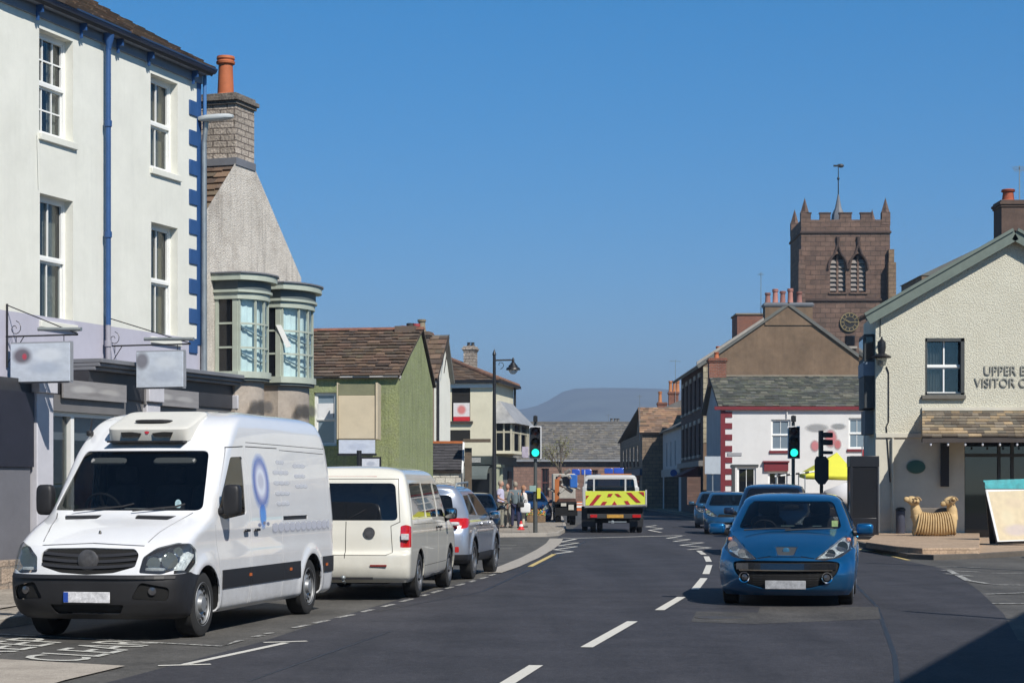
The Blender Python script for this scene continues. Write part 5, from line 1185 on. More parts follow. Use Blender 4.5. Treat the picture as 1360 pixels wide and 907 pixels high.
# left gable, to the street
LWg = 8.4; FWs = Fr((PW.x + .02 * LWg, DW + LWg), (-.02, -1));
zrWg = zrW
mb = MB(); mb.poly([FWs.p(0, 0, 0), FWs.p(LWg, 0, 0), FWs.p(LWg, 0, zeW), FWs.p(LWg / 2, 0, zrW), FWs.p(0, 0, zeW)]); mb.build('gable_wall', mat('shaded_side_render', (.36, .37, .39), .9, .12, vs=1), hW)  # white side wall coloured grey to carry its shade
mb = MB(); mb.fbox(FW, LW - .3, LW, -8.4, -.01, 0, zeW); mb.fbox(FW, .3, LW - .3, -8.4, -1, 0, zeW - .1); mb.build('inner_walls', M_dark_room, hW)
a_, b_, c_, d_ = FW.p(-.12, .15, zeW + .02), FW.p(LW, .15, zeW + .02), FW.p(LW, -4.2, zrW), FW.p(-.12, -4.2, zrW)
slates('roof', hW, a_, b_, c_, d_, .42, .24, None, M_slate_grey, 81, th=.03, var=.3, rag=.03, lift=.02, tones=[(1, 1, 1), (1.3, 1.25, 1.1), (.75, .8, .75), (1.05, 1.1, .9)]); deck('roof_deck', hW, a_, b_, c_, d_, M_timber_dark)
deck('rear_roof', hW, FW.p(-.12, -8.6, zeW), FW.p(LW, -8.6, zeW), c_, d_, M_slate_grey)
mb = MB(); mb.fbox(FW, -.15, LW, -4.3, -4.1, zrW - .02, zrW + .08); mb.build('ridge_tiles', mat('buff_ridge', (.24, .2, .15), .9, .2), hW)
chimney(hW, FW, -.15, .7, -4.6, -3.9, zrW - .5, zrW + .9, brick('red_brick', (.26, .09, .05), (.20, .07, .045), (.2, .17, .14), .22, .075, .01), [(.25, -4.25, .9)], potr=.13, poth=.35)
us = empty('inn_sign', FW.p(FW.u(1095), .03, FW.z(1095, 600)), 0, 'painted wall sign with soft red blossoms and grey lettering on the white house', 'sign')
a0, a1, z0_, z1_ = FW.u(1068), FW.u(1125), FW.z(1090, 602), FW.z(1090, 562)
panel01('painted_panel', [FW.p(a0, .03, z0_), FW.p(a1, .03, z0_), FW.p(a1, .03, z1_), FW.p(a0, .03, z1_)], smudge('inn_print', (.66, .65, .63), [(.3, .85, .3, .16, (.4, .4, .4), .5), (.8, .9, .2, .12, (.35, .36, .36), .5), (.62, .5, .17, .34, (.62, .22, .23), .75), (.25, .25, .12, .22, (.62, .24, .25), .7), (.78, .3, .1, .2, (.6, .2, .2), .65)], decal=True), us, .02)
mb = MB(); mb.fbox(FW, FW.u(966), FW.u(985), .0, .03, FW.z(975, 605), FW.z(975, 601)); tag(mb.build('street_name_plate', mat('grey_plate', (.3, .3, .31), .5)), 'small grey street name plate on the white house beside the maroon corner', 'sign')
downpipe(hW, [FW.p(FW.u(1045), .06, zeW), FW.p(FW.u(1045), .06, W1[3] + .1)], .03, M_white)
# ---- big brown house with five pots, gable to the viewer
D1_ = 105.0; P1_ = Vector((wp(934, 700, D1_).x, D1_, 0)); F1 = Fr((P1_.x, D1_), (1, 0))
L1 = F1.u(1162); uA_ = F1.u(1047); ze1 = F1.z(940, 482); zr1 = F1.z(1047, 404)
h1 = empty('tall_brown_house', P1_, 0, 'tall brown rendered gable house with a row of five clay chimney pots', 'house')
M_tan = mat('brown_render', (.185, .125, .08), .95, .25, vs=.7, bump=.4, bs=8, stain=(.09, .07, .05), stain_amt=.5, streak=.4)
c1_ = [rake(F1, 0, ze1, uA_, zr1), rake(F1, uA_, zr1, L1, F1.z(1160, 488))]
wall('gable_wall', F1, 0, L1, 0, zr1 + .1, [], M_tan, h1, clip=c1_)
mb = MB(); mb.fbox(F1, .0, .45, -.05, .03, 4.0, ze1 - .2); mb.build('quoins', brick('pale_quoins', (.42, .36, .24), (.34, .29, .20), (.2, .17, .12), .45, .3, .02), h1)
L1s = 16.0; F1s = Fr((P1_.x + .2, D1_ + L1s), (-.0125, -1)); L1r = L1s
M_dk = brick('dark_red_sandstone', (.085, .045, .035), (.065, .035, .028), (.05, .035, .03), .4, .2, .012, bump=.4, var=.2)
ops = []
for k in range(5):
 u = 1.2 + k * 3.0; ops += [(u, u + 1.1, 6.0, 7.6), (u, u + 1.1, 3.4, 5.1)]
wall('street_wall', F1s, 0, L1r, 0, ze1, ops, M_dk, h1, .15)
for o_ in ops:
 window(F1s, *o_, h1, back=.1, cols=1, rows=(1, 1), glass=M_glass_dark, m=mat('dark_brown_frame', (.06, .04, .03), .6), room=False)
 s = MB(); s.fbox(F1s, o_[0] - .1, o_[1] + .1, 0, .12, o_[2] - .16, o_[2] - .02); s.build('window_sill', mat('pale_sill', (.36, .32, .27), .8), h1)
 s = MB(); s.fbox(F1s, o_[0] - .1, o_[1] + .1, 0, .06, o_[3] + .02, o_[3] + .25); s.build('window_lintel', mat('pale_sill', (.36, .32, .27)), h1)
mb = MB(); mb.fbox(F1s, 0, L1r, 0, .25, 2.75, 3.05); mb.build('shop_fascia', mat('grey_fascia_board', (.16, .15, .14), .7, .4, vs=5), h1)
mb = MB(); mb.fbox(F1s, 6, 15.5, .0, .1, .6, 2.7); mb.build('shop_window_pane', M_glass_dark, h1)
mb = MB(); mb.prism([F1s.p(9, .1, 2.74), F1s.p(9, 1.2, 2.2), F1s.p(9, .1, 2.2)], F1s.d * 5); mb.build('awning', mat('maroon_canvas', (.13, .02, .02), .8), h1)
mb = MB(); mb.fbox(F1, .3, L1, -15.8, -.6, 0, ze1 - .1); mb.build('inner_walls', M_dark_room, h1)
for s, (ua, za, ub, zb_) in enumerate((( -.35, ze1 - .15, uA_, zr1 + .1), (L1 + .2, F1.z(1160, 490), uA_, zr1 + .1))):
 A_, B_, C_, D__ = F1.p(ua, .12, za), F1.p(ua, -16, za), F1.p(ub, -16, zb_), F1.p(ub, .12, zb_); deck('roof', h1, A_, B_, C_, D__, M_slate_grey, .16)
mb = MB(); P0 = F1.p(-.35, .14, ze1 - .1); P1 = F1.p(F1.u(1014), .14, F1.z(1014, 426)); mb.prism([P0, P1, P1 + Vector((0, 0, .16)), P0 + Vector((0, 0, .16))], Vector((0, .3, 0))); mb.build('stone_coping', M_kerb, h1)
zc1_ = F1.z(1047, 402)
ch = chimney(h1, F1, F1.u(1016), F1.u(1079), -.9, .06, F1.z(1047, 432), zc1_, M_tan, [], cap=.08, capm=M_lead)
for px, hh, mm in ((1021, .78, 0), (1031, 1.05, 1), (1041, .9, 0), (1051, 1.08, 1), (1063, .85, 0)):
 mb = MB(); chimney_pot(mb, F1.p(F1.u(px), -.4, zc1_ - .02), .15, hh * .75); mb.build('chimney_pot', mat('dusky_pot', (.26, .12, .10), .85, .2) if mm == 0 else mat('pink_pot', (.36, .16, .13), .8, .2), ch)
aerial(F1.p(F1.u(1012.5), -.6, zc1_ - .6), F1.z(1012, 360) - zc1_ + .6, 4, .2, .3, 'thin tv aerial beside the five brown chimney pots')
# chimney stack and red roof further back
h2 = empty('red_gabled_house', (wp(979, 600, 128).x, 128, 0), 0, 'red brick gable end and chimney stack behind the brown house', 'house')
F2 = Fr((wp(979, 600, 128).x, 128), (1, 0)); mb = MB(); mb.fbox(F2, 0, 1.8, -3, 0, 0, F2.z(990, 418)); mb.build('stack', brick('red_brick', (.26, .09, .05), (.2, .07, .045), (.2, .17, .14)), h2)
mb = MB(); mb.fbox(F2, -.08, 1.9, -3.1, .08, F2.z(990, 418), F2.z(990, 416)); mb.build('stack_cap', mat('buff_ridge', (.24, .2, .15)), h2)
mb = MB(); mb.fbox(F2, -.4, 4, -7, -.5, 0, F2.z(990, 450)); mb.build('wall', M_dk, h2)
# pots on the left verge of the brown house
q = wp(954, 470, 108)
mb = MB(); mb.box(q.x - .3, q.x + .25, 107.6, 108.4, ze1 - .5, wp(0, 472, 108).z); chs = mb.build('chimney', brick('red_brick', (.26, .09, .05), (.2, .07, .045), (.2, .17, .14)), h1)
mb = MB(); chimney_pot(mb, (q.x, 108, wp(0, 472, 108).z), .13, .5); mb.build('chimney_pot', M_terracotta, chs)
# ---- pale house with three tall windows, then the stone house beyond
D3 = 121.4; X3 = P1_.x + .2
F3 = Fr((X3 + .05, D3 + 15), (-.0, -1)); h3 = empty('grey_house', (X3, D3, 0), 0, 'grey white rendered house with tall narrow windows in the shaded row', 'house')
o3 = [(u, u + .9, 3.0, 4.6) for u in (3.0, 6.5, 10.0)]
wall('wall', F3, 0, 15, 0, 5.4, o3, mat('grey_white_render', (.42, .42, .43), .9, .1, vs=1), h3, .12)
for o_ in o3: window(F3, *o_, h3, back=.08, cols=1, rows=(1, 1), glass=M_glass_dark, room=False)
mb = MB(); mb.fbox(F3, 2, 13, -.02, .06, 0.1, 2.3); mb.build('shop_window_pane', M_glass_dark, h3); mb = MB(); mb.fbox(F3, 0, 15, 0, .12, 2.3, 2.8); mb.build('shop_fascia', mat('pale_fascia', (.3, .29, .28), .7), h3)
deck('roof', h3, F3.p(0, .3, 5.4), F3.p(15, .3, 5.4), F3.p(15, -4, 7.6), F3.p(0, -4, 7.6), M_slate_grey); mb = MB(); mb.fbox(F3, 0, 15, -8, -.5, 0, 5.3); mb.build('inner_walls', M_dark_room, h3)
bs_ = empty('round_blue_sign', (X3 - .35, D3 + 1, 2.5), 0, 'small round blue sign on the shaded row of houses', 'sign')
mb = MB(); mb.lathe((0, 0, 0), [(.22, 0), (.22, .03), (.0001, .03)], 18, axis=(0, -1, 0)); mb.build('disc', mat('sign_blue', (.02, .08, .3), .5), bs_, local=True); mb = MB(); mb.cyl((0, .02, 0), (.35, .02, 0), .02, n=6); mb.build('arm', M_black_iron, bs_, local=True)
D4 = 137.0; F4 = Fr((wp(853, 600, D4).x, D4), (1, 0)); h4 = empty('stone_house', (F4.o.x, D4, 0), 0, 'stone house with brown slate roof turned to the street, shaded side wall', 'house')
M_brownstone = brick('brown_sandstone', (.24, .175, .12), (.18, .13, .09), (.12, .09, .07), .5, .25, .02, bump=.5, var=.3)
ze4 = F4.z(860, 575); mb = MB(); mb.fbox(F4, 0, 3.6, -28, 0, 0, ze4); mb.build('wall', M_brownstone, h4)
a_, b_, c_, d_ = F4.p(-.2, .25, ze4), F4.p(3.6, .25, ze4), F4.p(3.6, -3, F4.z(860, 541, -3)), F4.p(-.1, -3, F4.z(860, 541, -3))
slates('roof', h4, a_, b_, c_, d_, .5, .3, None, slate_mat('warm_stone_slate', (.22, .15, .105)), 91, th=.03, tones=TONE_B); deck('roof_deck', h4, a_, b_, c_, d_, M_timber_dark)
deck('rear_roof', h4, F4.p(-.2, -28, ze4), F4.p(3.6, -28, ze4), c_, d_, M_slate_grey)
mb = MB(); mb.prism([F4.p(-.02, 0, ze4), F4.p(-.02, -3, F4.z(860, 541, -3) - .1), F4.p(-.02, -6, ze4)], (.3, 0, 0)); mb.build('gable', M_brownstone, h4)
F4s = Fr((F4.o.x, D4 + 26), (0, -1))
for k, u in enumerate((3, 7.5, 12, 16.5, 21)):
 mb = MB(); mb.fbox(F4s, u, u + 1.2, 0, .04, 3.1, 4.6); mb.build('window', M_glass_dark, h4)
 mb = MB(); mb.fbox(F4s, u - .8, u + 2.2, 0, .05, .3, 2.4); mb.build('shop_window', M_glass_dark, h4)
mb = MB(); mb.fbox(F4s, 0, 26, 0, .18, 2.45, 2.9); mb.build('shop_fascia', mat('navy_fascia', (.03, .05, .09), .6, .3), h4)
h5 = empty('chimney_house', (wp(890, 600, 150).x, 150, 0), 0, 'house roof with brick chimney stacks and clay pots seen over the stone house', 'house')
F5 = Fr((wp(872, 600, 150).x, 150), (1, 0)); z5 = F5.z(880, 540)
mb = MB(); mb.fbox(F5, 0, 4, -6, 0, 0, z5 - .3); mb.build('wall', M_dk, h5)
mb = MB(); mb.prism([F5.p(-.2, .1, z5 - .4), F5.p(2.4, .1, F5.z(902, 527)), F5.p(5, .1, z5 - .4)], (0, 6, 0)); mb.build('roof', M_slate_far, h5)
for (a, b, zt_, pots) in ((0.1, .8, 534, [(.3, .0)]), (.95, 1.7, 520, [(1.1, 0), (1.4, 0), (1.65, 0)])):
 zz = F5.z(880, zt_); chimney(h5, F5, a, b, -.7, -.1, z5 - .5, zz, brick('red_brick', (.26, .09, .05), (.2, .07, .045), (.2, .17, .14)), [(p[0], -.4, 1) for p in pots], potr=.14, poth=.85, pot_m=mat('orange_pot', (.42, .17, .07), .8))
aerial(Vector((wp(897, 500, 150).x, 150, z5)), 3.6, 5, .3, .9, 'tv aerial over the shaded row near the clay chimney pots')
aerial(Vector((wp(849, 500, 138).x, 137.5, ze4 - .5)), 3.2, 3, .3, .4, 'thin tv aerial at the end of the stone house roof')
# ---- building closing the street
DT = 170.0; FT = Fr((wp(684, 600, DT).x, DT), (1, 0)); LT = FT.u(846); hT = empty('long_slate_house', (FT.o.x, DT, 0), 0, 'long low red sandstone house with broad grey slate roof closing the street', 'house')
zeT = FT.z(760, 611); zrT = FT.z(760, 561.5, -5)
mt = brick('faded_red_sandstone', (.27, .16, .12), (.21, .125, .095), (.16, .11, .09), .5, .25, .02, bump=.4, var=.25)
oT = [(FT.u(719), FT.u(729), FT.z(720, 660), FT.z(720, 622)), (FT.u(786), FT.u(794), FT.z(720, 655), FT.z(720, 624))]
wall('wall', FT, -3, LT + 4, 0, zeT, oT, mt, hT, .15)
for o_ in oT: window(FT, *o_, hT, back=.1, cols=2, rows=(1, 1), glass=M_glass_dark, m=mat('dark_red_frame', (.14, .05, .04), .6))
a_, b_, c_, d_ = FT.p(-3, .3, zeT), FT.p(LT + .0, .3, zeT), FT.p(LT, -5, zrT), FT.p(-3, -5, zrT)
slates('roof', hT, a_, b_, c_, d_, .4, .3, None, M_slate_far, 95, th=.025, var=.22, rag=.03, tones=[(1, 1, 1), (1.12, 1.08, 1.0), (.88, .9, .9), (1.15, 1.1, .98)]); deck('roof_deck', hT, a_, b_, c_, d_, M_timber_dark)
mb = MB(); mb.fbox(FT, -3, LT, -5.1, -4.9, zrT, zrT + .12); mb.build('ridge_tiles', M_slate_far, hT); mb = MB(); mb.fbox(FT, -3, LT + .1, .3, .42, zeT - .12, zeT + .02); mb.build('gutter', mat('pale_gutter', (.3, .31, .33), .5), hT)
deck('rear_roof', hT, FT.p(-3, -10.3, zeT), FT.p(LT, -10.3, zeT), c_, d_, M_slate_far)
chimney(hT, FT, FT.u(815), FT.u(828), -6.4, -5.6, zrT - .8, zrT + .15, M_slate_far, [(FT.u(817), -6, 1), (FT.u(822), -6, 1), (FT.u(826), -6, 1)], potr=.13, poth=.3, pot_m=mat('grey_pot', (.12, .12, .12), .8))
aerial(Vector((wp(808, 500, DT + 5).x, DT + 5, zrT)), .8, 3, .3, .5, 'small tv aerial on the long slate roof closing the street')
# ---- church tower
DC_ = 148.0; FCH = Fr((wp(1064, 500, DC_).x, DC_), (1, -.02)); LC = FCH.u(1182)
ct = empty('church_tower', (FCH.o.x, DC_, 0), FCH.rot(), 'red brown sandstone church tower with battlements, pinnacles and gilded clock', 'church tower')
M_ch = brick('red_brown_ashlar', (.215, .135, .10), (.14, .088, .068), (.085, .06, .05), .75, .36, .02, bump=.8, bd=.05, var=.35, rugged=.25, stain=(.07, .055, .045), stain_amt=.6)
zpar = FCH.z(1120, 308); zst = FCH.z(1120, 398); ztop = FCH.z(1120, 292); zmer = FCH.z(1120, 284)
bl_ = []
def arch_px(l, r, top, bot): return FCH.u(l), FCH.u(r), FCH.z(1120, bot), FCH.z(1120, top)
ar = [arch_px(1102.5, 1123, 337, 388), arch_px(1130, 1150, 337, 388)]
# front wall with pointed openings cut out: build cells then arches as wedge infill
ops = [(a, b, c, d) for (a, b, c, d) in ar]
wall('front_wall', FCH, 0, LC, 0, zpar, ops, M_ch, ct, .5)
mb = MB(); mb.fbox(FCH, 0, LC, -LC, -.9, 0, zpar - .02); mb.fbox(FCH, 0, .9, -LC, -.0 - .001, 0, zpar - .02); mb.fbox(FCH, LC - .9, LC, -LC, -.001, 0, zpar - .02);
mb2 = MB(); mb2.fbox(FCH, 0.0, .8, -LC, -.002, 0, zpar - .02); mb2.build('left_wall', M_ch, ct); mb2 = MB(); mb2.fbox(FCH, LC - .8, LC, -LC, -.002, 0, zpar - .02); mb2.build('right_wall', M_ch, ct); mb2 = MB(); mb2.fbox(FCH, .8, LC - .8, -LC, -LC + .8, 0, zpar - .02); mb2.build('rear_wall', M_ch, ct)
for (a, b, c, d) in ar:
 m_ = (a + b) / 2; spring = c + (d - c) * .60; n = 8
 for s in (0, 1):       # spandrels forming the pointed head
  x0 = a if s == 0 else b; pts = [FCH.p(x0, .0, spring), ]
  cur = []
  for k in range(n + 1):
   t = k / n; x = x0 + (m_ - x0) * (1 - math.cos(t * math.pi / 2) ** 1.0) ; z = spring + (d - spring) * math.sin(t * math.pi / 2) ** 1.15; cur.append(FCH.p(x, .0, z))
  mb = MB(); mb.prism(cur + [FCH.p(x0, 0, d)], -FCH.n * .45); mb.build('arch_spandrel', M_ch, ct, smooth=20)
 # hood mould rising to an ogee finial
 mb = MB(); prev = None
 for s in (-1, 1):
  prev = None
  for k in range(13):
   t = k / 12; x = m_ + s * (b - m_ + .14) * (math.cos(t * math.pi / 2) ** .8 if t < 1 else 0); z = spring + (d - spring + .15) * t ** .85 + (.55 * max(0, (t - .75) / .25) ** 2); q = FCH.p(x, .08, z)
   if prev: mb.cyl(prev, q, .09, n=6)
   prev = q
 mb.cyl(FCH.p(m_, .08, d + .6), FCH.p(m_, .08, d + 1.25), .09, .16, 6); mb.build('hood_mould', mat('dark_moulding', (.075, .05, .042), .9, .2), ct, fix=False)
 mb = MB(); mb.fbox(FCH, m_ - .07, m_ + .07, -.35, -.2, c, d - .1); mb.build('mullion', M_ch, ct)
 for h_ in (0, 1):
  x0, x1 = (a, m_ - .07) if h_ == 0 else (m_ + .07, b)
  for k in range(7):
   z = c + .12 + (d - c - .5) * k / 7; mb = MB(); mb.prism([FCH.p(x0 + .02, -.22, z), FCH.p(x1 - .02, -.22, z), FCH.p(x1 - .02, -.42, z + .28), FCH.p(x0 + .02, -.42, z + .28)], Vector((0, 0, .05))); mb.build('louvre', mat('pale_louvre', (.24, .21, .19), .8), ct)
 mb = MB(); mb.fbox(FCH, a - .1, b + .1, -.75, -.7, c, d); mb.build('belfry_shade', M_dark_room, ct)
 mb = MB(); mb.fbox(FCH, a - .12, b + .12, 0, .1, c - .16, c - .01); mb.build('sill', M_ch, ct)
for z in (zpar, zst, FCH.z(1120, 470)):
 mb = MB(); mb.fbox(FCH, -.1, LC + .1, -LC - .1, .12, z - .12, z + .06); mb.build('string_course', mat('dark_moulding', (.075, .05, .042)), ct, bevel=.03)
mb = MB(); mb.fbox(FCH, 0, LC, -.35, .04, zpar + .06, ztop); mb.fbox(FCH, 0, LC, -LC, -LC + .35, zpar + .06, ztop); mb.fbox(FCH, 0, .35, -LC + .35, -.35, zpar + .06, ztop); mb.fbox(FCH, LC - .35, LC, -LC + .35, -.35, zpar + .06, ztop); mb.build('parapet', M_ch, ct, fix=False)
for (l, r_) in ((1072, 1077), (1089, 1103), (1115, 1131), (1143, 1157)):
 for oo in (-.35, -LC):
  mb = MB(); mb.fbox(FCH, FCH.u(l), FCH.u(r_), oo, oo + .38, ztop + .002, zmer); mb.build('merlon', M_ch, ct); mb = MB(); mb.fbox(FCH, FCH.u(l) - .05, FCH.u(r_) + .05, oo - .04, oo + .42, zmer, zmer + .1); mb.build('merlon_coping', mat('dark_moulding', (.075, .05, .042)), ct)
for u in (.3, LC - .3):
 for o_ in (-.25, -LC + .3):
  mb = MB(); mb.fbox(FCH, u - .32, u + .32, o_ - .32, o_ + .32, ztop - .4, zmer + .1); c = FCH.p(u, o_, 0)
  mb.lathe(c, [(.36, zmer + .1), (.30, zmer + .2), (.0001, FCH.z(1120, 262))], 4); mb.build('pinnacle', M_ch, ct, smooth=10)
mb = MB(); c = FCH.p(FCH.u(1122), -LC / 2, 0); mb.lathe(c, [(.6, ztop), (.5, zmer + .4), (.26, zmer + .9), (.14, FCH.z(1120, 258)), (.06, FCH.z(1120, 250))], 8); mb.build('spirelet', M_lead, ct)
mb = MB(); mb.cyl(c + Vector((0, 0, FCH.z(1120, 256))), c + Vector((0, 0, FCH.z(1120, 218, -LC / 2))), .05, .03, 8); zt_ = FCH.z(1120, 222, -LC / 2)
vane = mb.build('vane_staff', M_black_iron, ct); mb = MB(); mb.fbox(FCH, FCH.u(1122) - .38, FCH.u(1122) + .38, -LC / 2 - .03, -LC / 2 + .03, zt_ + .02, zt_ + .16); mb.sq(c + Vector((.2, 0, zt_ + .09)), (.24, .05, .16), 1, 1, 10, 6); mb.sq(c + Vector((0, 0, zt_ - .9)), (.1, .1, .14), 1, 1, 10, 6); mb.build('weather_vane', M_black_iron, vane, fix=False)
for (l, r_, oo) in ((1059, 1068, .0), (1178, 1188, .0)):      # buttresses
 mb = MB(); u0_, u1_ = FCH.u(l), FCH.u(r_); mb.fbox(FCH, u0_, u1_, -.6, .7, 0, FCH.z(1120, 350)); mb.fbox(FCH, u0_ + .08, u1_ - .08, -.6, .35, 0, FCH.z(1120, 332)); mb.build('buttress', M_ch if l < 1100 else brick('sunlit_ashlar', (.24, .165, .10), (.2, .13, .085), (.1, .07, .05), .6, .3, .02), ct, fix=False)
# clock
c = FCH.p(FCH.u(1128), .06, FCH.z(1128, 428)); r_ = .72
M_gold = mat('gilding', (.38, .27, .13), .35, .15, metal=.6)
mb = MB(); mb.lathe(c, [(r_, -.06), (r_, .06), (.0001, .06)], 36, axis=tuple(FCH.n)); clk = mb.build('clock_face', mat('clock_black', (.012, .012, .014), .6), ct)
mb = MB(); mb.lathe(c, [(r_, .065), (r_ * .9, .065), (r_ * .9, .085), (r_, .085)], 36, axis=tuple(FCH.n)); mb.lathe(c, [(r_ * .62, .065), (r_ * .57, .065), (r_ * .57, .08), (r_ * .62, .08)], 36, axis=tuple(FCH.n)); mb.build('clock_ring', M_gold, clk, fix=False)
def rad(a, r0, r1, w, zz, nm):
 e = FCH.d * math.sin(a) + Vector((0, 0, math.cos(a))); t = FCH.d * math.cos(a) - Vector((0, 0, math.sin(a))); mb = MB(); p = c + FCH.n * zz
 mb.prism([p + e * r0 - t * w, p + e * r0 + t * w, p + e * r1 + t * w, p + e * r1 - t * w], FCH.n * .02); return mb
for k in range(12): rad(k * math.pi / 6, r_ * .64, r_ * .88, .035, .066, 'n').build('numeral', M_gold, clk)
rad(R(90), -.12, r_ * .78, .035, .10, 'h').build('minute_hand', M_gold, clk); rad(R(298), -.1, r_ * .52, .05, .09, 'h').build('hour_hand', M_gold, clk)
mb = MB(); mb.fbox(FCH, FCH.u(1123), FCH.u(1135), .0, .1, FCH.z(1120, 459), FCH.z(1120, 446)); mb.build('small_window', M_glass_dark, ct)
mb = MB(); mb.fbox(FCH, FCH.u(1121), FCH.u(1138), .0, .2, FCH.z(1120, 463), FCH.z(1120, 460)); mb.build('small_sill', mat('pale_sill', (.36, .32, .27)), ct)
aerial(Vector((wp(1354, 270, DR + 1.8).x, DR + 1.8, zrR)), FRt.z(1354, 207) - zrR, 4, 1.3, 1.1, 'tv aerial beside the red pot on the shop chimney')
# roof peeping over the shop gable
rr_ = empty('slate_roofed_barn', (wp(1225, 600, 112).x, 112, 0), 0, 'dark slate roof tip and wall showing above the cream shop bargeboard', 'barn')
q = wp(1222, 366, 112); q2 = wp(1262, 344, 112)
mb = MB(); mb.prism([(q.x, 112, q.z), (q2.x + 3, 112, q2.z + 1.3), (q2.x + 8, 112, q.z)], (0, 6, 0)); mb.build('roof', M_slate_grey, rr_)
mb = MB(); mb.box(q.x + .1, q2.x + 7.9, 112.05, 117.9, 0, q.z - .01); mb.build('wall', M_tan, rr_)
# ---- building outside the frame on the right: its roofline throws the long shade over the corner of the road
hx = empty('shaded_side_house', (9.4, 14, 0), 0, 'tall rendered house just beyond the right edge casting shade on the road', 'house')
e0, e1 = gp(1188, 907), gp(1362, 811)
dirE = (e1 - e0).normalized(); hh = 7.2; offs = Vector((.55, -.835, 0)) * (hh / math.tan(R(SUN_EL))); a = e0 + offs - dirE * 16; b = e1 + offs - dirE * .2; nn = Vector((dirE.y, -dirE.x, 0))
mb = MB(); mb.prism([a, b, b + nn * 7, a + nn * 7], Vector((0, 0, hh))); mb.build('wall', M_smooth_cream, hx)
mb = MB(); mb.prism([a + Vector((0, 0, hh)) , a + nn * 7 + Vector((0, 0, hh)), a + nn * 3.5 + Vector((0, 0, hh + 2.4))], b - a); mb.build('roof', M_slate_grey, hx)
# unseen terraces added behind the viewer to block sky light and deepen the shade
for (x, y, w, l_, h_, lab) in ((-24, -34, 13, 46, 9.5, 'added sky blocking terrace, unseen behind the viewer on the left of the street'), (11.5, -40, 12, 30, 9.0, 'added sky blocking terrace, unseen behind the viewer on the right of the street'), (-9, -62, 19, 12, 9.0, 'added sky blocking gabled house, unseen across the street behind the viewer')):
 r_b = empty('added_sky_blocker', (x, y, 0), 0, lab, 'house'); mb = MB(); mb.box(0, w, 0, l_, 0, h_ * .68); mb.build('wall', M_smooth_cream, r_b, local=True)
 mb = MB(); mb.prism([(-.2, 0, h_ * .68), (w / 2, 0, h_), (w + .2, 0, h_ * .68)], (0, l_, 0)); mb.build('roof', M_slate_grey, r_b, local=True)
def pchip(ts, ys, t):
 ts = np.array(ts, float); ys = np.array(ys, float); h = np.diff(ts); dl = np.diff(ys) / h; n = len(ts); m = np.zeros(n)
 for i in range(1, n - 1):
  if dl[i - 1] * dl[i] > 0:
   w1 = 2 * h[i] + h[i - 1]; w2 = h[i] + 2 * h[i - 1]; m[i] = (w1 + w2) / (w1 / dl[i - 1] + w2 / dl[i])
 m[0] = dl[0]; m[-1] = dl[-1]
 k = np.clip(np.searchsorted(ts, t, side='right') - 1, 0, n - 2); s = (t - ts[k]) / h[k]
 return (2 * s**3 - 3 * s**2 + 1) * ys[k] + (s**3 - 2 * s**2 + s) * h[k] * m[k] + (-2 * s**3 + 3 * s**2) * ys[k + 1] + (s**3 - s**2) * h[k] * m[k + 1]
def shell(keys, per=6, nf=18, ns=44, nr=16, flare=None):
 """keys: (z, xf, xr, W, Lf, Lr, ef, er) bottom to top; body as a stack of plan outlines"""
 K = np.array(keys, float); n = len(K); t = np.linspace(0, n - 1, (n - 1) * per + 1)
 V = [pchip(np.arange(n), K[:, j], t) for j in range(8)]
 rows = []
 for i in range(len(t)):
  z, xf, xr, W, Lf, Lr, ef, er = [v[i] for v in V]; pts = []
  for k in range(nf + 1):
   a = math.pi / 2 * k / nf; pts.append((xf - Lf + Lf * math.cos(a) ** (2 / ef) if k < nf else xf - Lf, W * math.sin(a) ** (2 / ef) if k else 0.0))
  x0, x1 = xf - Lf, xr + Lr
  for k in range(1, ns): pts.append((x0 + (x1 - x0) * k / ns, W))
  for k in range(nr, -1, -1):
   a = math.pi / 2 * k / nr; pts.append((xr + Lr - Lr * math.cos(a) ** (2 / er) if k < nr else xr + Lr, W * math.sin(a) ** (2 / er) if k else 0.0))
  rows.append([(x, (y + (flare(x, z) if (flare and y > .3 * W) else 0)), z) for x, y in pts])
 bm = bmesh.new(); M_ = len(rows[0]); L = []; Rr = []
 for r in rows:
  l = [bm.verts.new(p) for p in r]; rr = [l[i] if abs(r[i][1]) < 1e-9 else bm.verts.new((r[i][0], -r[i][1], r[i][2])) for i in range(M_)]
  L.append(l); Rr.append(rr)
 for j in range(len(rows) - 1):
  for i in range(M_ - 1):
   for S, fl in ((L, 0), (Rr, 1)):
    q = [S[j][i], S[j][i + 1], S[j + 1][i + 1], S[j + 1][i]]; q = list(dict.fromkeys(q))
    if len(q) < 3: continue
    if fl: q.reverse()
    try: bm.faces.new(q)
    except ValueError: pass
 for i in range(M_ - 1):
  q = list(dict.fromkeys([L[-1][i], L[-1][i + 1], Rr[-1][i + 1], Rr[-1][i]]))
  if len(q) >= 3:
   try: bm.faces.new(q)
   except ValueError: pass
 bmesh.ops.recalc_face_normals(bm, faces=bm.faces)
 up = max(bm.faces, key=lambda f: f.calc_center_median().z)
 bm.normal_update()
 if up.normal.z < 0: bmesh.ops.reverse_faces(bm, faces=bm.faces)
 bm.normal_update()
 return bm
PROJ = {'side': (Vector((1, 0, 0)), Vector((0, 0, 1)), Vector((0, 1, 0))), 'end': (Vector((0, 1, 0)), Vector((0, 0, 1)), Vector((1, 0, 0))), 'top': (Vector((1, 0, 0)), Vector((0, 1, 0)), Vector((0, 0, 1)))}
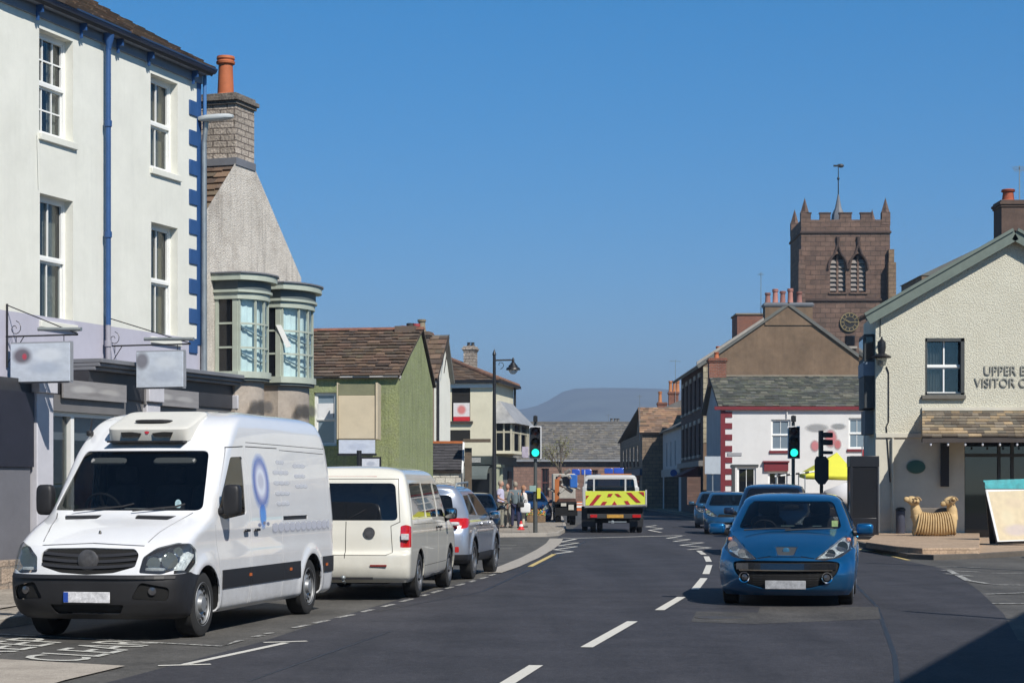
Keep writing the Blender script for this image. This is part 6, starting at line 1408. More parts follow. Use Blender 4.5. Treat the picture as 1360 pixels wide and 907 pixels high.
def rnd(poly, r, n=4):
 """round the corners of a polygon"""
 out = []; m = len(poly)
 for i in range(m):
  p = np.array(poly[i], float); a = np.array(poly[i - 1], float) - p; b = np.array(poly[(i + 1) % m], float) - p
  la, lb = np.linalg.norm(a), np.linalg.norm(b); rr = min(r, la * .45, lb * .45)
  A = p + a / la * rr; B = p + b / lb * rr
  for k in range(n + 1):
   t = k / n; out.append(tuple((1 - t)**2 * A + 2 * t * (1 - t) * p + t * t * B))
 return out
def inpoly(x, y, poly):
 c = False; j = len(poly) - 1
 for i in range(len(poly)):
  xi, yi = poly[i]; xj, yj = poly[j]
  if (yi > y) != (yj > y) and x < (xj - xi) * (y - yi) / (yj - yi) + xi: c = not c
  j = i
 return c
class Body:
 def __init__(s, keys, **kw):
  s.bm = shell(keys, **kw)
  tmp = s.bm.copy(); bmesh.ops.triangulate(tmp, faces=tmp.faces); tmp.verts.index_update(); tmp.normal_update()
  s.co = [v.co.copy() for v in tmp.verts]; s.no = [v.normal.copy() for v in tmp.verts]; s.tri = [tuple(v.index for v in f.verts) for f in tmp.faces]
  s.bvh = BVHTree.FromPolygons(s.co, s.tri); tmp.free()
  s.names = ['body']; s.inset = [0]
 def normal(s, p):
  loc, n, i, dd = s.bvh.find_nearest(p)
  t = s.tri[i]; w = poly_3d_calc([s.co[k] for k in t], loc); v = Vector((0, 0, 0))
  for k, ww in zip(t, w): v += s.no[k] * ww
  return v.normalized() if v.length > 1e-6 else n
 def cut(s, name, proj, poly, sign=0, thr=.3, inset=.006, lim=None, within=None, mirror=False):
  """assign a region. proj: side/end/top or (a,b,dir). sign +1/-1 restricts to faces whose normal points along/against dir; 0 = both"""
  a, b, dr = PROJ[proj] if isinstance(proj, str) else proj
  if mirror:
   s.cut(name, (Vector((a.x, -a.y, a.z)), Vector((b.x, -b.y, b.z)), Vector((dr.x, -dr.y, dr.z))), poly, sign, thr, inset, lim, within)
  if name not in s.names: s.names.append(name); s.inset.append(inset)
  rid = s.names.index(name); bm = s.bm
  xs = [p[0] for p in poly]; ys = [p[1] for p in poly]; X0, X1, Y0, Y1 = min(xs) - .01, max(xs) + .01, min(ys) - .01, max(ys) + .01
  def ok(f):
   d = f.normal.dot(dr)
   if sign > 0 and d < thr: return False
   if sign < 0 and d > -thr: return False
   if sign == 0 and abs(d) < thr: return False
   if within is not None and f.material_index not in within: return False
   return True
  def bb(f):
   u = [v.co.dot(a) for v in f.verts]; w = [v.co.dot(b) for v in f.verts]; return min(u), max(u), min(w), max(w)
  faces = []
  for f in bm.faces:
   if not ok(f): continue
   c = f.calc_center_median()
   if lim and not lim(c): continue
   x0, x1, y0, y1 = bb(f)
   if x1 > X0 and x0 < X1 and y1 > Y0 and y0 < Y1: faces.append(f)
  m = len(poly)
  for i in range(m):
   p, q = poly[i], poly[(i + 1) % m]; ex, ey = q[0] - p[0], q[1] - p[1]; l = math.hypot(ex, ey)
   if l < 1e-6: continue
   nx, ny = ey / l, -ex / l; x0, x1, y0, y1 = min(p[0], q[0]) - 1e-4, max(p[0], q[0]) + 1e-4, min(p[1], q[1]) - 1e-4, max(p[1], q[1]) + 1e-4
   sel = []
   for f in faces:
    if not f.is_valid: continue
    fx0, fx1, fy0, fy1 = bb(f)
    if fx1 < x0 or fx0 > x1 or fy1 < y0 or fy0 > y1: continue
    ds = [(v.co.dot(a) - p[0]) * nx + (v.co.dot(b) - p[1]) * ny for v in f.verts]
    if min(ds) < -1e-5 and max(ds) > 1e-5: sel.append(f)
   if not sel: continue
   geom = set(sel)
   for f in sel: geom.update(f.edges); geom.update(f.verts)
   co = a * p[0] + b * p[1]; no = a * nx + b * ny
   before = set(faces)
   r = bmesh.ops.bisect_plane(bm, geom=list(geom), plane_co=co, plane_no=no, dist=1e-6)
   new = [g for g in r['geom'] if isinstance(g, bmesh.types.BMFace) and g not in before]
   faces = [f for f in faces if f.is_valid] + new
  bm.normal_update()
  for f in faces:
   if not f.is_valid: continue
   c = f.calc_center_median()
   if inpoly(c.dot(a), c.dot(b), poly) and (lim is None or lim(c)): f.material_index = rid
 def line(s, proj, pts, w, sign=0, name='shut_line', thr=.3, inset=.009, mirror=False, lim=None):
  for p, q in zip(pts[:-1], pts[1:]):
   ex, ey = q[0] - p[0], q[1] - p[1]; l = math.hypot(ex, ey); nx, ny = ey / l * w / 2, -ex / l * w / 2; tx, ty = ex / l * w * .4, ey / l * w * .4
   s.cut(name, proj, [(p[0] + nx - tx, p[1] + ny - ty), (q[0] + nx + tx, q[1] + ny + ty), (q[0] - nx + tx, q[1] - ny + ty), (p[0] - nx - tx, p[1] - ny - ty)], sign, thr, inset, lim, None, mirror)
 def finish(s, root, mats, holes=('wheel_arch',), rim=.018, split_lr=(), depth={}, body_name='body'):
  out = {}; bm = s.bm; groups = {}
  for f in bm.faces:
   nm = s.names[f.material_index]
   if nm in holes: continue
   key = nm
   if nm in split_lr: key = (nm, 1 if f.calc_center_median().y > 0 else -1)
   groups.setdefault(key, []).append(f)
  for key, fs in groups.items():
   nm = key if isinstance(key, str) else key[0]; ins = s.inset[s.names.index(nm)]
   vmap = {}; vs_ = []; fc = []; nn = []
   for f in fs:
    idx = []
    for v in f.verts:
     if v.index not in vmap or True:
      pass
     k = id(v)
     kk = v
     if kk not in vmap:
      n = s.normal(v.co); vmap[kk] = len(vs_); vs_.append(v.co - n * ins); nn.append(n)
     idx.append(vmap[kk])
    fc.append(tuple(idx))
   nface = len(fc)
   ln = [[nn[i] for i in f] for f in fc]
   # rim faces along open borders of this piece
   cnt = {}
   for f in fc:
    for i in range(len(f)): e = (f[i], f[(i + 1) % len(f)]); cnt[e] = 1
   border = [e for e in cnt if (e[1], e[0]) not in cnt]
   rr = rim if nm == 'body' else (depth.get(nm, .006))
   vb = {}
   for (i, j) in border:
    for k in (i, j):
     if k not in vb: vb[k] = len(vs_); vs_.append(vs_[k] - nn[k] * rr)
   for (i, j) in border:
    fc.append((j, i, vb[i], vb[j])); a_, b_, c_ = vs_[j], vs_[i], vs_[vb[i]]; fn = (b_ - a_).cross(c_ - a_)
    fn = fn.normalized() if fn.length > 1e-9 else Vector((0, 0, 1)); ln.append([fn] * 4)
   me = bpy.data.meshes.new(nm); me.from_pydata([tuple(v) for v in vs_], [], fc)
   me.polygons.foreach_set('use_smooth', [True] * len(fc))
   flat = [n for l in ln for n in l]
   if len(flat) == len(me.loops): me.normals_split_custom_set([tuple(n) for n in flat])
   auto_uv(me)
   m_ = mats.get(nm); me.materials.append(m_)
   o = bpy.data.objects.new(body_name if nm == 'body' else nm, me); COL.objects.link(o); o.parent = root; out[key] = o
  bm.free(); return out
def paint(name, col, metal=.3, rough=.38, flake=0.0, coat=1.0, dirt=.0, dirtc=(.2, .18, .15)):
 if name in MATS: return MATS[name]
 m, t, b = _new(name); L = t.links.new; tc = N(t, 'ShaderNodeTexCoord')
 n = N(t, 'ShaderNodeTexNoise', Scale=1.3, Detail=5.0); L(tc.outputs['Object'], n.inputs['Vector'])
 c = mixc(t, ramp(t, n.outputs[0], .35, .7), col, sc3(col, .93))
 if dirt:    # road film, heavier low down on the panels
  sx = N(t, 'ShaderNodeSeparateXYZ'); L(tc.outputs['Object'], sx.inputs[0])
  mr = N(t, 'ShaderNodeMapRange'); L(sx.outputs[2], mr.inputs[0]); mr.inputs[1].default_value = .2; mr.inputs[2].default_value = .95; mr.inputs[3].default_value = 1; mr.inputs[4].default_value = .12
  n2 = N(t, 'ShaderNodeTexNoise', Scale=5.0, Detail=7.0, Roughness=.7); L(tc.outputs['Object'], n2.inputs['Vector'])
  mm = N(t, 'ShaderNodeMath', operation='MULTIPLY'); L(mr.outputs[0], mm.inputs[0]); L(ramp(t, n2.outputs[0], .35, .7), mm.inputs[1])
  m2 = N(t, 'ShaderNodeMath', operation='MULTIPLY'); L(mm.outputs[0], m2.inputs[0]); m2.inputs[1].default_value = dirt
  c = mixc(t, m2.outputs[0], c, dirtc)
  mr2 = N(t, 'ShaderNodeMapRange'); L(m2.outputs[0], mr2.inputs[0]); mr2.inputs[3].default_value = coat; mr2.inputs[4].default_value = coat * .4; L(mr2.outputs[0], b.inputs['Coat Weight'])
 else: b.inputs['Coat Weight'].default_value = coat
 L(c, b.inputs['Base Color']); b.inputs['Metallic'].default_value = metal; b.inputs['Roughness'].default_value = rough; b.inputs['Coat Roughness'].default_value = .025
 if flake:
  vo = N(t, 'ShaderNodeTexVoronoi', Scale=900.0); L(tc.outputs['Object'], vo.inputs['Vector']); bp = N(t, 'ShaderNodeBump', Strength=flake, Distance=.001); L(vo.outputs['Color'], bp.inputs['Height']); L(bp.outputs[0], b.inputs['Normal'])
 return m
M_black_plastic = mat('black_bumper_plastic', (.014, .014, .016), .55, .15, vs=6, bump=.1, bs=200, bd=.002)
M_gap = mat('panel_gap', (.006, .006, .006), .9, 0)
M_tyre = mat('tyre_rubber', (.018, .018, .018), .85, .2, vs=8, bump=.3, bs=60, bd=.004)
M_carglass = glassm('tinted_car_glass', .42, (.012, .015, .018), .25)
M_privacy = glassm('privacy_glass', .12, (.008, .009, .011), .8)
M_chrome = mat('chrome', (.65, .66, .68), .12, .03, metal=1)
M_alloy = mat('alloy_wheel', (.42, .43, .45), .32, .1, metal=.85)
M_steelrim = mat('steel_wheel_silver', (.33, .34, .35), .45, .2, metal=.6, vs=9)
M_lampglass = glassm('clear_lamp_lens', .85, (.5, .5, .52), .06)
M_reflector = mat('lamp_reflector', (.72, .73, .75), .3, .35, vs=14, metal=.35, bump=.9, bs=26, bd=.03)
M_red_lens = mat('red_lamp_lens', (.45, .012, .012), .12, .25, vs=20, coat=1, bump=.3, bs=60, bd=.005)
M_white_lens = mat('white_lamp_lens', (.55, .55, .55), .15, .25, vs=20, coat=1, bump=.3, bs=60, bd=.005)
M_amber = mat('amber_lens', (.6, .14, .02), .2, .1, coat=1)
M_interior = mat('car_interior', (.03, .03, .033), .8, .2)
M_seat = mat('seat_fabric', (.06, .06, .068), .9, .2, vs=8)
M_under = mat('underbody', (.006, .006, .006), .95, .1)
def wheel(root, x, y, r, w, side, style='alloy', spokes=7, m=None, rim_r=.64):
 """tyre with the rim as its child; side = +1 for the y+ face outwards"""
 mb = MB(); t = [(r * .60, -w / 2), (r * .74, -w * .5), (r * .93, -w * .49), (r * .985, -w * .42), (r, -w * .3), (r, w * .3), (r * .985, w * .42), (r * .93, w * .49), (r * .74, w * .5), (r * .60, w / 2)]
 mb.lathe((x, y, r), t, 40, axis=(0, side, 0), caps=False); ty = mb.build('wheel', M_tyre, root, local=True, smooth=40)
 # tread grooves ring
 rr = r * rim_r; m = m or M_alloy; o = w / 2
 mb = MB(); mb.lathe((x, y, r), [(rr * 1.0, o - .10), (rr * .95, o - .08), (rr * .95, o - .02), (rr * 1.03, o + .004), (rr * 1.06, o - .004), (rr * 1.0, o - .02)], 40, axis=(0, side, 0), caps=False)
 def pt(a, q, h): return Vector((x + q * math.sin(a), y + side * h, r + q * math.cos(a)))
 if style == 'alloy':
  for k in range(spokes):
   a = 2 * math.pi * k / spokes; w0, w1 = .042, .03
   A = [pt(a - w0 / .09 * .35, .07, o - .035), pt(a + w0 / .09 * .35, .07, o - .035), pt(a + w1 / rr * 1.1, rr * .97, o - .012), pt(a - w1 / rr * 1.1, rr * .97, o - .012)]
   mb.prism(A, Vector((0, -side * .035, 0)))
  mb.lathe((x, y, r), [(.08, o - .07), (.08, o - .03), (.05, o - .018), (.0001, o - .016)], 20, axis=(0, side, 0))
 else:
  mb.lathe((x, y, r), [(rr * .93, o - .10), (rr * .9, o - .03), (rr * .72, o - .045), (rr * .52, o - .02), (rr * .40, o - .03), (rr * .34, o + .012), (rr * .16, o + .018), (.0001, o + .018)], 40, axis=(0, side, 0))
 rimo = mb.build('rim', m, ty, local=True, smooth=30, fix=False)
 mb = MB()
 if style == 'alloy': mb.lathe((x, y, r), [(rr, o - .11), (.0001, o - .11)], 24, axis=(0, side, 0)); mb.build('brake_shade', M_under, ty, local=True, fix=False)
 else:
  for k in range(spokes):
   a = 2 * math.pi * k / spokes; c = pt(a, rr * .80, o - .033); mb.lathe(c, [(rr * .085, -.01), (rr * .085, .006), (.0001, .006)], 10, axis=(0, side, 0))
  mb.build('rim_holes', M_under, ty, local=True, fix=False)
 return ty
def wheels(root, xs, half, r, w, **kw):
 for x in xs:
  for s in (1, -1): wheel(root, x, s * (half - w / 2), r, w, s, **kw)
def circle(cx, cz, r, n=28, flat=None): return [(cx + r * math.cos(2 * math.pi * k / n), cz + r * math.sin(2 * math.pi * k / n)) for k in range(n)]
def arch_liners(root, xs, half, r, zt=None):
 for x in xs:
  for s in (1, -1):
   mb = MB(); n = 20; vs_ = []
   for k in range(n + 1):
    a = math.pi * 1.15 * k / n - .24; c = (x + r * math.cos(a), r * .0 + WR[0] + r * math.sin(a)); vs_ += [(c[0], s * (half + .0), c[1]), (c[0], s * (half - .38), c[1])]
   mb.add(vs_, [(2 * i, 2 * i + 2, 2 * i + 3, 2 * i + 1) for i in range(n)]); mb.build('wheel_arch_liner', M_under, root, local=True, fix=False)
WR = [.33]
def plate(root, x, y0, y1, z0, z1, front=1, col=(.62, .62, .64), blue=True, tilt=.0, name='number_plate'):
 mb = MB(); mb.box(x - .006, x + .006, y0, y1, z0, z1); p = mb.build(name, mat(name + '_%d' % int(col[2] * 100), col, .35, .35, vs=18), root, local=True, bevel=.004)
 if blue:
  w = (y1 - y0) * .1; yy = y0 if front < 0 else y1 - w
  mb = MB(); xx = x + .008; mb.box(xx - .003, xx + .003, yy, yy + w, z0 + .004, z1 - .004); mb.build('plate_band', mat('plate_blue', (.02, .07, .35), .4), p, local=True)
 return p
def seats(root, x, ys, z, h=.62, w=.48):
 for y in ys:
  mb = MB(); mb.sq((x, y, z + h * .5), (.10, w / 2, h / 2), .35, .35, 14, 10, M=Matrix.Rotation(-.18, 3, 'Y')); mb.sq((x + .25, y, z), (.27, w / 2, .09), .35, .35, 14, 8)
  mb.sq((x - .06, y, z + h + .12), (.06, .13, .10), .5, .5, 10, 8); mb.build('seat', M_seat, root, local=True, fix=False)
def steering(root, x, y, z, r=.19, tilt=.5):
 mb = MB(); ax = Vector((-math.cos(tilt), 0, math.sin(tilt))); t = Vector((0, 1, 0)); b = ax.cross(t); c = Vector((x, y, z)); n = 20
 pts = [c + t * r * math.cos(2 * math.pi * k / n) + b * r * math.sin(2 * math.pi * k / n) for k in range(n + 1)]; mb.tube(pts, .017, 7)
 for a in (0, math.pi, -math.pi / 2): mb.cyl(c, c + t * r * math.cos(a) + b * r * math.sin(a), .018, n=6)
 mb.sq(c, (.05, .07, .06), .6, .6, 10, 6); mb.build('steering_wheel', M_interior, root, local=True, fix=False)
def wiper(root, pts, name='wiper'):
 mb = MB(); mb.tube([Vector(p) for p in pts], .011, 6); mb.build(name, M_black_plastic, root, local=True, fix=False)
def mirror(root, c, s, m, size=(.09, .12, .08), arm=None, glassy=True, rot=0):
 mb = MB(); mb.sq(c, size, .45, .45, 18, 12, M=Matrix.Rotation(rot, 3, 'Z')); o = mb.build('wing_mirror', m, root, local=True, fix=False)
 mb = MB(); mb.sq((c[0] - size[0] * .72, c[1], c[2]), (size[0] * .35, size[1] * .86, size[2] * .86), .4, .4, 14, 8); mb.build('mirror_glass', mat('mirror_glass', (.5, .5, .5), .03, 0, metal=1), o, local=True, fix=False)
 mb = MB(); mb.cyl((c[0], c[1], c[2] - size[2] * .5), arm, .035, .045, 10); mb.build('mirror_arm', M_black_plastic, o, local=True, fix=False)
 return o
def handle(root, x, y, z, s, m=None, L=.16):
 mb = MB(); mb.sq((x, y + s * .018, z), (L / 2, .018, .017), .5, .5, 12, 6); mb.build('door_handle', m or M_black_plastic, root, local=True, fix=False)
def cabin_floor(root, x0, x1, hw, z):
 mb = MB(); mb.box(x0, x1, -hw, hw, z - .05, z); mb.build('floor_pan', M_interior, root, local=True)
def underbody(root, x0, x1, hw, z0=.2, z1=.34):
 mb = MB(); mb.box(x0, x1, -hw, hw, z0, z1); mb.build('underbody', M_under, root, local=True)
# ---------------------------------------------------------------- the big white van
VS = 1.0
Hd = Vector((-.2, -1, 0)).normalized(); Lv = Vector((-Hd.y, Hd.x, 0))
cont = gp(250, 845) + Vector((.10, 0, 0)); axc = cont - Lv * .88
van = empty('delivery_van', (axc.x, axc.y, 0), math.atan2(Hd.y, Hd.x), 'large white high roof delivery van with black bumper and roof refrigeration unit', 'van')
WB = 3.92; RE = -WB - 1.02; WR[0] = .36
keys = [(.24, .84, RE + .08, .90, .55, .15, 3.0, 5), (.30, .92, RE, .955, .55, .15, 3.0, 5), (.45, .98, RE, .975, .5, .12, 3.2, 6), (.62, .99, RE, .985, .5, .12, 3.2, 6), (.74, .965, RE, .985, .5, .12, 3.2, 6),
  (.98, .87, RE, .985, .5, .12, 3.2, 6), (1.07, .74, RE, .983, .52, .12, 3.2, 6), (1.20, .46, RE, .98, .55, .12, 3.2, 6), (1.31, .14, RE + .01, .975, .52, .12, 3.2, 6), (1.37, .02, RE + .01, .97, .5, .12, 3.3, 6),
  (1.70, -.33, RE + .03, .945, .42, .14, 3.4, 6), (2.05, -.66, RE + .07, .91, .36, .16, 3.4, 6), (2.18, -.82, RE + .09, .895, .35, .18, 3.2, 5), (2.36, -1.05, RE + .14, .86, .36, .25, 3, 4), (2.47, -1.32, RE + .22, .80, .4, .3, 3, 4),
  (2.53, -1.65, RE + .40, .67, .5, .4, 3, 3.5), (2.56, -2.1, RE + .7, .45, .5, .4, 2.6, 3), (2.57, -2.6, RE + 1.1, .15, .3, .3, 2.2, 2.5)]
def vfl(x, z):
 e = 0
 for c in (0, -WB):
  dd = math.hypot(x - c, z - .36);
  if .40 < dd < .56 and z > .25: e = max(e, .022 * math.cos((dd - .46) / .1 * math.pi / 2) ** 2 if abs(dd - .46) < .1 else 0)
 if .86 < z < 1.16: e -= .010 * math.sin((z - .86) / .3 * math.pi)
 return e
B = Body(keys, per=6, nf=22, ns=90, nr=12, flare=vfl)
B.cut('windscreen', 'end', rnd([(-.88, 1.385), (.88, 1.385), (.75, 2.06), (-.75, 2.06)], .07), 1, .25, .012, lim=lambda c: c.x > -1.1)
B.cut('side_window', 'side', rnd([(-.40, 1.34), (-.52, 1.50), (-.97, 1.99), (-1.38, 2.00), (-1.38, 1.33), (-.62, 1.28)], .05), 0, .5, .012)
# black lower bumper and side rubbing strips
B.cut('front_bumper', 'side', [(-.0, .2), (1.2, .2), (1.2, .705), (.62, .725), (.52, .74), (.36, .70), (.0, .70)], 0, .0, -.004, lim=lambda c: c.x > .3)
B.cut('side_strip', 'side', [(-.52, .50), (-3.42, .50), (-3.42, .71), (-.52, .71)], 0, .5, -.010)
B.cut('rear_side_strip', 'side', [(-4.40, .52), (RE + .0, .52), (RE + .0, .73), (-4.40, .73)], 0, .2, -.010)
B.cut('grille', 'end', rnd([(-.50, .99), (-.555, .93), (-.53, .80), (-.30, .735), (0, .715), (.30, .735), (.53, .80), (.555, .93), (.50, .99), (0, 1.0)], .03, 3), 1, .2, .02)
hl = [(.575, .735), (.60, .90), (.72, 1.00), (.90, 1.055), (.955, 1.02), (.955, .78), (.80, .72)]
B.cut('headlight', 'end', rnd(hl, .025, 3), 1, .02, .004, lim=lambda c: c.x > .18); B.cut('headlight', 'end', [(-a, b) for a, b in reversed(rnd(hl, .025, 3))], 1, .02, .004, lim=lambda c: c.x > .18)
B.cut('headlight', 'side', rnd([(.28, .96), (.30, .82), (.50, .73), (.9, .72), (.9, 1.05), (.45, 1.04)], .03, 3), 0, .02, .004, lim=lambda c: abs(c.y) > .9 and c.x > .2)
for s in (1, -1): B.cut('bonnet_vent', 'end', rnd([(s * .22, 1.295), (s * .60, 1.285), (s * .66, 1.33), (s * .20, 1.338)] if s > 0 else [(s * .20, 1.338), (s * .66, 1.33), (s * .60, 1.285), (s * .22, 1.295)], .015, 2), 1, .1, .008)
B.cut('lower_intake', 'end', rnd([(-.42, .40), (.42, .40), (.36, .30), (-.36, .30)], .03, 3), 1, .2, .02)
for s in (1, -1):
 q = rnd([(.50, .46), (.86, .44), (.88, .58), (.60, .64)], .04, 3); q = q if s > 0 else [(-a, b) for a, b in reversed(q)]
 B.cut('fog_recess', 'end', q, 1, .1, .02)
for x in (0, -WB): B.cut('wheel_arch', 'side', circle(x, .36, .43, 30), 0, .15, .01)
B.line('end', [(-.60, 1.06), (-.64, 1.16), (-.74, 1.30), (-.80, 1.36)], .012, 1, lim=lambda c: c.x > -.1); B.line('end', [(.60, 1.06), (.64, 1.16), (.74, 1.30), (.80, 1.36)], .012, 1, lim=lambda c: c.x > -.1)
B.line('end', [(-.58, 1.02), (0, 1.045), (.58, 1.02)], .01, 1)
B.line('side', [(-.50, .42), (-.44, .72), (-.30, 1.22)], .010); B.line('side', [(-1.47, .28), (-1.47, 1.2), (-1.46, 2.12), (-.90, 2.10), (-.38, 1.42)], .012, thr=.4)
B.line('side', [(-1.54, .30), (-1.54, 2.12), (-2.72, 2.12), (-2.72, .30)], .011, thr=.4); B.line('side', [(-2.80, 2.10), (RE + .25, 2.08), (RE + .25, 1.3)], .008, thr=.4)
B.cut('door_track', 'side', [(-2.75, 1.235), (-3.75, 1.235), (-3.75, 1.285), (-2.75, 1.285)], 0, .5, .012)
B.line('side', [(-1.56, 2.17), (RE + .2, 2.15)], .008, thr=.2)
M_vanw = paint('white_van_paint', (.75, .76, .78), 0, .32, dirt=.4)
parts = B.finish(van, {'body': M_vanw, 'windscreen': glassm('windscreen_glass', .50, (.010, .012, .015), .12), 'side_window': M_carglass, 'front_bumper': M_black_plastic, 'side_strip': M_black_plastic, 'rear_side_strip': M_black_plastic,
 'grille': M_under, 'headlight': M_lampglass, 'bonnet_vent': M_black_plastic, 'lower_intake': M_under, 'fog_recess': M_under, 'shut_line': M_gap, 'door_track': M_black_plastic}, split_lr=('side_window', 'headlight', 'fog_recess', 'side_strip', 'rear_side_strip', 'bonnet_vent', 'door_track'))
# lamp internals
for s in (1, -1):
 hd = parts.get(('headlight', s))
 mb = MB();
 for (x, y, z, r) in ((.60, .80, .86, .085), (.70, .66, .83, .07), (.50, .86, .95, .05)): mb.lathe((x, s * y, z), [(.02, -.03), (r * .6, -.01), (r * .9, .035), (r, .075), (r * 1.05, .075)], 18, axis=(1, s * .25, 0))
 mb.build('reflector_bowl', M_chrome, hd, local=True, fix=False)
 mb = MB(); q = [(.80, .58, .75), (.55, .93, .75), (.30, .95, .90), (.36, .93, 1.03), (.55, .72, .98), (.78, .60, .90)]; mb.poly([(x - .06, s * y * .985, z) for x, y, z in q]); mb.build('lamp_back', M_reflector, hd, local=True, fix=False)
 mb = MB(); mb.sq((.78, s * .70, .77), (.03, .11, .018), .4, .4, 10, 6); mb.build('indicator', M_white_lens, hd, local=True)
# grille bars and plain round badge
def xfront(B_keys, z, y):
 K = np.array(B_keys, float); t = np.interp(z, K[:, 0], np.arange(len(K))); v = [pchip(np.arange(len(K)), K[:, j], np.array([t]))[0] for j in range(8)]
 _, xf, xr, W, Lf, Lr, ef, er = v; a = min(1, abs(y) / W); return xf - Lf + Lf * (1 - a ** ef) ** (1 / ef)
mb = MB()
for z in (.945, .885, .825):
 for k in range(12):
  ya, yb = -.53 + 1.06 * k / 12, -.53 + 1.06 * (k + 1) / 12; zz = z - .03 * (1 - (ya / .53) ** 2)
  xa, xb = xfront(keys, z, ya) + .006, xfront(keys, z, yb) + .006; zb_ = z - .03 * (1 - (yb / .53) ** 2); za_ = z - .03 * (1 - (ya / .53) ** 2)
  mb.hexa([(xa - .03, ya, za_ - .016), (xa + .004, ya, za_ - .016), (xb + .004, yb, zb_ - .016), (xb - .03, yb, zb_ - .016), (xa - .03, ya, za_ + .014), (xa - .008, ya, za_ + .014), (xb - .008, yb, zb_ + .014), (xb - .03, yb, zb_ + .014)])
gb = mb.build('grille_bars', mat('grille_bar_plastic', (.03, .03, .033), .4, .1), van, local=True, fix=False)
mb = MB(); xg = xfront(keys, .87, 0); mb.lathe((xg - .0, 0, .865), [(.115, -.02), (.115, .012), (.10, .02), (.0001, .022)], 28, axis=(1, 0, .15)); mb.build('round_badge', mat('soft_badge', (.07, .07, .075), .4, .5, vs=9), van, local=True)
mb = MB(); mb.lathe((.60, 0, 1.145), [(.03, 0), (.025, .012), (.0001, .014)], 14, axis=(.6, 0, .8)); mb.build('bonnet_badge', M_chrome, van, local=True)
# bumper step ledge
mb = MB(); n = 20
for k in range(n):
 ya, yb = -.93 + 1.86 * k / n, -.93 + 1.86 * (k + 1) / n; xa, xb = xfront(keys, .70, ya), xfront(keys, .70, yb)
 mb.hexa([(xa - .03, ya, .665), (xa + .035, ya, .675), (xb + .035, yb, .675), (xb - .03, yb, .665), (xa - .03, ya, .708), (xa + .018, ya, .704), (xb + .018, yb, .704), (xb - .03, yb, .708)])
mb.build('bumper_step', M_black_plastic, van, local=True, fix=False)
plate(van, 1.005, -.24, .28, .42, .535, -1); van_pl = None
for s in (1, -1):
 mb = MB(); mb.lathe((xfront(keys, .54, .72) - .0, s * .72, .545), [(.042, -.03), (.042, .0), (.0001, .006)], 16, axis=(1, s * .3, 0)); mb.build('fog_lamp', mat('dark_lens', (.05, .05, .055), .1, coat=1), van, local=True)
wheels(van, (0, -WB), .945, .36, .225, style='steel', spokes=14, m=M_steelrim); arch_liners(van, (0, -WB), .96, .44)
underbody(van, RE + .2, .8, .55, .3, .5)
mb = MB(); mb.box(RE + .3, -.45, -.90, .90, .52, .56); mb.build('floor_pan', M_interior, van, local=True)
mb = MB(); mb.box(-1.70, -1.64, -.88, .88, .6, 2.2); mb.build('bulkhead', M_interior, van, local=True)
mb = MB(); mb.sq((-.42, 0, 1.10), (.34, .86, .22), .35, .4, 24, 10); mb.sq((-.5, .12, 1.31), (.16, .16, .07), .5, .5); mb.build('dashboard', M_interior, van, local=True, fix=False)
seats(van, -1.25, (-.48, .12, .58), .95, .72, .46); steering(van, -.62, -.48, 1.38, .21, .45)
mb = MB(); mb.box(-.20, -.12, -.02, .42, 1.402, 1.41); mb.build('paper_sheet', M_paint_white, van, local=True)
for (y, w) in ((-.42, .22), (.38, .26)):
 mb = MB(); mb.sq((-.62, y, 1.94), (.02, w, .045), .4, .4, 12, 6, M=Matrix.Rotation(-.75, 3, 'Y')); mb.build('sun_visor', mat('visor_grey', (.25, .25, .24), .8), van, local=True)
mb = MB(); mb.lathe((xfront(keys, 1.44, .62) - .03, .62, 1.455), [(.05, 0), (.05, .005), (.0001, .006)], 18, axis=(.7, .1, .7)); mb.build('tax_disc', mat('tax_disc_print', (.35, .5, .55), .5, .4, vs=30), van, local=True)
for s in (1, -1):
 mirror(van, (-.47, s * 1.12, 1.50), s, M_black_plastic, (.08, .10, .175), arm=(-.45, s * .94, 1.36))
wiper(van, [(.06, -.55, 1.385), (-.02, .0, 1.43), (-.05, .12, 1.46)]); wiper(van, [(.07, .15, 1.385), (-.02, .62, 1.43), (-.05, .72, 1.46)])
for (x, y) in ((-1.32, .99), (-1.68, .99)): handle(van, x, y, 1.14, 1); handle(van, x, -y, 1.14, -1)
for x in (-.56 - .9, -3.0, -4.55):
 for s in (1, -1): mb = MB(); mb.box(x - .035, x + .035, s * .985, s * 1.004, .605, .64); mb.build('side_marker', M_amber, van, local=True)
for k, y in enumerate((-.35, .35)): pass
# refrigeration unit on the cab roof
fr_ = MB(); fr_.sq((-1.10, 0.0, 2.345), (.38, .50, .095), .22, .22, 26, 12, M=Matrix.Rotation(.30, 3, 'Y')); fu = fr_.build('refrigeration_unit', mat('cream_plastic', (.62, .61, .56), .45, .05), van, local=True, fix=False)
mb = MB(); mb.box(-.80, -.66, -.46, .46, 2.155, 2.175); mb.build('fan_lip', M_black_plastic, fu, local=True)
for s in (1, -1):
 mb = MB(); mb.poly([(-.722, s * .06, 2.26), (-.716, s * .09, 2.225), (-.716, s * .30, 2.22), (-.73, s * .32, 2.28), (-.726, s * .18, 2.275)]); mb.build('fan_opening', M_under, fu, local=True, fix=False)
mb = MB(); mb.lathe((-.725, 0, 2.285), [(.032, -.01), (.032, .0), (.0001, .002)], 18, axis=(1, 0, .2)); mb.build('red_badge', mat('badge_red', (.5, .03, .05), .4), fu, local=True)
mb = MB(); mb.sq((-.95, 0, 2.405), (.10, .22, .02), .5, .5, 14, 6); mb.build('top_cover', M_black_plastic, fu, local=True)
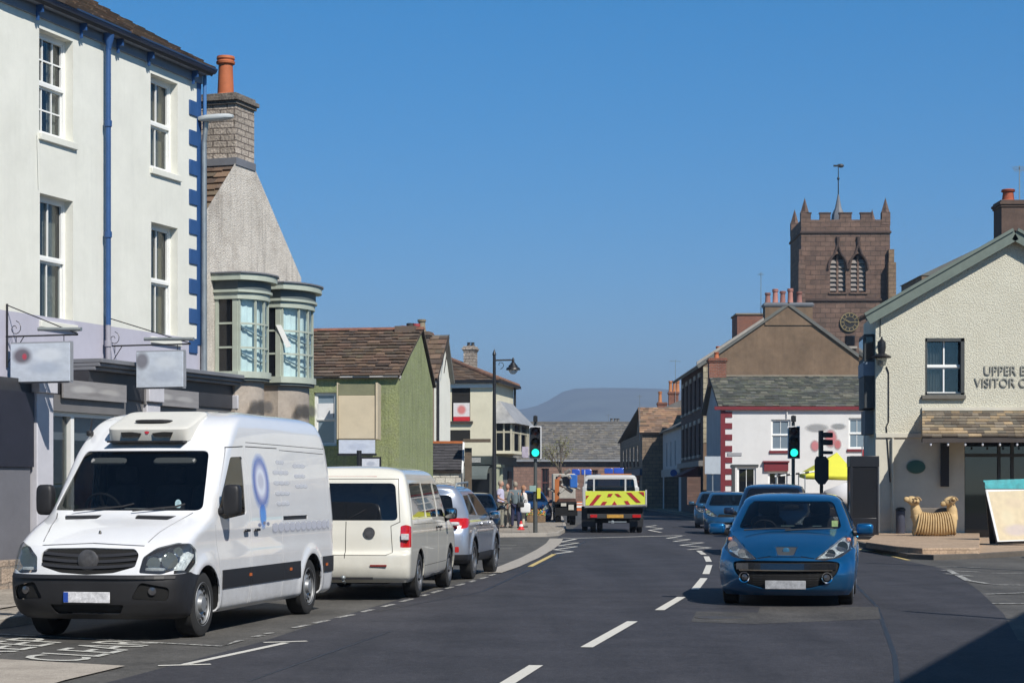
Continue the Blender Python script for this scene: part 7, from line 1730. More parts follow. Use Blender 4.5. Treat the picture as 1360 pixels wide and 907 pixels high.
mb = MB(); mb.cyl((-.98, -.80, 2.28), (-1.12, -.84, 2.44), .01, n=6); mb.sq((-.97, -.80, 2.27), (.05, .035, .035), .6, .6); mb.build('aerial', M_black_plastic, van, local=True, fix=False)
# livery: blue ring and soft grey lines of lettering on the flank (surface follows the panel)
def flank(name, x0, x1, z0, z1, blobs, base, parent, side=1, keys=keys):
 K = np.array(keys, float)
 def Wz(z):
  t = np.interp(z, K[:, 0], np.arange(len(K))); return pchip(np.arange(len(K)), K[:, 3], np.array([t]))[0]
 me = bpy.data.meshes.new(name); vs_ = []; fs = []; at = []; nx, nz = 2, 12
 for j in range(nz + 1):
  z = z0 + (z1 - z0) * j / nz
  for i in range(nx + 1):
   x = x0 + (x1 - x0) * i / nx; vs_.append((x, side * (Wz(z) + .004), z)); at += [i / nx, j / nz, 0]
 for j in range(nz):
  for i in range(nx): a = j * (nx + 1) + i; fs.append((a, a + 1, a + nx + 2, a + nx + 1))
 me.from_pydata(vs_, [], fs); A_ = me.attributes.new('face01', 'FLOAT_VECTOR', 'POINT'); A_.data.foreach_set('vector', at)
 me.polygons.foreach_set('use_smooth', [True] * len(fs)); me.materials.append(smudge(name + '_print', base, blobs, .35, decal=True)); o = bpy.data.objects.new(name, me); COL.objects.link(o); o.parent = parent; return o
wb = (.74, .75, .77); gy = (.60, .62, .67)
flank('livery_emblem', -1.62, -2.32, 1.14, 2.05, [(.5, .2, .2, .22, (.10, .30, .75), .85), (.5, .62, .50, .40, (.05, .07, .40), .95), (.5, .62, .36, .30, (.66, .70, .80), 1.0), (.5, .63, .2, .13, (.50, .52, .62), .6), (.3, .06, .1, .03, (.2, .2, .28), .8), (.55, .08, .1, .03, (.2, .2, .28), .8), (.75, .07, .1, .03, (.2, .2, .28), .8)], wb, van)
rows_ = []
for k, (w, u) in enumerate(((.10, .2), (.20, .2), (.20, .2), (.18, .2), (.16, .2))): rows_ += [(u + (j - 1) * w * .6, .95 - k * .22, w * .5, .055, gy, .8) for j in range(3)]
for k, (w, u) in enumerate(((.16, .68), (.14, .68), (.16, .70))): rows_ += [(u + (j - 1) * w * .6, .88 - k * .22, w * .5, .055, gy, .8) for j in range(3)]
flank('livery_lettering', -2.45, -4.05, 1.40, 1.98, rows_, wb, van)
flank('livery_line', -2.30, -4.70, 1.08, 1.22, [(.05 + .095 * k, .5, .07, .5, (.52, .54, .62), .8) for k in range(11)], wb, van)
# ---------------------------------------------------------------- cream people carrier, seen from behind
c2 = gp(535, 793) + Vector((.17, 0, 0)); hd2 = (gp(584, 777) + Vector((.17, 0, 0)) - c2).normalized(); L2 = Vector((-hd2.y, hd2.x, 0)); WB2 = 3.0; rr2 = .335; WR[0] = rr2
ctr = c2 + L2 * .85       # rear axle centre; wheel on the right hand side touches c2
mpv = empty('people_carrier', (ctr.x, ctr.y, 0), math.atan2(hd2.y, hd2.x), 'cream van-like people carrier with dark rear windows parked behind the white delivery van', 'van')
XR = -.98; XF = WB2 + .9; O2 = 0
k2 = [(.26, XF - .1, XR + .10, .88, .5, .22, 3, 4), (.33, XF - .04, XR + .0, .925, .5, .22, 3, 4), (.50, XF, XR - .05, .945, .5, .22, 3, 4), (.66, XF, XR - .04, .95, .5, .2, 3, 4.5), (.72, XF - .01, XR + .03, .95, .5, .16, 3, 5), (.95, XF - .1, XR + .05, .95, .55, .16, 3, 5),
  (1.08, XF - .45, XR + .07, .945, .6, .16, 3, 5), (1.16, XF - .85, XR + .08, .94, .5, .16, 3, 5), (1.5, XF - 1.25, XR + .15, .89, .4, .18, 3, 5), (1.78, XF - 1.6, XR + .24, .82, .35, .2, 3, 4.5), (1.86, XF - 1.75, XR + .30, .77, .35, .25, 3, 4), (1.91, XF - 1.95, XR + .36, .66, .4, .3, 3, 3.5), (1.945, XF - 2.2, XR + .55, .45, .4, .3, 2.5, 3), (1.955, XF - 2.5, XR + .9, .12, .3, .3, 2.2, 2.5)]
B = Body(k2, per=6, nf=16, ns=70, nr=20)
B.cut('rear_window', 'end', rnd([(-.76, 1.16), (.76, 1.16), (.70, 1.70), (-.70, 1.70)], .08), -1, .3, .008)
B.cut('rear_side_window', 'side', rnd([(-.62, 1.20), (.55, 1.19), (.52, 1.70), (-.50, 1.70)], .07), 0, .4, .008)
B.cut('side_window', 'side', rnd([(.62, 1.19), (1.66, 1.18), (1.60, 1.70), (.60, 1.70)], .06), 0, .4, .008)
B.cut('cab_side_window', 'side', rnd([(1.75, 1.18), (2.75, 1.16), (2.30, 1.66), (1.70, 1.70)], .06), 0, .4, .008)
B.cut('windscreen', 'end', rnd([(-.78, 1.19), (.78, 1.19), (.68, 1.74), (-.68, 1.74)], .08), 1, .25, .008)
for s in (1, -1):
 q = rnd([(.80, .77), (.96, .77), (.96, 1.07), (.88, 1.10), (.80, 1.08)], .03, 3); q = q if s > 0 else [(-a, b) for a, b in reversed(q)]
 B.cut('tail_light', 'end', q, -1, .05, .0)
 B.cut('tail_light', 'side', rnd([(XR - .02, .77), (XR + .14, .78), (XR + .16, 1.05), (XR + .02, 1.10)], .03, 3), s, .02, .0, lim=lambda c: abs(c.y) > .80)
for x in (0, WB2): B.cut('wheel_arch', 'side', circle(x, rr2, .40, 30), 0, .15, .01)
B.line('end', [(-.69, .70), (-.66, 1.08), (-.79, 1.14), (-.74, 1.76), (.74, 1.76), (.79, 1.14), (.66, 1.08), (.69, .70), (.60, .66), (-.60, .66), (-.69, .70)], .010, -1, lim=lambda c: c.x < -.3)
B.line('end', [(0, .62), (0, 1.14)], .012, -1); B.line('side', [(.58, .34), (.58, 1.74)], .010, thr=.4); B.line('side', [(1.70, .34), (1.70, 1.74)], .010, thr=.4); B.line('side', [(2.55, .5), (2.72, 1.14)], .01, thr=.4); B.line('side', [(-.6, 1.10), (2.7, 1.08)], .006, thr=.4)
B.line('side', [(.44, .46), (2.6, .46)], .008, thr=.3)
M_cr = paint('cream_car_paint', (.70, .68, .60), 0, .33, dirt=.2)
parts = B.finish(mpv, {'body': M_cr, 'rear_window': M_privacy, 'side_window': M_privacy, 'rear_side_window': M_privacy, 'cab_side_window': M_carglass, 'windscreen': M_carglass, 'tail_light': M_red_lens, 'shut_line': M_gap}, split_lr=('tail_light', 'side_window', 'rear_side_window', 'cab_side_window'))
for s in (1, -1):
 mb = MB(); mb.box(XR + .03, XR + .10, s * .815, s * .925, .88, .97); mb.build('reversing_light', M_white_lens, parts[('tail_light', s)], local=True, bevel=.006)
mb = MB(); mb.box(XR + .25, XR + .29, -.42, .42, 1.775, 1.80); mb.build('high_brake_light', M_red_lens, mpv, local=True)
mb = MB(); mb.box(XR - .065, XR - .045, .38, .62, .50, .525); mb.box(XR - .065, XR - .045, -.62, -.38, .50, .525); mb.build('bumper_reflector', mat('dark_red_reflector', (.2, .02, .015), .3), mpv, local=True)
mb = MB(); mb.lathe((XR + .06, -.35, .98), [(.06, 0), (.085, .03), (.0001, .034)], 22, axis=(-1, 0, .03)); mb.build('round_badge', mat('soft_badge', (.1, .1, .1)), mpv, local=True)
mb = MB(); mb.box(XR - .07, XR - .045, -.42, .42, .31, .345); mb.build('bumper_lower_lip', M_black_plastic, mpv, local=True)
mb = MB(); mb.cyl((XR + .12, -.3, .28), (XR + .12, .3, .28), .025, n=8); mb.cyl((XR, 0, .26), (XR - .12, 0, .30), .02, n=8); mb.sq((XR - .12, 0, .34), (.035, .035, .035), 1, 1, 10, 8); mb.build('tow_bar', M_galv, mpv, local=True, fix=False)
wiper(mpv, [(XR + .10, 0, 1.17), (XR + .12, -.25, 1.30), (XR + .16, -.40, 1.40)], 'rear_wiper')
for s in (1, -1):
 mirror(mpv, (2.42, s * 1.04, 1.22), s, M_black_plastic, (.07, .10, .09), arm=(2.5, s * .92, 1.12)); handle(mpv, 1.52, s * .95, 1.02, s); handle(mpv, 1.86, s * .95, 1.02, s)
mb = MB(); mb.box(XR + .035, XR + .05, .50, .66, 1.06, 1.085); mb.build('model_strip', M_chrome, mpv, local=True)
seats(mpv, .5, (-.5, 0, .5), .9, .65, .45); seats(mpv, 1.9, (-.45, .45), .9, .65, .45); cabin_floor(mpv, XR + .2, XF - .5, .85, .45); underbody(mpv, XR + .15, XF - .2, .6, .24, .4)
wheels(mpv, (0, WB2), .93, rr2, .21, style='alloy', spokes=7); arch_liners(mpv, (0, WB2), .93, .41)
# ---------------------------------------------------------------- silver compact off-roader beyond it
c3 = gp(624, 768.5) + Vector((.0, 0, 0)); hd3 = (gp(650, 757) - c3).normalized(); hd3 = Vector((.14, 1, 0)).normalized(); L3 = Vector((-hd3.y, hd3.x, 0)); WB3 = 2.62; rr3 = .355; WR[0] = rr3
ctr = c3 + L3 * .84
suv = empty('silver_off_roader', (ctr.x, ctr.y, 0), math.atan2(hd3.y, hd3.x), 'silver blue compact off-roader with red tail lights parked beyond the cream people carrier', 'car')
XR = -.90; XF = WB3 + .85
k3 = [(.30, XF - .1, XR + .12, .86, .6, .35, 2.6, 3), (.38, XF, XR + .02, .91, .6, .35, 2.6, 3), (.60, XF + .02, XR - .02, .925, .6, .35, 2.6, 3), (.80, XF - .04, XR + .0, .925, .7, .32, 2.6, 3), (.95, XF - .3, XR + .06, .92, .8, .3, 2.4, 3), (1.05, XF - .7, XR + .12, .91, .8, .3, 2.4, 3), (1.12, XF - 1.0, XR + .18, .89, .6, .3, 2.4, 3),
  (1.32, XF - 1.35, XR + .38, .80, .5, .3, 2.6, 3), (1.52, XF - 1.75, XR + .50, .70, .4, .3, 2.6, 3), (1.60, XF - 1.95, XR + .50, .64, .4, .3, 2.6, 3), (1.66, XF - 2.2, XR + .56, .52, .4, .35, 2.5, 2.8), (1.69, XF - 2.5, XR + .8, .32, .3, .3, 2.3, 2.5), (1.70, XF - 2.7, XR + 1.1, .1, .3, .3, 2.2, 2.3)]
def fl3(x, z):
 e = 0
 for c in (0, WB3):
  dd = math.hypot(x - c, z - rr3)
  if abs(dd - .46) < .1: e = max(e, .03 * math.cos((dd - .46) / .1 * math.pi / 2) ** 2)
 return e
B = Body(k3, per=6, nf=16, ns=60, nr=20, flare=fl3)
B.cut('rear_window', 'end', rnd([(-.66, 1.13), (.66, 1.13), (.56, 1.50), (-.56, 1.50)], .08), -1, .2, .008)
B.cut('rear_side_window', 'side', rnd([(-.30, 1.16), (.55, 1.13), (.55, 1.50), (.0, 1.50)], .05), 0, .3, .008)
B.cut('side_window', 'side', rnd([(.62, 1.13), (2.15, 1.10), (1.45, 1.52), (.62, 1.53)], .05), 0, .3, .008)
B.cut('windscreen', 'end', rnd([(-.72, 1.15), (.72, 1.15), (.58, 1.56), (-.58, 1.56)], .08), 1, .25, .008)
for s in (1, -1):
 q = rnd([(.55, .98), (.60, 1.09), (.90, 1.10), (.92, .93), (.75, .90)], .04, 3); q = q if s > 0 else [(-a, b) for a, b in reversed(q)]
 B.cut('tail_light', 'end', q, -1, .02, .0, lim=lambda c: c.x < -.2); B.cut('tail_light', 'side', rnd([(XR, .93), (XR + .40, 1.0), (XR + .46, 1.08), (XR + .0, 1.12)], .03, 3), s, .02, .0, lim=lambda c: abs(c.y) > .60)
 q = rnd([(.52, .52), (.78, .50), (.78, .60), (.52, .60)], .02, 3); q = q if s > 0 else [(-a, b) for a, b in reversed(q)]; B.cut('fog_light', 'end', q, -1, .1, -.002)
B.cut('lower_cladding', 'side', [(-2, .2), (5, .2), (5, .46), (-2, .46)], 0, -.1, -.003)
for x in (0, WB3): B.cut('wheel_arch', 'side', circle(x, rr3, .42, 30), 0, .1, .01)
B.line('end', [(-.56, .66), (-.60, 1.1), (.60, 1.1), (.56, .66), (-.56, .66)], .01, -1); B.line('side', [(.60, .40), (.60, 1.52)], .01, thr=.3); B.line('side', [(1.68, .40), (1.70, 1.1)], .01, thr=.3); B.line('side', [(.2, .95), (2.6, .93)], .008, thr=.3)
M_silver = paint('silver_blue_paint', (.42, .46, .54), .6, .32, flake=.15, dirt=.2)
parts = B.finish(suv, {'body': M_silver, 'rear_window': M_privacy, 'rear_side_window': M_carglass, 'side_window': M_carglass, 'windscreen': M_carglass, 'tail_light': M_red_lens, 'fog_light': M_red_lens, 'lower_cladding': M_black_plastic, 'shut_line': M_gap}, split_lr=('tail_light', 'fog_light', 'side_window', 'rear_side_window'))
for s in (1, -1):
 mb = MB(); mb.sq((XR + .03, s * .70, 1.0), (.05, .10, .035), .5, .5); mb.build('reversing_light', M_white_lens, parts[('tail_light', s)], local=True)
 mb = MB(); mb.tube([(-.1, s * .58, 1.60), (.0, s * .60, 1.70), (1.2, s * .60, 1.73), (1.3, s * .58, 1.66)], .02, 8); mb.build('roof_rail', M_galv, suv, local=True, fix=False); mirror(suv, (1.98, s * 1.0, 1.12), s, M_silver, (.08, .10, .07), arm=(2.0, s * .88, 1.05)); handle(suv, .75, s * .925, .98, s, M_silver); handle(suv, 1.82, s * .92, .98, s, M_silver)
mb = MB(); mb.box(XR - .035, XR - .02, -.26, .26, .56, .67); mb.build('number_plate', mat('yellow_plate', (.6, .45, .08), .4, .2, vs=18), suv, local=True)
seats(suv, .55, (-.4, .4), .8, .6, .45); seats(suv, 1.4, (-.38, .38), .8, .6, .45); cabin_floor(suv, XR + .3, XF - .6, .8, .45); underbody(suv, XR + .2, XF - .3, .6, .28, .45)
wheels(suv, (0, WB3), .92, rr3, .22, style='alloy', spokes=5); arch_liners(suv, (0, WB3), .92, .43)
# ---------------------------------------------------------------- generic small hatchback, facing its local +x
def hatch(name, label, loc, rz, col_m, scale=1.0, front=True, detailed=False, glass=None, mouth=True, group=None, tall=0.0, roundf=2.2):
 r = empty(name, loc, rz, label, 'car', group, scale); WB_ = 2.54; WR[0] = .31
 kk = [(.15, .68, -3.12, .79, .45, .3, 2.6, 3), (.24, .78, -3.18, .835, .5, .3, 2.6, 3), (.42, .83, -3.20, .86, .55, .3, 2.6, 3), (.56, .81, -3.20, .868, .62, .3, 2.5, 3), (.66, .73, -3.18, .868, .72, .3, 2.3, 3), (.74, .60, -3.15, .866, .80, .3, roundf, 3), (.82, .40, -3.12, .862, .85, .3, 2.15, 3),
   (.89, .14, -3.10, .855, .78, .3, 2.2, 3), (.955, -.14, -3.06, .84, .62, .3, 2.4, 3), (1.0, -.26, -3.02, .82, .52, .3, 2.4, 3), (1.15 + tall * .4, -.52, -2.95, .765, .46, .3, 2.4, 3), (1.32 + tall * .8, -.84, -2.82, .69, .42, .3, 2.4, 3), (1.39 + tall, -1.0, -2.72, .645, .4, .35, 2.4, 3), (1.435 + tall, -1.2, -2.55, .56, .4, .4, 2.3, 2.8), (1.462 + tall, -1.5, -2.3, .38, .3, .4, 2.2, 2.5), (1.47 + tall, -1.75, -2.1, .12, .15, .15, 2.1, 2.2)]
 def fl(x, z):
  e = 0
  for c in (0, -WB_):
   dd = math.hypot(x - c, z - .31)
   if abs(dd - .40) < .1: e = max(e, .025 * math.cos((dd - .40) / .1 * math.pi / 2) ** 2)
  return e
 B = Body(kk, per=7 if detailed else 4, nf=26 if detailed else 14, ns=60 if detailed else 36, nr=14, flare=fl)
 B.cut('windscreen', 'end', rnd([(-.70, .99), (.70, .99), (.565, 1.36 + tall), (-.565, 1.36 + tall)], .08, 5), 1, .2, .008, lim=lambda c: c.x > -1.6)
 B.cut('side_window', 'side', rnd([(-.62, .99), (-1.12, 1.33 + tall), (-1.55, 1.37 + tall), (-1.60, .98)], .04), 0, .3, .008)
 B.cut('rear_side_window', 'side', rnd([(-1.68, .98), (-1.64, 1.37 + tall), (-2.35, 1.32 + tall), (-2.70, 1.05)], .04), 0, .3, .008)
 B.cut('rear_window', 'end', rnd([(-.62, 1.0), (.62, 1.0), (.52, 1.32 + tall), (-.52, 1.32 + tall)], .06), -1, .2, .008)
 hl = rnd([(.36, .615), (.50, .60), (.70, .64), (.845, .74), (.85, .86), (.78, .915), (.70, .88), (.54, .75)], .03, 3)
 if mouth:
  B.cut('grille_mouth', 'end', rnd([(-.70, .575), (-.66, .44), (-.52, .30), (-.30, .235), (.30, .235), (.52, .30), (.66, .44), (.70, .575), (.58, .60), (-.58, .60)], .05, 4), 1, .1, .03)
  B.cut('badge_recess', 'end', rnd([(-.145, .775), (-.10, .665), (.10, .665), (.145, .775)], .03, 3), 1, .05, .008)
 else:
  B.cut('grille_mouth', 'end', rnd([(-.40, .60), (-.36, .70), (.36, .70), (.40, .60)], .03, 3), 1, .1, .02); B.cut('grille_mouth', 'end', rnd([(-.55, .26), (.55, .26), (.50, .42), (-.50, .42)], .04, 3), 1, .1, .02)
 for s in (1, -1):
  q = hl if s > 0 else [(-a, b) for a, b in reversed(hl)]; B.cut('headlight', 'end', q, 1, .02, .003, lim=lambda c: c.x > -.25)
  q = rnd([(.60, .70), (.85, .70), (.80, 1.0), (.66, 1.0)], .04, 3); q = q if s > 0 else [(-a, b) for a, b in reversed(q)]; B.cut('tail_light', 'end', q, -1, .02, .0)
 for x in (0, -WB_): B.cut('wheel_arch', 'side', circle(x, .31, .36, 26), 0, .12, .01)
 for s in (1, -1):
  B.line('end', [(s * .20, .655), (s * .36, .63)], .008, 1); B.line('end', [(s * .55, .77), (s * .70, .90), (s * .76, .955)], .008, 1, lim=lambda c: c.x > -.6)
 B.line('end', [(-.36, .628), (-.20, .648), (.20, .648), (.36, .628)], .008, 1)
 B.line('side', [(-.72, .32), (-.66, .95)], .009, thr=.3); B.line('side', [(-1.64, .32), (-1.64, .96)], .009, thr=.3)
 gl = glass or M_carglass
 parts = B.finish(r, {'body': col_m, 'windscreen': gl, 'side_window': gl, 'rear_side_window': gl, 'rear_window': gl, 'grille_mouth': M_under, 'badge_recess': mat('dark_grey_recess', (.05, .055, .06), .4), 'headlight': M_lampglass, 'tail_light': M_red_lens, 'shut_line': M_gap}, split_lr=('headlight', 'tail_light', 'side_window', 'rear_side_window'))
 xf = lambda z, y: xfront(kk, z, y)
 for s in (1, -1):
  hd = parts.get(('headlight', s)); mb = MB()
  for (y, z, q) in ((.56, .68, .055), (.70, .76, .07)): mb.lathe((xf(z, y) - .085, s * y, z), [(.015, -.03), (q * .6, -.015), (q * .95, .02), (q, .05), (q * 1.1, .05)], 16, axis=(1, s * .35, .1))
  mb.build('reflector_bowl', M_chrome, hd, local=True, fix=False)
  pts = [(xf(z, y) - .075 - (.02 if y > .8 else 0), s * y * .985, z) for y, z in ((.40, .62), (.62, .635), (.80, .73), (.82, .84), (.74, .88), (.56, .74))]
  mb = MB(); mb.poly(pts); mb.build('lamp_back', M_reflector, hd, local=True, fix=False)
  mb = MB(); mb.sq((xf(.85, .79) - .03, s * .785, .85), (.03, .035, .03), .8, .8, 10, 6); mb.build('indicator', mat('orange_bulb_cover', (.5, .18, .10), .2, coat=1), hd, local=True)
  mirror(r, (-.62, s * .995, .985), s, col_m, (.09, .115, .075), arm=(-.58, s * .84, .93)); handle(r, -1.45, s * .865, .86, s, col_m)
  if mouth:
   fx = xf(.36, .52); mb = MB(); mb.lathe((fx - .03, s * .52, .385), [(.058, .0), (.058, .04), (.072, .045), (.072, .02), (.058, 0)], 22, axis=(1, s * .25, 0)); fo = mb.build('fog_lamp_ring', M_chrome, r, local=True, fix=False)
   mb = MB(); mb.lathe((fx - .03, s * .52, .385), [(.055, .01), (.04, .03), (.0001, .04)], 18, axis=(1, s * .25, 0)); mb.build('fog_lamp', mat('dark_lens', (.05, .05, .055)), fo, local=True)
 if mouth:
  mb = MB(); n = 16      # dark gloss bumper bar with bright lower edge across the mouth, mesh behind
  for k in range(n):
   ya, yb = -.64 + 1.28 * k / n, -.64 + 1.28 * (k + 1) / n; xa, xb = xf(.53, ya) + .004, xf(.53, yb) + .004
   mb.hexa([(xa - .03, ya, .485), (xa, ya, .485), (xb, yb, .485), (xb - .03, yb, .485), (xa - .03, ya, .565), (xa - .012, ya, .565), (xb - .012, yb, .565), (xb - .03, yb, .565)])
  mb.build('bumper_bar', mat('gloss_black', (.012, .012, .014), .15, coat=1), r, local=True, fix=False)
  mb = MB()
  for k in range(n):
   ya, yb = -.60 + 1.20 * k / n, -.60 + 1.20 * (k + 1) / n; xa, xb = xf(.48, ya) + .006, xf(.48, yb) + .006
   mb.hexa([(xa - .02, ya, .470), (xa, ya, .470), (xb, yb, .470), (xb - .02, yb, .470), (xa - .02, ya, .484), (xa, ya, .484), (xb, yb, .484), (xb - .02, yb, .484)])
  mb.build('bright_trim', mat('satin_trim', (.35, .3, .25), .25, metal=.9), r, local=True, fix=False)
  mb = MB()
  for z in (.44, .41, .38, .35, .32, .29):
   for k in range(8):
    ya, yb = -.42 + .84 * k / 8, -.42 + .84 * (k + 1) / 8; mb.cyl((xf(z, ya) - .035, ya, z), (xf(z, yb) - .035, yb, z), .006, n=5)
  mb.build('grille_mesh', M_black_plastic, r, local=True, fix=False)
  mb = MB(); c = (xf(.72, 0) + .002); q = [(c + .03, -.13, .775), (c + .045, -.09, .675), (c + .045, .09, .675), (c + .03, .13, .775)]
  pts = [Vector((xf(z, y) + .006, y, z)) for y, z in ((-.148, .778), (-.105, .66), (.105, .66), (.148, .778))]; mb.tube(pts, .008, 6); mb.build('badge_surround', M_chrome, r, local=True, fix=False)
  mb = MB(); mb.sq((xf(.725, 0) + .0, 0, .722), (.012, .045, .045), .8, .8, 12, 6); mb.build('badge', mat('soft_blue_badge', (.03, .12, .22), .3), r, local=True)
 plate(r, xf(.26, 0) + .012, -.26, .26, .235, .345, 1, (.34, .35, .37), blue=False)
 if detailed:
  mb = MB(); mb.sq((-.70, 0, .86), (.28, .66, .12), .4, .4, 20, 8); mb.build('dashboard', M_interior, r, local=True, fix=False); steering(r, -.82, -.36, .93, .18, .4)
  mb = MB(); mb.box(-.50, -.42, -.12, .06, 1.022, 1.03); mb.box(-.55, -.50, .3, .42, 1.02, 1.028); mb.build('dash_clutter', mat('pale_cyan_paper', (.45, .6, .6), .5), r, local=True)
  mb = MB(); mb.box(xf(1.04, .52) - .02, xf(1.04, .52) - .005, .56, .64, 1.02, 1.10); mb.build('windscreen_sticker', mat('green_yellow_sticker', (.30, .42, .18), .6, .3, vs=30), r, local=True)
  mb = MB(); mb.sq((-.90, 0, 1.27 + tall), (.02, .11, .035), .6, .6, 12, 6); mb.build('rear_view_mirror', M_black_plastic, r, local=True)
  wiper(r, [(-.16, -.60, .975), (-.20, -.25, .995), (-.20, .02, 1.0)]); wiper(r, [(-.15, -.05, .975), (-.20, .35, .995), (-.24, .58, 1.0)])
 seats(r, -1.35, (-.36, .36), .55, .60, .46); seats(r, -2.2, (-.36, .36), .58, .50, .5); cabin_floor(r, -3.0, .3, .78, .32); underbody(r, -3.0, .6, .55, .16, .3)
 wheels(r, (0, -WB_), .85, .31, .195, style='alloy', spokes=7 if detailed else 6); arch_liners(r, (0, -WB_), .84, .37)
 return r
M_metblue = paint('metallic_blue_paint', (.004, .115, .29), .68, .32, flake=.2, dirt=.12)
hb = Vector((-.19, -1, 0)).normalized(); lb_ = Vector((-hb.y, hb.x, 0)); sc_ = 1.06
cb = Vector((wp(1047, 700, 27.6).x, 27.6, 0))
hatch('blue_hatchback', 'metallic blue hatchback driving towards the viewer in the right lane', cb, math.atan2(hb.y, hb.x), M_metblue, sc_, detailed=True, glass=glassm('windscreen_glass', .50, (.010, .012, .015), .12))
def put(px, D, hx, hy): h = Vector((hx, hy, 0)).normalized(); return Vector((wp(px, 700, D).x, D, 0)), math.atan2(h.y, h.x)
# dark blue car right behind
l, rz = put(1026, 47, -.16, -1); hatch('dark_blue_car', 'dark blue car queuing directly behind the metallic blue hatchback', l, rz, paint('dark_navy_paint', (.012, .025, .06), .5, .3), 1.08, tall=.12, mouth=False, glass=M_privacy)
M_mid = paint('mid_blue_paint', (.03, .12, .24), .6, .3)
l, rz = put(968, 68.0, -.10, -1); hatch('parked_blue_car', 'mid blue car parked at the far kerb facing the viewer, nearer of the two', l, rz, M_mid, 1.0, mouth=False, group='blue cars parked at the far kerb')
l, rz = put(951.5, 78, -.10, -1); hatch('parked_blue_car', 'slate blue car parked at the far kerb behind the nearer blue one', l, rz, paint('slate_blue_paint', (.05, .11, .17), .6, .35), 1.0, mouth=False, group='blue cars parked at the far kerb')
# dark car whose nose pokes in at the right edge
hatch('dark_side_road_car', 'dark car whose nose pokes in at the right edge of the side road', (gp(1352, 738).x + .9, 44.8, 0), math.pi - .05, paint('black_blue_paint', (.01, .012, .025), .4, .3), 1.0, mouth=False)
# dark blue car far left behind the off-roader, and one by the pavement further on
l, rz = put(631, 66.5, .05, -1); hatch('navy_car', 'navy car facing the viewer beyond the silver off-roader', l, rz, paint('navy_paint', (.006, .009, .018), .2, .3), .95, tall=.05, mouth=False)
l, rz = put(706, 88, .1, -1); hatch('blue_far_car', 'small blue car standing on the far left behind the traffic light pole', l, rz, paint('royal_blue_paint', (.02, .05, .16), .5, .3), 1.0, mouth=False)
# ---------------------------------------------------------------- flat-bed highway truck seen from behind
DTk = 69.6; cx = (wp(770, 0, DTk).x + wp(857, 0, DTk).x) / 2
tk = empty('works_truck', (cx, DTk, 0), math.atan2(1, .03), 'white works truck seen from behind with yellow and red chevron tailgate and blue beacons', 'truck')
S_ = DTk / F
def ty(px): return -((px - 813.5) * S_)       # local +y is to the left of travel
def tz(py): return H + (HY - py) * S_
M_hv = mat('fluorescent_yellow_green', (.60, .66, .06), .55, .06); M_hr = mat('chevron_red', (.36, .015, .02), .5, .1); M_wt = paint('white_truck_paint', (.50, .50, .49), 0, .4, dirt=.3); M_gr = mat('grey_steel_deck', (.24, .24, .24), .6, .2)
M_bcn = mat('blue_beacon_lens', (.03, .09, .45), .15, .2, coat=1)
x0 = 0.0; zt0, zt1 = tz(671), tz(652)
mb = MB(); mb.box(x0, x0 + .06, ty(857), ty(777.5), zt0, zt1); tg = mb.build('tailgate', M_hv, tk, local=True, bevel=.01)
def chev(poly):
 mb = MB(); mb.prism([(x0 - .004, ty(a), tz(b)) for a, b in poly], (-.012, 0, 0)); mb.build('chevron_stripe', M_hr, tg, local=True)
chev([(782, 671), (787.5, 671), (799, 657), (793, 657)]); chev([(778.5, 663), (782.5, 657.8), (778.5, 658)]); chev([(797, 671), (803, 671), (806.5, 666), (800.5, 666)]); chev([(812, 671), (820, 671), (816, 665)]); chev([(829, 665), (834, 665), (837, 670), (832, 670)]); chev([(806.5, 659.5), (811.5, 659.5), (814, 655.5), (808, 655.5)]); chev([(816.5, 655.5), (821, 655.5), (825.5, 659.5), (820.5, 659.5)]); chev([(832, 654), (838, 654), (851, 667), (845, 667)]); chev([(848, 653), (855, 653), (855.6, 659)])
mb = MB(); mb.box(x0 - .02, x0 + .06, ty(859), ty(857.2), zt0 - .05, zt1 + .05); mb.box(x0 - .02, x0 + .06, ty(777.3), ty(776), zt0 - .1, zt1 + .75); mb.build('tray_posts', M_wt, tk, local=True)
mb = MB(); mb.hexa([(x0 - .1, ty(859), tz(671.6)), (x0 + .1, ty(859), tz(671.6)), (x0 + .1, ty(777), tz(674)), (x0 - .1, ty(777), tz(674)), (x0 - .1, ty(859), tz(669.5)), (x0 + .1, ty(859), tz(669.5)), (x0 + .1, ty(777), tz(671.2)), (x0 - .1, ty(777), tz(671.2))]); mb.build('tray_edge', M_gr, tk, local=True)
mb = MB(); mb.box(x0 + .07, x0 + 3.2, ty(857), ty(777.5), tz(674), tz(671.4)); mb.box(x0 + .07, 3.2, ty(857), ty(856), tz(671), zt1 - .05); mb.box(x0 + .07, 3.2, ty(778.7), ty(777.5), tz(671), zt1 - .05); mb.build('tray', M_wt, tk, local=True, fix=False)
mb = MB(); mb.box(.3, 5.0, -.42, .42, .55, .85); mb.box(.15, .35, ty(853), ty(780), .60, .95); mb.build('chassis', M_under, tk, local=True)
mb = MB(); mb.box(.0, .06, ty(853), ty(780), tz(688), tz(682)); mb.build('rear_bumper_beam', mat('dark_steel', (.03, .03, .03), .6), tk, local=True)
for a, b in ((784, 793), (840, 851)): mb = MB(); mb.box(-.03, .0, ty(b), ty(a), tz(687), tz(683)); mb.build('tail_light', M_red_lens, tk, local=True)
mb = MB(); mb.box(-.03, -.012, ty(828), ty(806), tz(687.5), tz(683)); mb.build('number_plate', mat('amber_plate', (.50, .27, .05), .4, .3, vs=10), tk, local=True)
mb = MB(); mb.box(-.02, .0, ty(832), ty(808), tz(693.5), tz(692)); mb.lathe((-.05, 0, tz(693)), [(.06, 0), (.06, .05), (.0001, .06)], 12, axis=(-1, 0, 0)); mb.build('tow_hitch', M_galv, tk, local=True, fix=False)
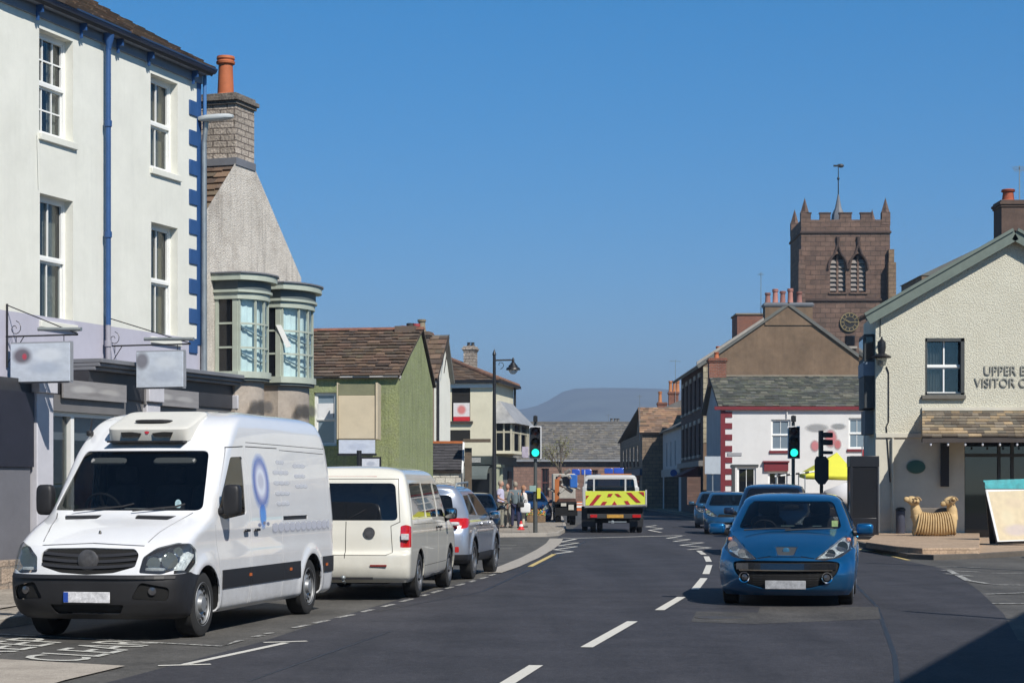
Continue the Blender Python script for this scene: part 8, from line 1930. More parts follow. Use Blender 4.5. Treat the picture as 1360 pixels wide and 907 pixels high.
for s in (1, -1): mb = MB(); mb.box(.28, .32, s * .62, s * 1.1, .22, .95); mb.build('mudflap', M_black_plastic, tk, local=True)
mb = MB(); mb.box(.4, 1.6, -.62, .62, .35, .95); mb.build('axle_box', M_under, tk, local=True)
WR[0] = .42
for y in (ty(788), ty(797), ty(841), ty(850)): s = 1 if y > 0 else -1; wheel(tk, .85, y, .42, .2, s, 'steel', 8, M_steelrim)
for s in (1, -1): wheel(tk, 4.7, s * .95, .42, .22, s, 'steel', 8, M_steelrim)
kc = [(.6, 5.6, 3.35, 1.0, .3, .1, 4, 8), (1.0, 5.65, 3.33, 1.05, .3, .1, 4, 8), (1.6, 5.6, 3.33, 1.06, .3, .1, 4, 8), (tz(646), 5.3, 3.36, 1.02, .3, .1, 4, 8), (tz(633), 4.9, 3.42, .95, .3, .12, 4, 6), (tz(630), 4.8, 3.46, .85, .3, .2, 3, 5), (tz(629), 4.5, 3.7, .5, .3, .3, 3, 3)]
B = Body(kc, per=6, nf=10, ns=24, nr=14)
B.cut('rear_window', 'end', rnd([(-.92, tz(653)), (.90, tz(652)), (.86, tz(635.5)), (-.86, tz(635.5))], .06), -1, .3, .006)
B.cut('side_window', 'side', rnd([(3.6, tz(652)), (4.9, tz(652)), (4.6, tz(636)), (3.6, tz(636))], .05), 0, .4, .006); B.cut('windscreen', 'end', rnd([(-.9, 1.6), (.9, 1.6), (.8, tz(635)), (-.8, tz(635))], .06), 1, .3, .006)
B.finish(tk, {'body': M_wt, 'rear_window': M_carglass, 'side_window': M_carglass, 'windscreen': M_carglass}, body_name='cab', split_lr=('side_window',))
mb = MB(); mb.box(4.2, 4.5, -.8, .8, .9, 1.5); mb.build('seat', M_seat, tk, local=True)
mb = MB()
for y in (.62, -.55): mb.box(3.22, 3.28, y - .03, y + .03, tz(671), tz(634))
mb.box(3.22, 3.28, -.95, .95, tz(634.5), tz(633)); mb.build('headboard_frame', M_wt, tk, local=True)
mb = MB(); mb.box(3.6, 4.1, ty(843), ty(800), tz(629.2), tz(628)); mb.build('beacon_bar', mat('orange_base', (.45, .16, .05), .5), tk, local=True)
mb = MB(); mb.box(3.65, 4.05, ty(817), ty(805), tz(628), tz(620.5)); mb.build('blue_beacon', M_bcn, tk, local=True, bevel=.02); mb = MB(); mb.box(3.65, 4.05, ty(832), ty(818), tz(628), tz(620)); mb.build('blue_beacon', M_bcn, tk, local=True, bevel=.02)
# ---- blue and orange works lorry with crane gear to its left, further on
DL = 84.0; lq = empty('crane_lorry', (wp(752, 0, DL).x, DL, 0), math.pi / 2, 'works lorry loaded with orange and steel crane gear ahead of the chevron truck', 'lorry')
SL = DL / F
def ly(px): return -((px - 752) * SL)
def lz(py): return H + (HY - py) * SL
mb = MB(); mb.box(.0, 4.0, ly(767), ly(737), .75, 1.0); mb.box(0, .1, ly(767), ly(737), .4, .9); mb.build('chassis', M_under, lq, local=True)
mb = MB(); mb.box(.2, 3.4, ly(765), ly(742), 1.0, lz(662)); mb.build('load_body', mat('rusty_brown_steel', (.075, .035, .025), .8, .4, vs=4), lq, local=True)
mb = MB(); mb.box(3.5, 5.2, ly(768), ly(736), .7, lz(628)); mb.build('cab', mat('weathered_cream_cab', (.40, .38, .33), .5, .2), lq, local=True, bevel=.06)
mb = MB(); mb.box(3.47, 3.5, ly(764), ly(741), lz(645), lz(632)); mb.build('cab_window', M_glass_dark, lq, local=True)
mb = MB(); mb.box(.3, .55, ly(743), ly(737), 1.0, lz(636)); mb.cyl((.4, ly(740), lz(640)), (2.8, ly(746), lz(632)), .08, n=8); mb.build('orange_jib', mat('orange_machine_paint', (.38, .12, .03), .5, .15), lq, local=True, fix=False)
mb = MB()
rr = random.Random(5)
for k in range(10):
 a = Vector((rr.uniform(.1, .7), ly(rr.uniform(738, 760)), lz(rr.uniform(628, 655)))); b = a + Vector((rr.uniform(-.2, .3), rr.uniform(-.5, .5), rr.uniform(-.4, .2))); mb.cyl(a, b, rr.uniform(.03, .09), n=8)
mb.build('crane_gear', mat('worn_steel', (.35, .33, .29), .5, .4, vs=9, metal=.4), lq, local=True, fix=False)
mb = MB(); mb.box(.15, .5, ly(767), ly(757), 1.6, lz(630)); mb.build('blue_side_unit', mat('truck_blue', (.02, .12, .42), .5, .15), lq, local=True, bevel=.03)
for (a, b) in ((763, 774), (776, 790)): mb = MB(); mb.box(3.6, 4.0, ly(b), ly(a), lz(630), lz(622)); mb.build('blue_beacon', M_bcn, lq, local=True, bevel=.03)
mb = MB(); mb.box(-.03, 0, ly(774), ly(766), lz(678), lz(666)); mb.build('striped_marker', mat('orange_marker', (.6, .14, .03), .6, .2), lq, local=True); mb = MB(); mb.box(-.05, -.035, ly(774), ly(766), lz(674), lz(671)); mb.box(-.05, -.035, ly(774), ly(766), lz(669), lz(667.5)); mb.build('marker_stripe', M_paint_white, lq, local=True)
mb = MB(); mb.box(-.05, -.01, ly(752), ly(745), lz(672), lz(668)); mb.box(-.05, -.01, ly(762), ly(755), lz(677), lz(670)); mb.build('rear_box', mat('pale_box', (.5, .48, .42), .6), lq, local=True)
for s in (1, -1):
 for x in (.6, 4.5): wheel(lq, x, s * .38 if False else (ly(740) - .05 if s > 0 else ly(764) + .1), .42, .25, s, 'steel', 8, M_steelrim)
M_tl = mat('signal_black', (.010, .010, .011), .5, .1)
def green(name='green_signal_light'): return emit('green_signal_glow', (.02, .85, .60), 1.5)
def lens_visor(root, c, r, m_lens, ax=Vector((0, -1, 0)), name='lens'):
 mb = MB(); mb.lathe(c, [(r, 0), (r * .7, .02), (.0001, .03)], 20, axis=ax); l = mb.build(name, m_lens, root)
 mb = MB(); t = Vector((1, 0, 0)) if abs(ax.y) > .5 else Vector((0, 1, 0)); n = 14; vs_ = []
 for k in range(n + 1):
  a = math.pi * (-.12 + 1.24 * k / n); e = t * math.cos(a) * (r + .02) + Vector((0, 0, 1)) * math.sin(a) * (r + .02); vs_ += [c + e, c + e + ax * (.22 - .08 * abs(math.cos(a)))]
 mb.add(vs_, [(2 * i, 2 * i + 2, 2 * i + 3, 2 * i + 1) for i in range(n)]); o = mb.build('visor', M_tl, root, fix=False)
 sm_ = o.modifiers.new('t', 'SOLIDIFY'); sm_.thickness = .008
def signal(px, D, label, group, gz=.12, head=(566, 609), border=True, extra=None):
 P = Vector((wp(px, 0, D).x, D, gz)); r = empty('traffic_light', P, 0, label, 'traffic light', group)
 zt_, zb_ = wp(0, head[0], D).z, wp(0, head[1], D).z
 mb = MB(); mb.cyl((P.x, D, gz), (P.x, D, zt_ + .12), .057, n=14); mb.cyl((P.x, D, gz), (P.x, D, gz + 1.6), .075, n=14); mb.build('pole', mat('dark_galvanised_post', (.10, .105, .10), .5, .2, metal=.4), r)
 hx = .20; yb = D - .16
 if border: mb = MB(); mb.box(P.x - hx, P.x + hx, yb + .03, yb + .045, zb_, zt_); mb.build('backing_border', mat('white_signal_border', (.75, .76, .78), .5), r)
 mb = MB(); mb.box(P.x - hx + .03, P.x + hx - .03, yb - .03, yb + .028, zb_ + .03, zt_ - .03); mb.box(P.x - .14, P.x + .14, yb + .046, D - .02, zb_ + .06, zt_ - .06); mb.build('signal_head', M_tl, r, bevel=.01)
 hh = (zt_ - zb_) / 3.05
 for k, m_ in enumerate((green(), mat('unlit_amber', (.05, .03, .01), .3), mat('unlit_red', (.05, .008, .008), .3))):
  lens_visor(r, Vector((P.x, yb - .03, zb_ + hh * (.56 + k))), .125, m_, name=('green_lamp', 'amber_lamp', 'red_lamp')[k])
 mb = MB(); mb.box(P.x - .07, P.x + .07, D - .16, D + .04, zt_ + .14, zt_ + .34); mb.cyl((P.x, D - .02, zt_ + .1), (P.x, D - .02, zt_ + .36), .04, n=8); mb.build('detector', M_tl, r, bevel=.01)
 return r, P
s1, P1s = signal(711, 65.2, 'traffic light showing green on the left pavement near the people', 'traffic lights facing the viewer')
zb_ = wp(0, 662, 65.2).z; zt_ = wp(0, 648, 65.2).z
mb = MB(); mb.box(P1s.x + .05, P1s.x + .17, 65.05, 65.25, zb_, zt_); mb.build('push_button_box', mat('yellow_box', (.55, .50, .05), .5), s1, bevel=.01)
mb = MB(); mb.box(P1s.x - .2, P1s.x + .02, 65.0, 65.1, zt_ - .12, zt_ + .08); mb.build('pedestrian_unit', mat('pale_green_unit', (.25, .36, .33), .5), s1, bevel=.01)
s2, P2s = signal(1053.5, 64.0, 'traffic light showing green on the right pavement before the white house', 'traffic lights facing the viewer')
# back-facing assembly to its right
P = Vector((wp(1091, 0, 62).x, 62.0, .12)); s3 = empty('rear_facing_traffic_light', P, 0, 'black traffic signal seen from behind with louvred side lamps and long octagonal backing board', 'traffic light')
W6 = lambda px, py, y=62.0: Vector((wp(px, py, 62).x, y, wp(px, py, 62).z))
mb = MB(); mb.cyl((P.x, 62, .12), (P.x, 62, W6(0, 572).z), .057, n=12); mb.build('pole', M_tl, s3)
oc = [(1084, 606), (1096, 606), (1100, 611), (1100, 636), (1095, 643), (1087, 643), (1081.5, 636), (1081.5, 611)]
mb = MB(); mb.prism([W6(a, b, 61.9) for a, b in oc], (0, .06, 0)); mb.build('backing_board', M_tl, s3)
for (a, b) in ((574, 581), (583.5, 591), (598.5, 603)):
 mb = MB(); mb.prism([W6(1089, a, 61.8), W6(1105, a + .6, 61.8), W6(1105, b, 61.8), W6(1089, b, 61.8)], (0, .3, 0)); mb.build('side_visor', M_tl, s3, bevel=.02)
mb = MB(); mb.box(W6(1087.5, 0).x, W6(1092, 0).x, 61.75, 62.1, W6(0, 606).z, W6(0, 572).z); mb.build('signal_head', M_tl, s3, bevel=.01)
# traditional lamp on the left
DLp = 72.0; xl = wp(656.5, 0, DLp).x; r = empty('lamp_post', (xl, DLp, .12), 0, 'tall black lamp post with bracket arm and bell shaped lantern on the left', 'lamp post')
zz = lambda py: wp(0, py, DLp).z
mb = MB(); mb.lathe((xl, DLp, 0), [(.16, .12), (.16, .9), (.10, 1.0), (.085, 1.1), (.07, 3.5), (.055, zz(472)), (.075, zz(471)), (.06, zz(469)), (.02, zz(465)), (.0001, zz(463))], 16); mb.build('column', M_black_iron, r)
xa = wp(681.5, 0, DLp).x
mb = MB(); mb.cyl((xl, DLp, zz(478.5)), (xa + .02, DLp, zz(478)), .03, n=8); prev = None
for k in range(15):
 a = -math.pi / 2 + k * .36; q = Vector((xl + .22 + .15 * (1 - k / 20) * math.cos(a), DLp, zz(484.5) + .15 * (1 - k / 20) * math.sin(a)))
 if prev: mb.cyl(prev, q, .012, n=5)
 prev = q
mb.build('arm', M_black_iron, r, fix=False)
mb = MB(); mb.lathe((xa, DLp, 0), [(.02, zz(475)), (.05, zz(478)), (.05, zz(481)), (.10, zz(482.5)), (.11, zz(484)), (.16, zz(485)), (.17, zz(487)), (.24, zz(488.5)), (.27, zz(491)), (.25, zz(491.5)), (.1, zz(491))], 20); mb.build('lantern_hood', M_black_iron, r, fix=False)
mb = MB(); mb.lathe((xa, DLp, 0), [(.17, zz(491.4)), (.15, zz(494)), (.08, zz(496.5)), (.0001, zz(497.3))], 16); mb.build('globe', glassm('frosted_lamp_glass', .7, (.5, .5, .5), .4, .2), r)
# road sign boards
def board(px0, px1, py0, py1, D, label, m, name='sign_board', post=True, th=.05, edge=None):
 a, b = wp(px0, py1, D), wp(px1, py0, D); r = empty(name, ((a.x + b.x) / 2, D, .12), 0, label, 'sign'); mb = MB(); mb.box(a.x, b.x, D, D + th, a.z, b.z); mb.build('panel', m, r, bevel=.01)
 mb = MB(); xm = (a.x + b.x) / 2; mb.cyl((xm, D + th + .04, .12), (xm, D + th + .04, b.z - .05), .035, n=8); mb.build('post', M_galv, r) if post else None
 return r
board(936, 957, 606, 629.5, 90, 'plain pale blue white board on a post by the maroon cornered house', mat('pale_blue_board', (.42, .46, .50), .5, .1))
board(693, 702, 593, 608, 66, 'small faded pink and white square sign left of the green traffic light', mat('faded_pink_board', (.40, .36, .44), .6, .3, vs=8), post=False)
# yellow topped market stall
DM = 80.0; q = Vector((wp(1106, 0, DM).x, DM, 0)); g = empty('market_stall', (q.x, DM, .12), 0, 'market stall with bright yellow canopy and white side sheet before the white house', 'stall')
X = lambda px: wp(px, 0, DM).x; Z = lambda py: wp(0, py, DM).z
ap = Vector((X(1117), DM + 1.0, Z(600))); cn = [Vector((X(1070), DM, Z(631))), Vector((X(1140), DM, Z(633))), Vector((X(1142), DM + 2.2, Z(628))), Vector((X(1072), DM + 2.2, Z(628)))]
mb = MB(); v = cn + [ap] + [p - Vector((0, 0, .16)) for p in cn]
mb.add(v, [(0, 1, 4), (1, 2, 4), (2, 3, 4), (3, 0, 4), (5, 6, 1, 0), (6, 7, 2, 1), (7, 8, 3, 2), (8, 5, 0, 3)]); o = mb.build('canopy', mat('yellow_canvas', (.62, .60, .05), .8, .08, vs=1), g, fix=False, smooth=10); o.modifiers.new('t', 'SOLIDIFY').thickness = .02
mb = MB()
for p in cn: mb.cyl((p.x * .998, p.y + .02, .12), (p.x * .998, p.y + .02, p.z), .02, n=8)
mb.build('frame', M_galv, g, fix=False)
mb = MB(); mb.add([(X(1095), DM + .1, Z(652)), (X(1140), DM + .05, Z(634)), (X(1140), DM + 1.2, .5), (X(1088), DM + 1.0, .3), (X(1138), DM + .1, Z(668))], [(0, 4, 1), (0, 3, 2, 4)]); o = mb.build('white_sheet', mat('white_canvas', (.6, .6, .62), .85, .05), g, fix=False); o.modifiers.new('t', 'SOLIDIFY').thickness = .02
mb = MB(); mb.box(X(1075), X(1135), DM + .3, DM + 1.6, .75, .8); mb.box(X(1075), X(1077), DM + .3, DM + .4, .12, .75); mb.box(X(1133), X(1135), DM + .3, DM + .4, .12, .75); mb.build('counter', mat('stall_timber', (.2, .14, .08), .8), g, fix=False)
# striped barrier pole across the stalls and dark parked machine behind
gb_ = empty('barrier_pole', (X(1045), 74, .12), 0, 'thin black and white horizontal barrier pole in front of the white house', 'barrier'); zz_ = wp(0, 629, 74).z; x0, x1 = wp(1029, 0, 74).x, wp(1092, 0, 74).x
mb = MB(); mb.cyl((x0, 74, zz_ - .1), (x1, 74, zz_ + .12), .035, n=8); mb.build('pole', M_paint_white, gb_)
for k in range(5):
 t0, t1 = (k + .2) / 5, (k + .6) / 5; a = Vector((x0, 74, zz_ - .1)).lerp(Vector((x1, 74, zz_ + .12)), t0); b = Vector((x0, 74, zz_ - .1)).lerp(Vector((x1, 74, zz_ + .12)), t1); mb = MB(); mb.cyl(a, b, .038, n=8); mb.build('black_band', M_tl, gb_)
mb = MB(); mb.cyl((x0 + .05, 74, .12), (x0 + .05, 74, zz_), .03, n=8); mb.cyl((x1 - .05, 74, .12), (x1 - .05, 74, zz_ + .1), .03, n=8); mb.build('posts', M_galv, gb_, fix=False)
# low bushes of colour: planter by the market, red flag cloth
fl_ = empty('red_flag', (wp(1152, 0, 70).x, 70, .12), 0, 'red and white cloth pennant on a stick above the black kiosk', 'flag')
a = wp(1145, 607, 70); b = wp(1158, 596, 70)
mb = MB(); mb.cyl((a.x, 70, .12), (a.x, 70, b.z + .1), .02, n=6); mb.build('stick', M_galv, fl_)
mb = MB(); n = 8; vs_ = []
for k in range(n + 1): t = k / n; vs_ += [(a.x + (b.x - a.x) * t, 70 + .05 * math.sin(t * 9), b.z - .02), (a.x + (b.x - a.x) * t, 70 + .05 * math.sin(t * 9 + .5), a.z + .03 * t)]
mb.add(vs_, [(2 * i, 2 * i + 2, 2 * i + 3, 2 * i + 1) for i in range(n)]); mb.build('cloth', mat('red_banner_cloth', (.55, .02, .03)), fl_, fix=False)
# two poles just outside the frame whose shades lie across the junction
for (tip, hgt, lab) in (((1205, 812), 5.2, 'tall pole just outside the right edge, nearer of the two'), ((1140, 747), 7.2, 'tall pole beside the side road outside the right edge, farther of the two')):
 t = gp(*tip); b = t + Vector((.55, -.835, 0)) * hgt / math.tan(R(SUN_EL)); r = empty('street_pole', (b.x, b.y, 0), 0, lab, 'pole', 'poles beyond the right edge')
 mb = MB(); mb.cyl((0, 0, 0), (0, 0, hgt), .075, .06, 12); mb.build('column', M_galv, r, local=True); mb = MB(); mb.cyl((0, 0, 0), (0, 0, 1.1), .11, n=12); mb.build('base_sleeve', M_galv, r, local=True)
# thin spring tree before the far house
def small_tree(px, D, h, name, label, leafc, seed=4, spread=1.6, trunk_h=.35, nleaf=900, dens=1.0):
 r = random.Random(seed); P = Vector((wp(px, 0, D).x, D, 0)); o = empty(name, P, 0, label, 'tree'); tips = []; mb = MB()
 def grow(p, d, L, rad_, lev):
  q = p + d * L; mb.cyl(p, q, rad_, rad_ * .7, 6 if lev > 1 else 8)
  if lev >= 4: tips.append(q); return
  for k in range(3 if lev < 3 else 2):
   nd = (d + Vector((r.uniform(-1, 1), r.uniform(-1, 1), r.uniform(-.2, .7))) * .75).normalized(); grow(q, nd, L * r.uniform(.6, .8), rad_ * .6, lev + 1)
  tips.append(q)
 grow(Vector((0, 0, 0)), Vector((0, 0, 1)), h * trunk_h, h * .022, 0); mb.build('trunk', mat('bark', (.10, .08, .06), .95, .3, bump=.5), o, local=True, fix=False)
 mb = MB()
 for k in range(nleaf):
  t = r.choice(tips); c = t + Vector((r.gauss(0, 1), r.gauss(0, 1), r.gauss(0, .8))) * h * .05 * dens; s = r.uniform(.04, .10); a = Vector((r.uniform(-1, 1), r.uniform(-1, 1), r.uniform(-1, 1))).normalized(); b = a.orthogonal().normalized(); k_ = r.uniform(.6, 1.4); mb.cur = (k_, k_, k_ * .9)
  mb.add([c - a * s, c - b * s * .6, c + a * s, c + b * s * .6], [(0, 1, 2, 3)])
 mb.build('crown', mat(leafc[0], leafc[1], .7, .2, attr=True), o, local=True, fix=False, uv=False); return o
small_tree(748, 158, 5.6, 'budding_tree', 'thin budding tree before the long slate house closing the street', ('bud_leaves', (.13, .13, .05)), 4, nleaf=420)
small_tree(1222, 118, 7.6, 'bare_tree', 'bare twiggy tree top between the church tower and the shop gable', ('twig_buds', (.10, .08, .06)), 9, nleaf=0, dens=.6)
# goods at the corner where the people stand: signs, buckets, flower boxes
def crate_of_flowers(px, D, label, c1, w=.5, seed=1):
 r = random.Random(seed); P = Vector((wp(px, 0, D).x, D, .12)); o = empty('flower_crate', P, 0, label, 'crate')
 mb = MB(); mb.box(-w / 2, w / 2, -.2, .2, 0, .3); mb.build('crate', mat('crate_timber', (.18, .12, .07), .9, .3, vs=8), o, local=True, bevel=.01)
 mb = MB()
 for k in range(260):
  c = Vector((r.uniform(-w / 2, w / 2), r.uniform(-.2, .2), .3 + abs(r.gauss(0, .12)))); s = r.uniform(.015, .04); a = Vector((r.uniform(-1, 1), r.uniform(-1, 1), r.uniform(-1, 1))).normalized(); b = a.orthogonal(); q = c1 if r.random() < .4 else (.25, .5, .15); mb.cur = q
  mb.add([c - a * s, c - b * s, c + a * s, c + b * s], [(0, 1, 2, 3)])
 mb.build('flowers', mat('petal_mix', (.8, .8, .8), .7, .1, attr=True), o, local=True, fix=False)
crate_of_flowers(712, 84, 'flower crate with orange blooms on the left pavement', (.9, .3, .05), .8, seed=3)
rb = empty('red_cone_base', (wp(692, 0, 69.5).x, 69.5, .12), 0, 'small red and white traffic cone beside the grey jacketed person', 'cone')
mb = MB(); mb.box(-.13, .13, -.13, .13, 0, .03); mb.lathe((0, 0, .03), [(.10, 0), (.03, .28), (.0001, .29)], 16); mb.build('cone', mat('cone_red', (.6, .03, .03), .5), rb, local=True, fix=False)
mb = MB(); mb.lathe((0, 0, .12), [(.082, 0), (.062, .08)], 16); mb.build('white_band', M_paint_white, rb, local=True, fix=False)
def skin_mesh(name, pts, edges, radii, m, parent, sub=2, root=0):
 me = bpy.data.meshes.new(name); me.from_pydata([tuple(p) for p in pts], edges, [])
 o = bpy.data.objects.new(name, me); COL.objects.link(o); o.modifiers.new('s', 'SKIN')
 if not me.skin_vertices: me.attributes
 bm = bmesh.new(); bm.from_mesh(me); lay = bm.verts.layers.skin.verify(); bm.verts.ensure_lookup_table()
 for i, v in enumerate(bm.verts):
  r = radii[i]; v[lay].radius = (r, r) if not isinstance(r, tuple) else r; v[lay].use_root = (i == root)
 bm.to_mesh(me); bm.free()
 s = o.modifiers.new('u', 'SUBSURF'); s.levels = sub; s.render_levels = sub
 dg = bpy.context.evaluated_depsgraph_get(); m2 = bpy.data.meshes.new_from_object(o.evaluated_get(dg)); bpy.data.objects.remove(o); bpy.data.meshes.remove(me)
 m2.name = name; m2.polygons.foreach_set('use_smooth', [True] * len(m2.polygons)); m2.materials.clear(); m2.materials.append(m)
 o = bpy.data.objects.new(name, m2); COL.objects.link(o); o.parent = parent; return o
M_skin = mat('skin', (.42, .23, .16), .6, .08)
def person(px, D, h, face, label, shirt, trousers, hair=(.3, .27, .24), larm=None, rarm=None, jacket=True, shoes=(.02, .02, .02), sleeves='long', stance=.11, lean=0.0, sstyle=None, tstyle=None):
 """face: heading angle of the chest (world). figure built facing local +x"""
 P = Vector((wp(px, 0, D).x, D, .116)); r = empty('person', P, face, label, 'person'); k = h / 1.75
 V = lambda x, y, z: Vector((x * k + lean * z * k, y * k, z * k))
 sh, hp = .185, .095
 J = {'pel': V(0, 0, .94), 'sp': V(0, 0, 1.12), 'ch': V(-.01, 0, 1.32), 'nk': V(0, 0, 1.47), 'hb': V(.02, 0, 1.56)}
 pts = [J['pel'], J['sp'], J['ch'], J['nk'], J['hb']]; rad_ = [(.14 * k, .115 * k), (.135 * k, .105 * k), (.16 * k, .12 * k), (.055 * k, .055 * k), (.05 * k, .05 * k)]; ed = [(0, 1), (1, 2), (2, 3), (3, 4)]
 arms = {}
 for s, pose in ((1, larm), (-1, rarm)):
  pose = pose or [(.02, .26, 1.14), (.10, .25, .88)]
  a = V(0, s * sh, 1.40); e = V(pose[0][0], s * pose[0][1], pose[0][2]); w = V(pose[1][0], s * pose[1][1], pose[1][2]); i = len(pts)
  pts += [a, e, w]; rad_ += [.058 * k, .042 * k, .028 * k]; ed += [(2, i), (i, i + 1), (i + 1, i + 2)]; arms[s] = (a, e, w)
  # palm and five fingers
  d = (w - e).normalized(); side = Vector((0, 0, 1)).cross(d); side = side.normalized() if side.length > .1 else Vector((1, 0, 0)); pm = w + d * .07 * k; j = len(pts); pts.append(pm); rad_.append((.034 * k, .018 * k)); ed.append((i + 2, j))
  for f in range(4):
   o = side * (.027 - .018 * f) * k; L = (.075, .085, .08, .062)[f] * k; q = pm + o + d * .02 * k; q2 = q + d * L * .5 + Vector((0, 0, -.004)); q3 = q2 + (d * .8 + Vector((.3 * s * 0, 0, -.25))).normalized() * L * .5
   n0 = len(pts); pts += [q, q2, q3]; rad_ += [.009 * k, .008 * k, .006 * k]; ed += [(j, n0), (n0, n0 + 1), (n0 + 1, n0 + 2)]
  q = w + d * .03 * k + side * .028 * k; q2 = q + (d * .5 + side * .7).normalized() * .045 * k; n0 = len(pts); pts += [q, q2]; rad_ += [.011 * k, .008 * k]; ed += [(i + 2, n0), (n0, n0 + 1)]
 legs = {}
 for s in (1, -1):
  i = len(pts); a = V(0, s * hp, .88); kn = V(.015 + .03 * s, s * stance, .48); an = V(-.02 + .03 * s, s * (stance + .01), .07); to = V(.15 + .03 * s, s * (stance + .035), .03)
  pts += [a, kn, an, to]; rad_ += [.085 * k, .055 * k, .035 * k, .03 * k]; ed += [(0, i), (i, i + 1), (i + 1, i + 2), (i + 2, i + 3)]; legs[s] = (a, kn, an, to)
 body = skin_mesh('body', pts, ed, rad_, M_skin, r)
 # head joins the body mesh by a second skin at the neck
 mb = MB(); c = V(.03, 0, 1.655); mb.sq(c, (.098 * k, .078 * k, .118 * k), .95, .95, 22, 16)
 mb.sq(c + V(.095, 0, -.01) - V(0, 0, 0), (.022 * k, .013 * k, .024 * k), 1, 1, 10, 8)
 for s in (1, -1): mb.sq(c + Vector((-.005, s * .078, -.005)) * k, (.018 * k, .008 * k, .03 * k), 1, 1, 8, 6)
 mb.cyl(c + Vector((-.01, 0, -.05)) * k, J['nk'] - Vector((0, 0, .02)), .05 * k, .058 * k, 14); mb.build('head', M_skin, body, local=True, fix=False)
 for s in (1, -1): m3 = MB(); m3.sq(c + Vector((.088, s * .03, .012)) * k, (.010 * k, .012 * k, .008 * k), 1, 1, 8, 6); m3.build('eye', M_black_iron, body, local=True)
 m3 = MB(); m3.sq(c + Vector((.088, 0, -.058)) * k, (.012 * k, .026 * k, .006 * k), 1, 1, 10, 6); m3.build('mouth', mat('lips', (.30, .10, .08), .6), body, local=True)
 hm = mat('hair_%d' % int(hair[0] * 100 + hair[2] * 1000), hair, .9, .3, vs=40, bump=.6, bs=80); mb = MB(); mb.sq(c + Vector((-.022, 0, .025)) * k, (.098 * k, .086 * k, .112 * k), .95, .95, 20, 14)
 mb2 = MB(); keep = []
 hv, hf = mb.v, mb.f
 hf = [f for f in hf if not (sum(hv[i].x for i in f) / len(f) > c.x + .045 * k and sum(hv[i].z for i in f) / len(f) < c.z + .06 * k) and sum(hv[i].z for i in f) / len(f) > c.z - .085 * k]
 mb2.add(hv, hf); mb2.build('hair', hm, body, local=True, fix=False)
 g = .018 * k if not jacket else .032 * k
 # top
 tp = [V(0, 0, .90 if jacket else .98), J['sp'], J['ch'] + Vector((0, 0, .015)), V(0, 0, 1.46)]; tr = [(.165 * k + g * .5, .135 * k + g * .5), (.15 * k + g, .12 * k + g), (.18 * k + g, .135 * k + g), (.095 * k, .085 * k)]; te = [(0, 1), (1, 2), (2, 3)]
 for s in (1, -1):
  a, e, w = arms[s]; i = len(tp)
  if sleeves == 'long': tp += [a, e, e.lerp(w, .92)]; tr += [.088 * k + g * .6, .050 * k + g * .6, .036 * k + g * .4]; te += [(2, i), (i, i + 1), (i + 1, i + 2)]
  else: tp += [a, a.lerp(e, .75)]; tr += [.088 * k + g * .5, .062 * k + g * .5]; te += [(2, i), (i, i + 1)]
 skin_mesh('jacket' if jacket else 'shirt', tp, te, tr, shirt, r, root=1)
 bp = [V(0, 0, .95)]; br = [(.15 * k, .12 * k)]; be = []
 for s in (1, -1):
  a, kn, an, to = legs[s]; i = len(bp); bp += [a + Vector((0, 0, -.02)), kn, an + Vector((0, 0, .0))]; br += [.098 * k, .072 * k, .062 * k]; be += [(0, i), (i, i + 1), (i + 1, i + 2)]
  mb = MB(); mb.sq(an.lerp(to, .45) + Vector((0, 0, -.02 * k)), (.14 * k, .048 * k, .042 * k), .7, .6, 16, 8); mb.build('shoe', mat('dark_shoe_leather', shoes, .5), r, local=True)
 skin_mesh('trousers', bp, be, br, trousers, r)
 return r
cloth = lambda n, c, **k: mat(n, c, .92, .15, vs=6, **k)
camo = cloth('camouflage_cloth', (.26, .25, .20), stain=(.06, .06, .05), stain_amt=.9, stain_s=5.0)
DP = 72.6
person(664.5, DP, 1.73, -.25, 'person in a pale lilac shirt and patterned trousers standing sideways at the corner', cloth('lilac_shirt', (.50, .48, .62)), camo, (.32, .26, .2), larm=[(.0, .24, 1.14), (.22, .16, 1.08)], rarm=[(-.02, .26, 1.14), (.20, .24, 1.04)], jacket=False, sleeves='short')
person(674.5, DP + .9, 1.62, -1.9, 'person in mottled grey clothes half hidden between the lilac shirt and the grey jacket', camo, cloth('stone_trousers', (.30, .29, .25)), (.12, .06, .04), larm=[(.05, .24, 1.14), (.2, .14, 1.1)])
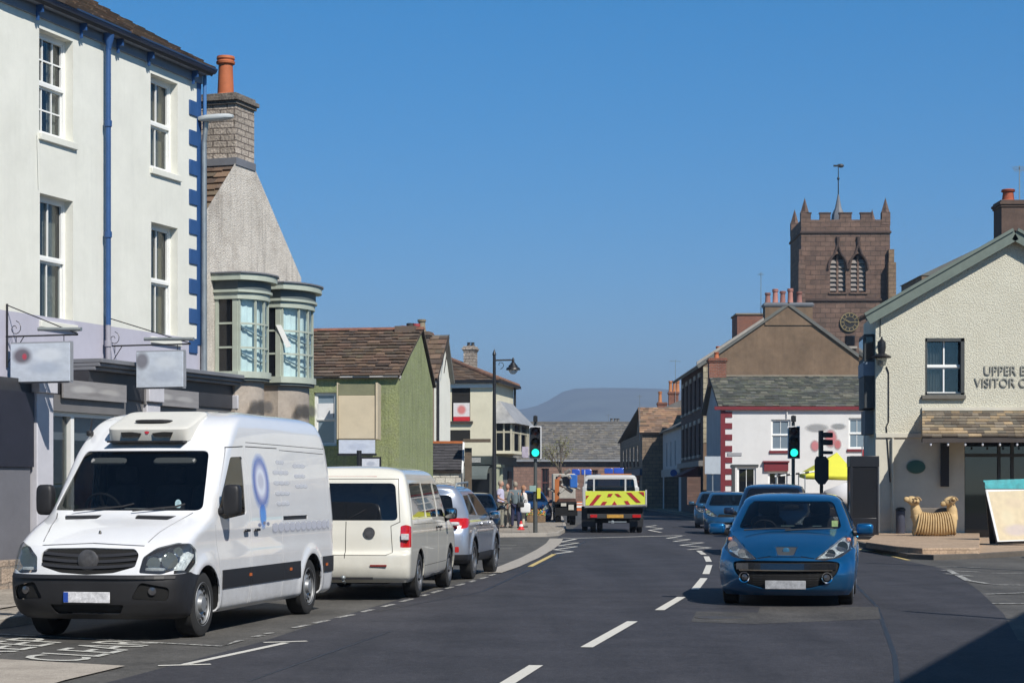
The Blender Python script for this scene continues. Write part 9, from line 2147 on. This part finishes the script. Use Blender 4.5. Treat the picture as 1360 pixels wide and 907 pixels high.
person(684.5, DP, 1.68, 1.75, 'person in a blue grey jacket and navy trousers seen from behind', cloth('blue_grey_jacket', (.13, .165, .18)), cloth('navy_trousers', (.025, .025, .06)), (.30, .26, .2), larm=[(.0, .27, 1.14), (.05, .29, .90)], rarm=[(.0, .27, 1.14), (.12, .25, .95)])
person(695, DP + 1.2, 1.55, .3, 'person with a white bag and pale trousers right of the grey jacket', cloth('white_top', (.62, .58, .54)), cloth('pale_trousers', (.50, .47, .36)), (.35, .18, .1), larm=[(.0, .24, 1.14), (.22, .2, 1.0)])
bag = empty('carrier_bag', (wp(698, 0, DP).x, DP + .9, 0.9), 0, 'white shopping bag carried at the hip beside the blue grey jacket', 'bag')
mb = MB(); mb.sq((0, 0, -.05), (.19, .07, .19), .35, .35, 16, 10); mb.build('bag_body', mat('white_plastic_bag', (.7, .7, .7), .5), bag, local=True); mb = MB(); mb.tube([(-.08, 0, .12), (-.05, 0, .28), (.05, 0, .28), (.08, 0, .12)], .012, 6); mb.build('bag_handle', mat('white_plastic_bag', (.7, .7, .7)), bag, local=True, fix=False)
hbag = empty('handbag', (wp(691.5, 0, DP).x, DP - .15, .98), 0, 'small black handbag at the right side of the grey jacketed person', 'bag')
mb = MB(); mb.sq((0, 0, 0), (.13, .06, .10), .35, .35, 14, 8); mb.build('bag_body', mat('black_leather', (.015, .015, .015), .5), hbag, local=True); mb = MB(); mb.tube([(-.08, 0, .08), (-.1, .05, .45)], .01, 6); mb.build('strap', mat('black_leather', (.015, .015, .015)), hbag, local=True)
# blue driver silhouette parts are inside the vehicles
hz = MB(); hz.box(-3600, 4200, -40, 7600, -1.2, 310)
hm_ = bpy.data.materials.new('haze_air'); hm_.use_nodes = True; t = hm_.node_tree; t.nodes.clear(); o_ = t.nodes.new('ShaderNodeOutputMaterial'); v_ = t.nodes.new('ShaderNodeVolumePrincipled')
v_.inputs['Color'].default_value = (.42, .54, .74, 1); v_.inputs['Density'].default_value = 3.0e-4; v_.inputs['Anisotropy'].default_value = .0
t.links.new(v_.outputs[0], o_.inputs['Volume'])
ho = hz.build('haze', hm_, uv=False); tag(ho, kind='stuff')
bpy.context.view_layer.update()
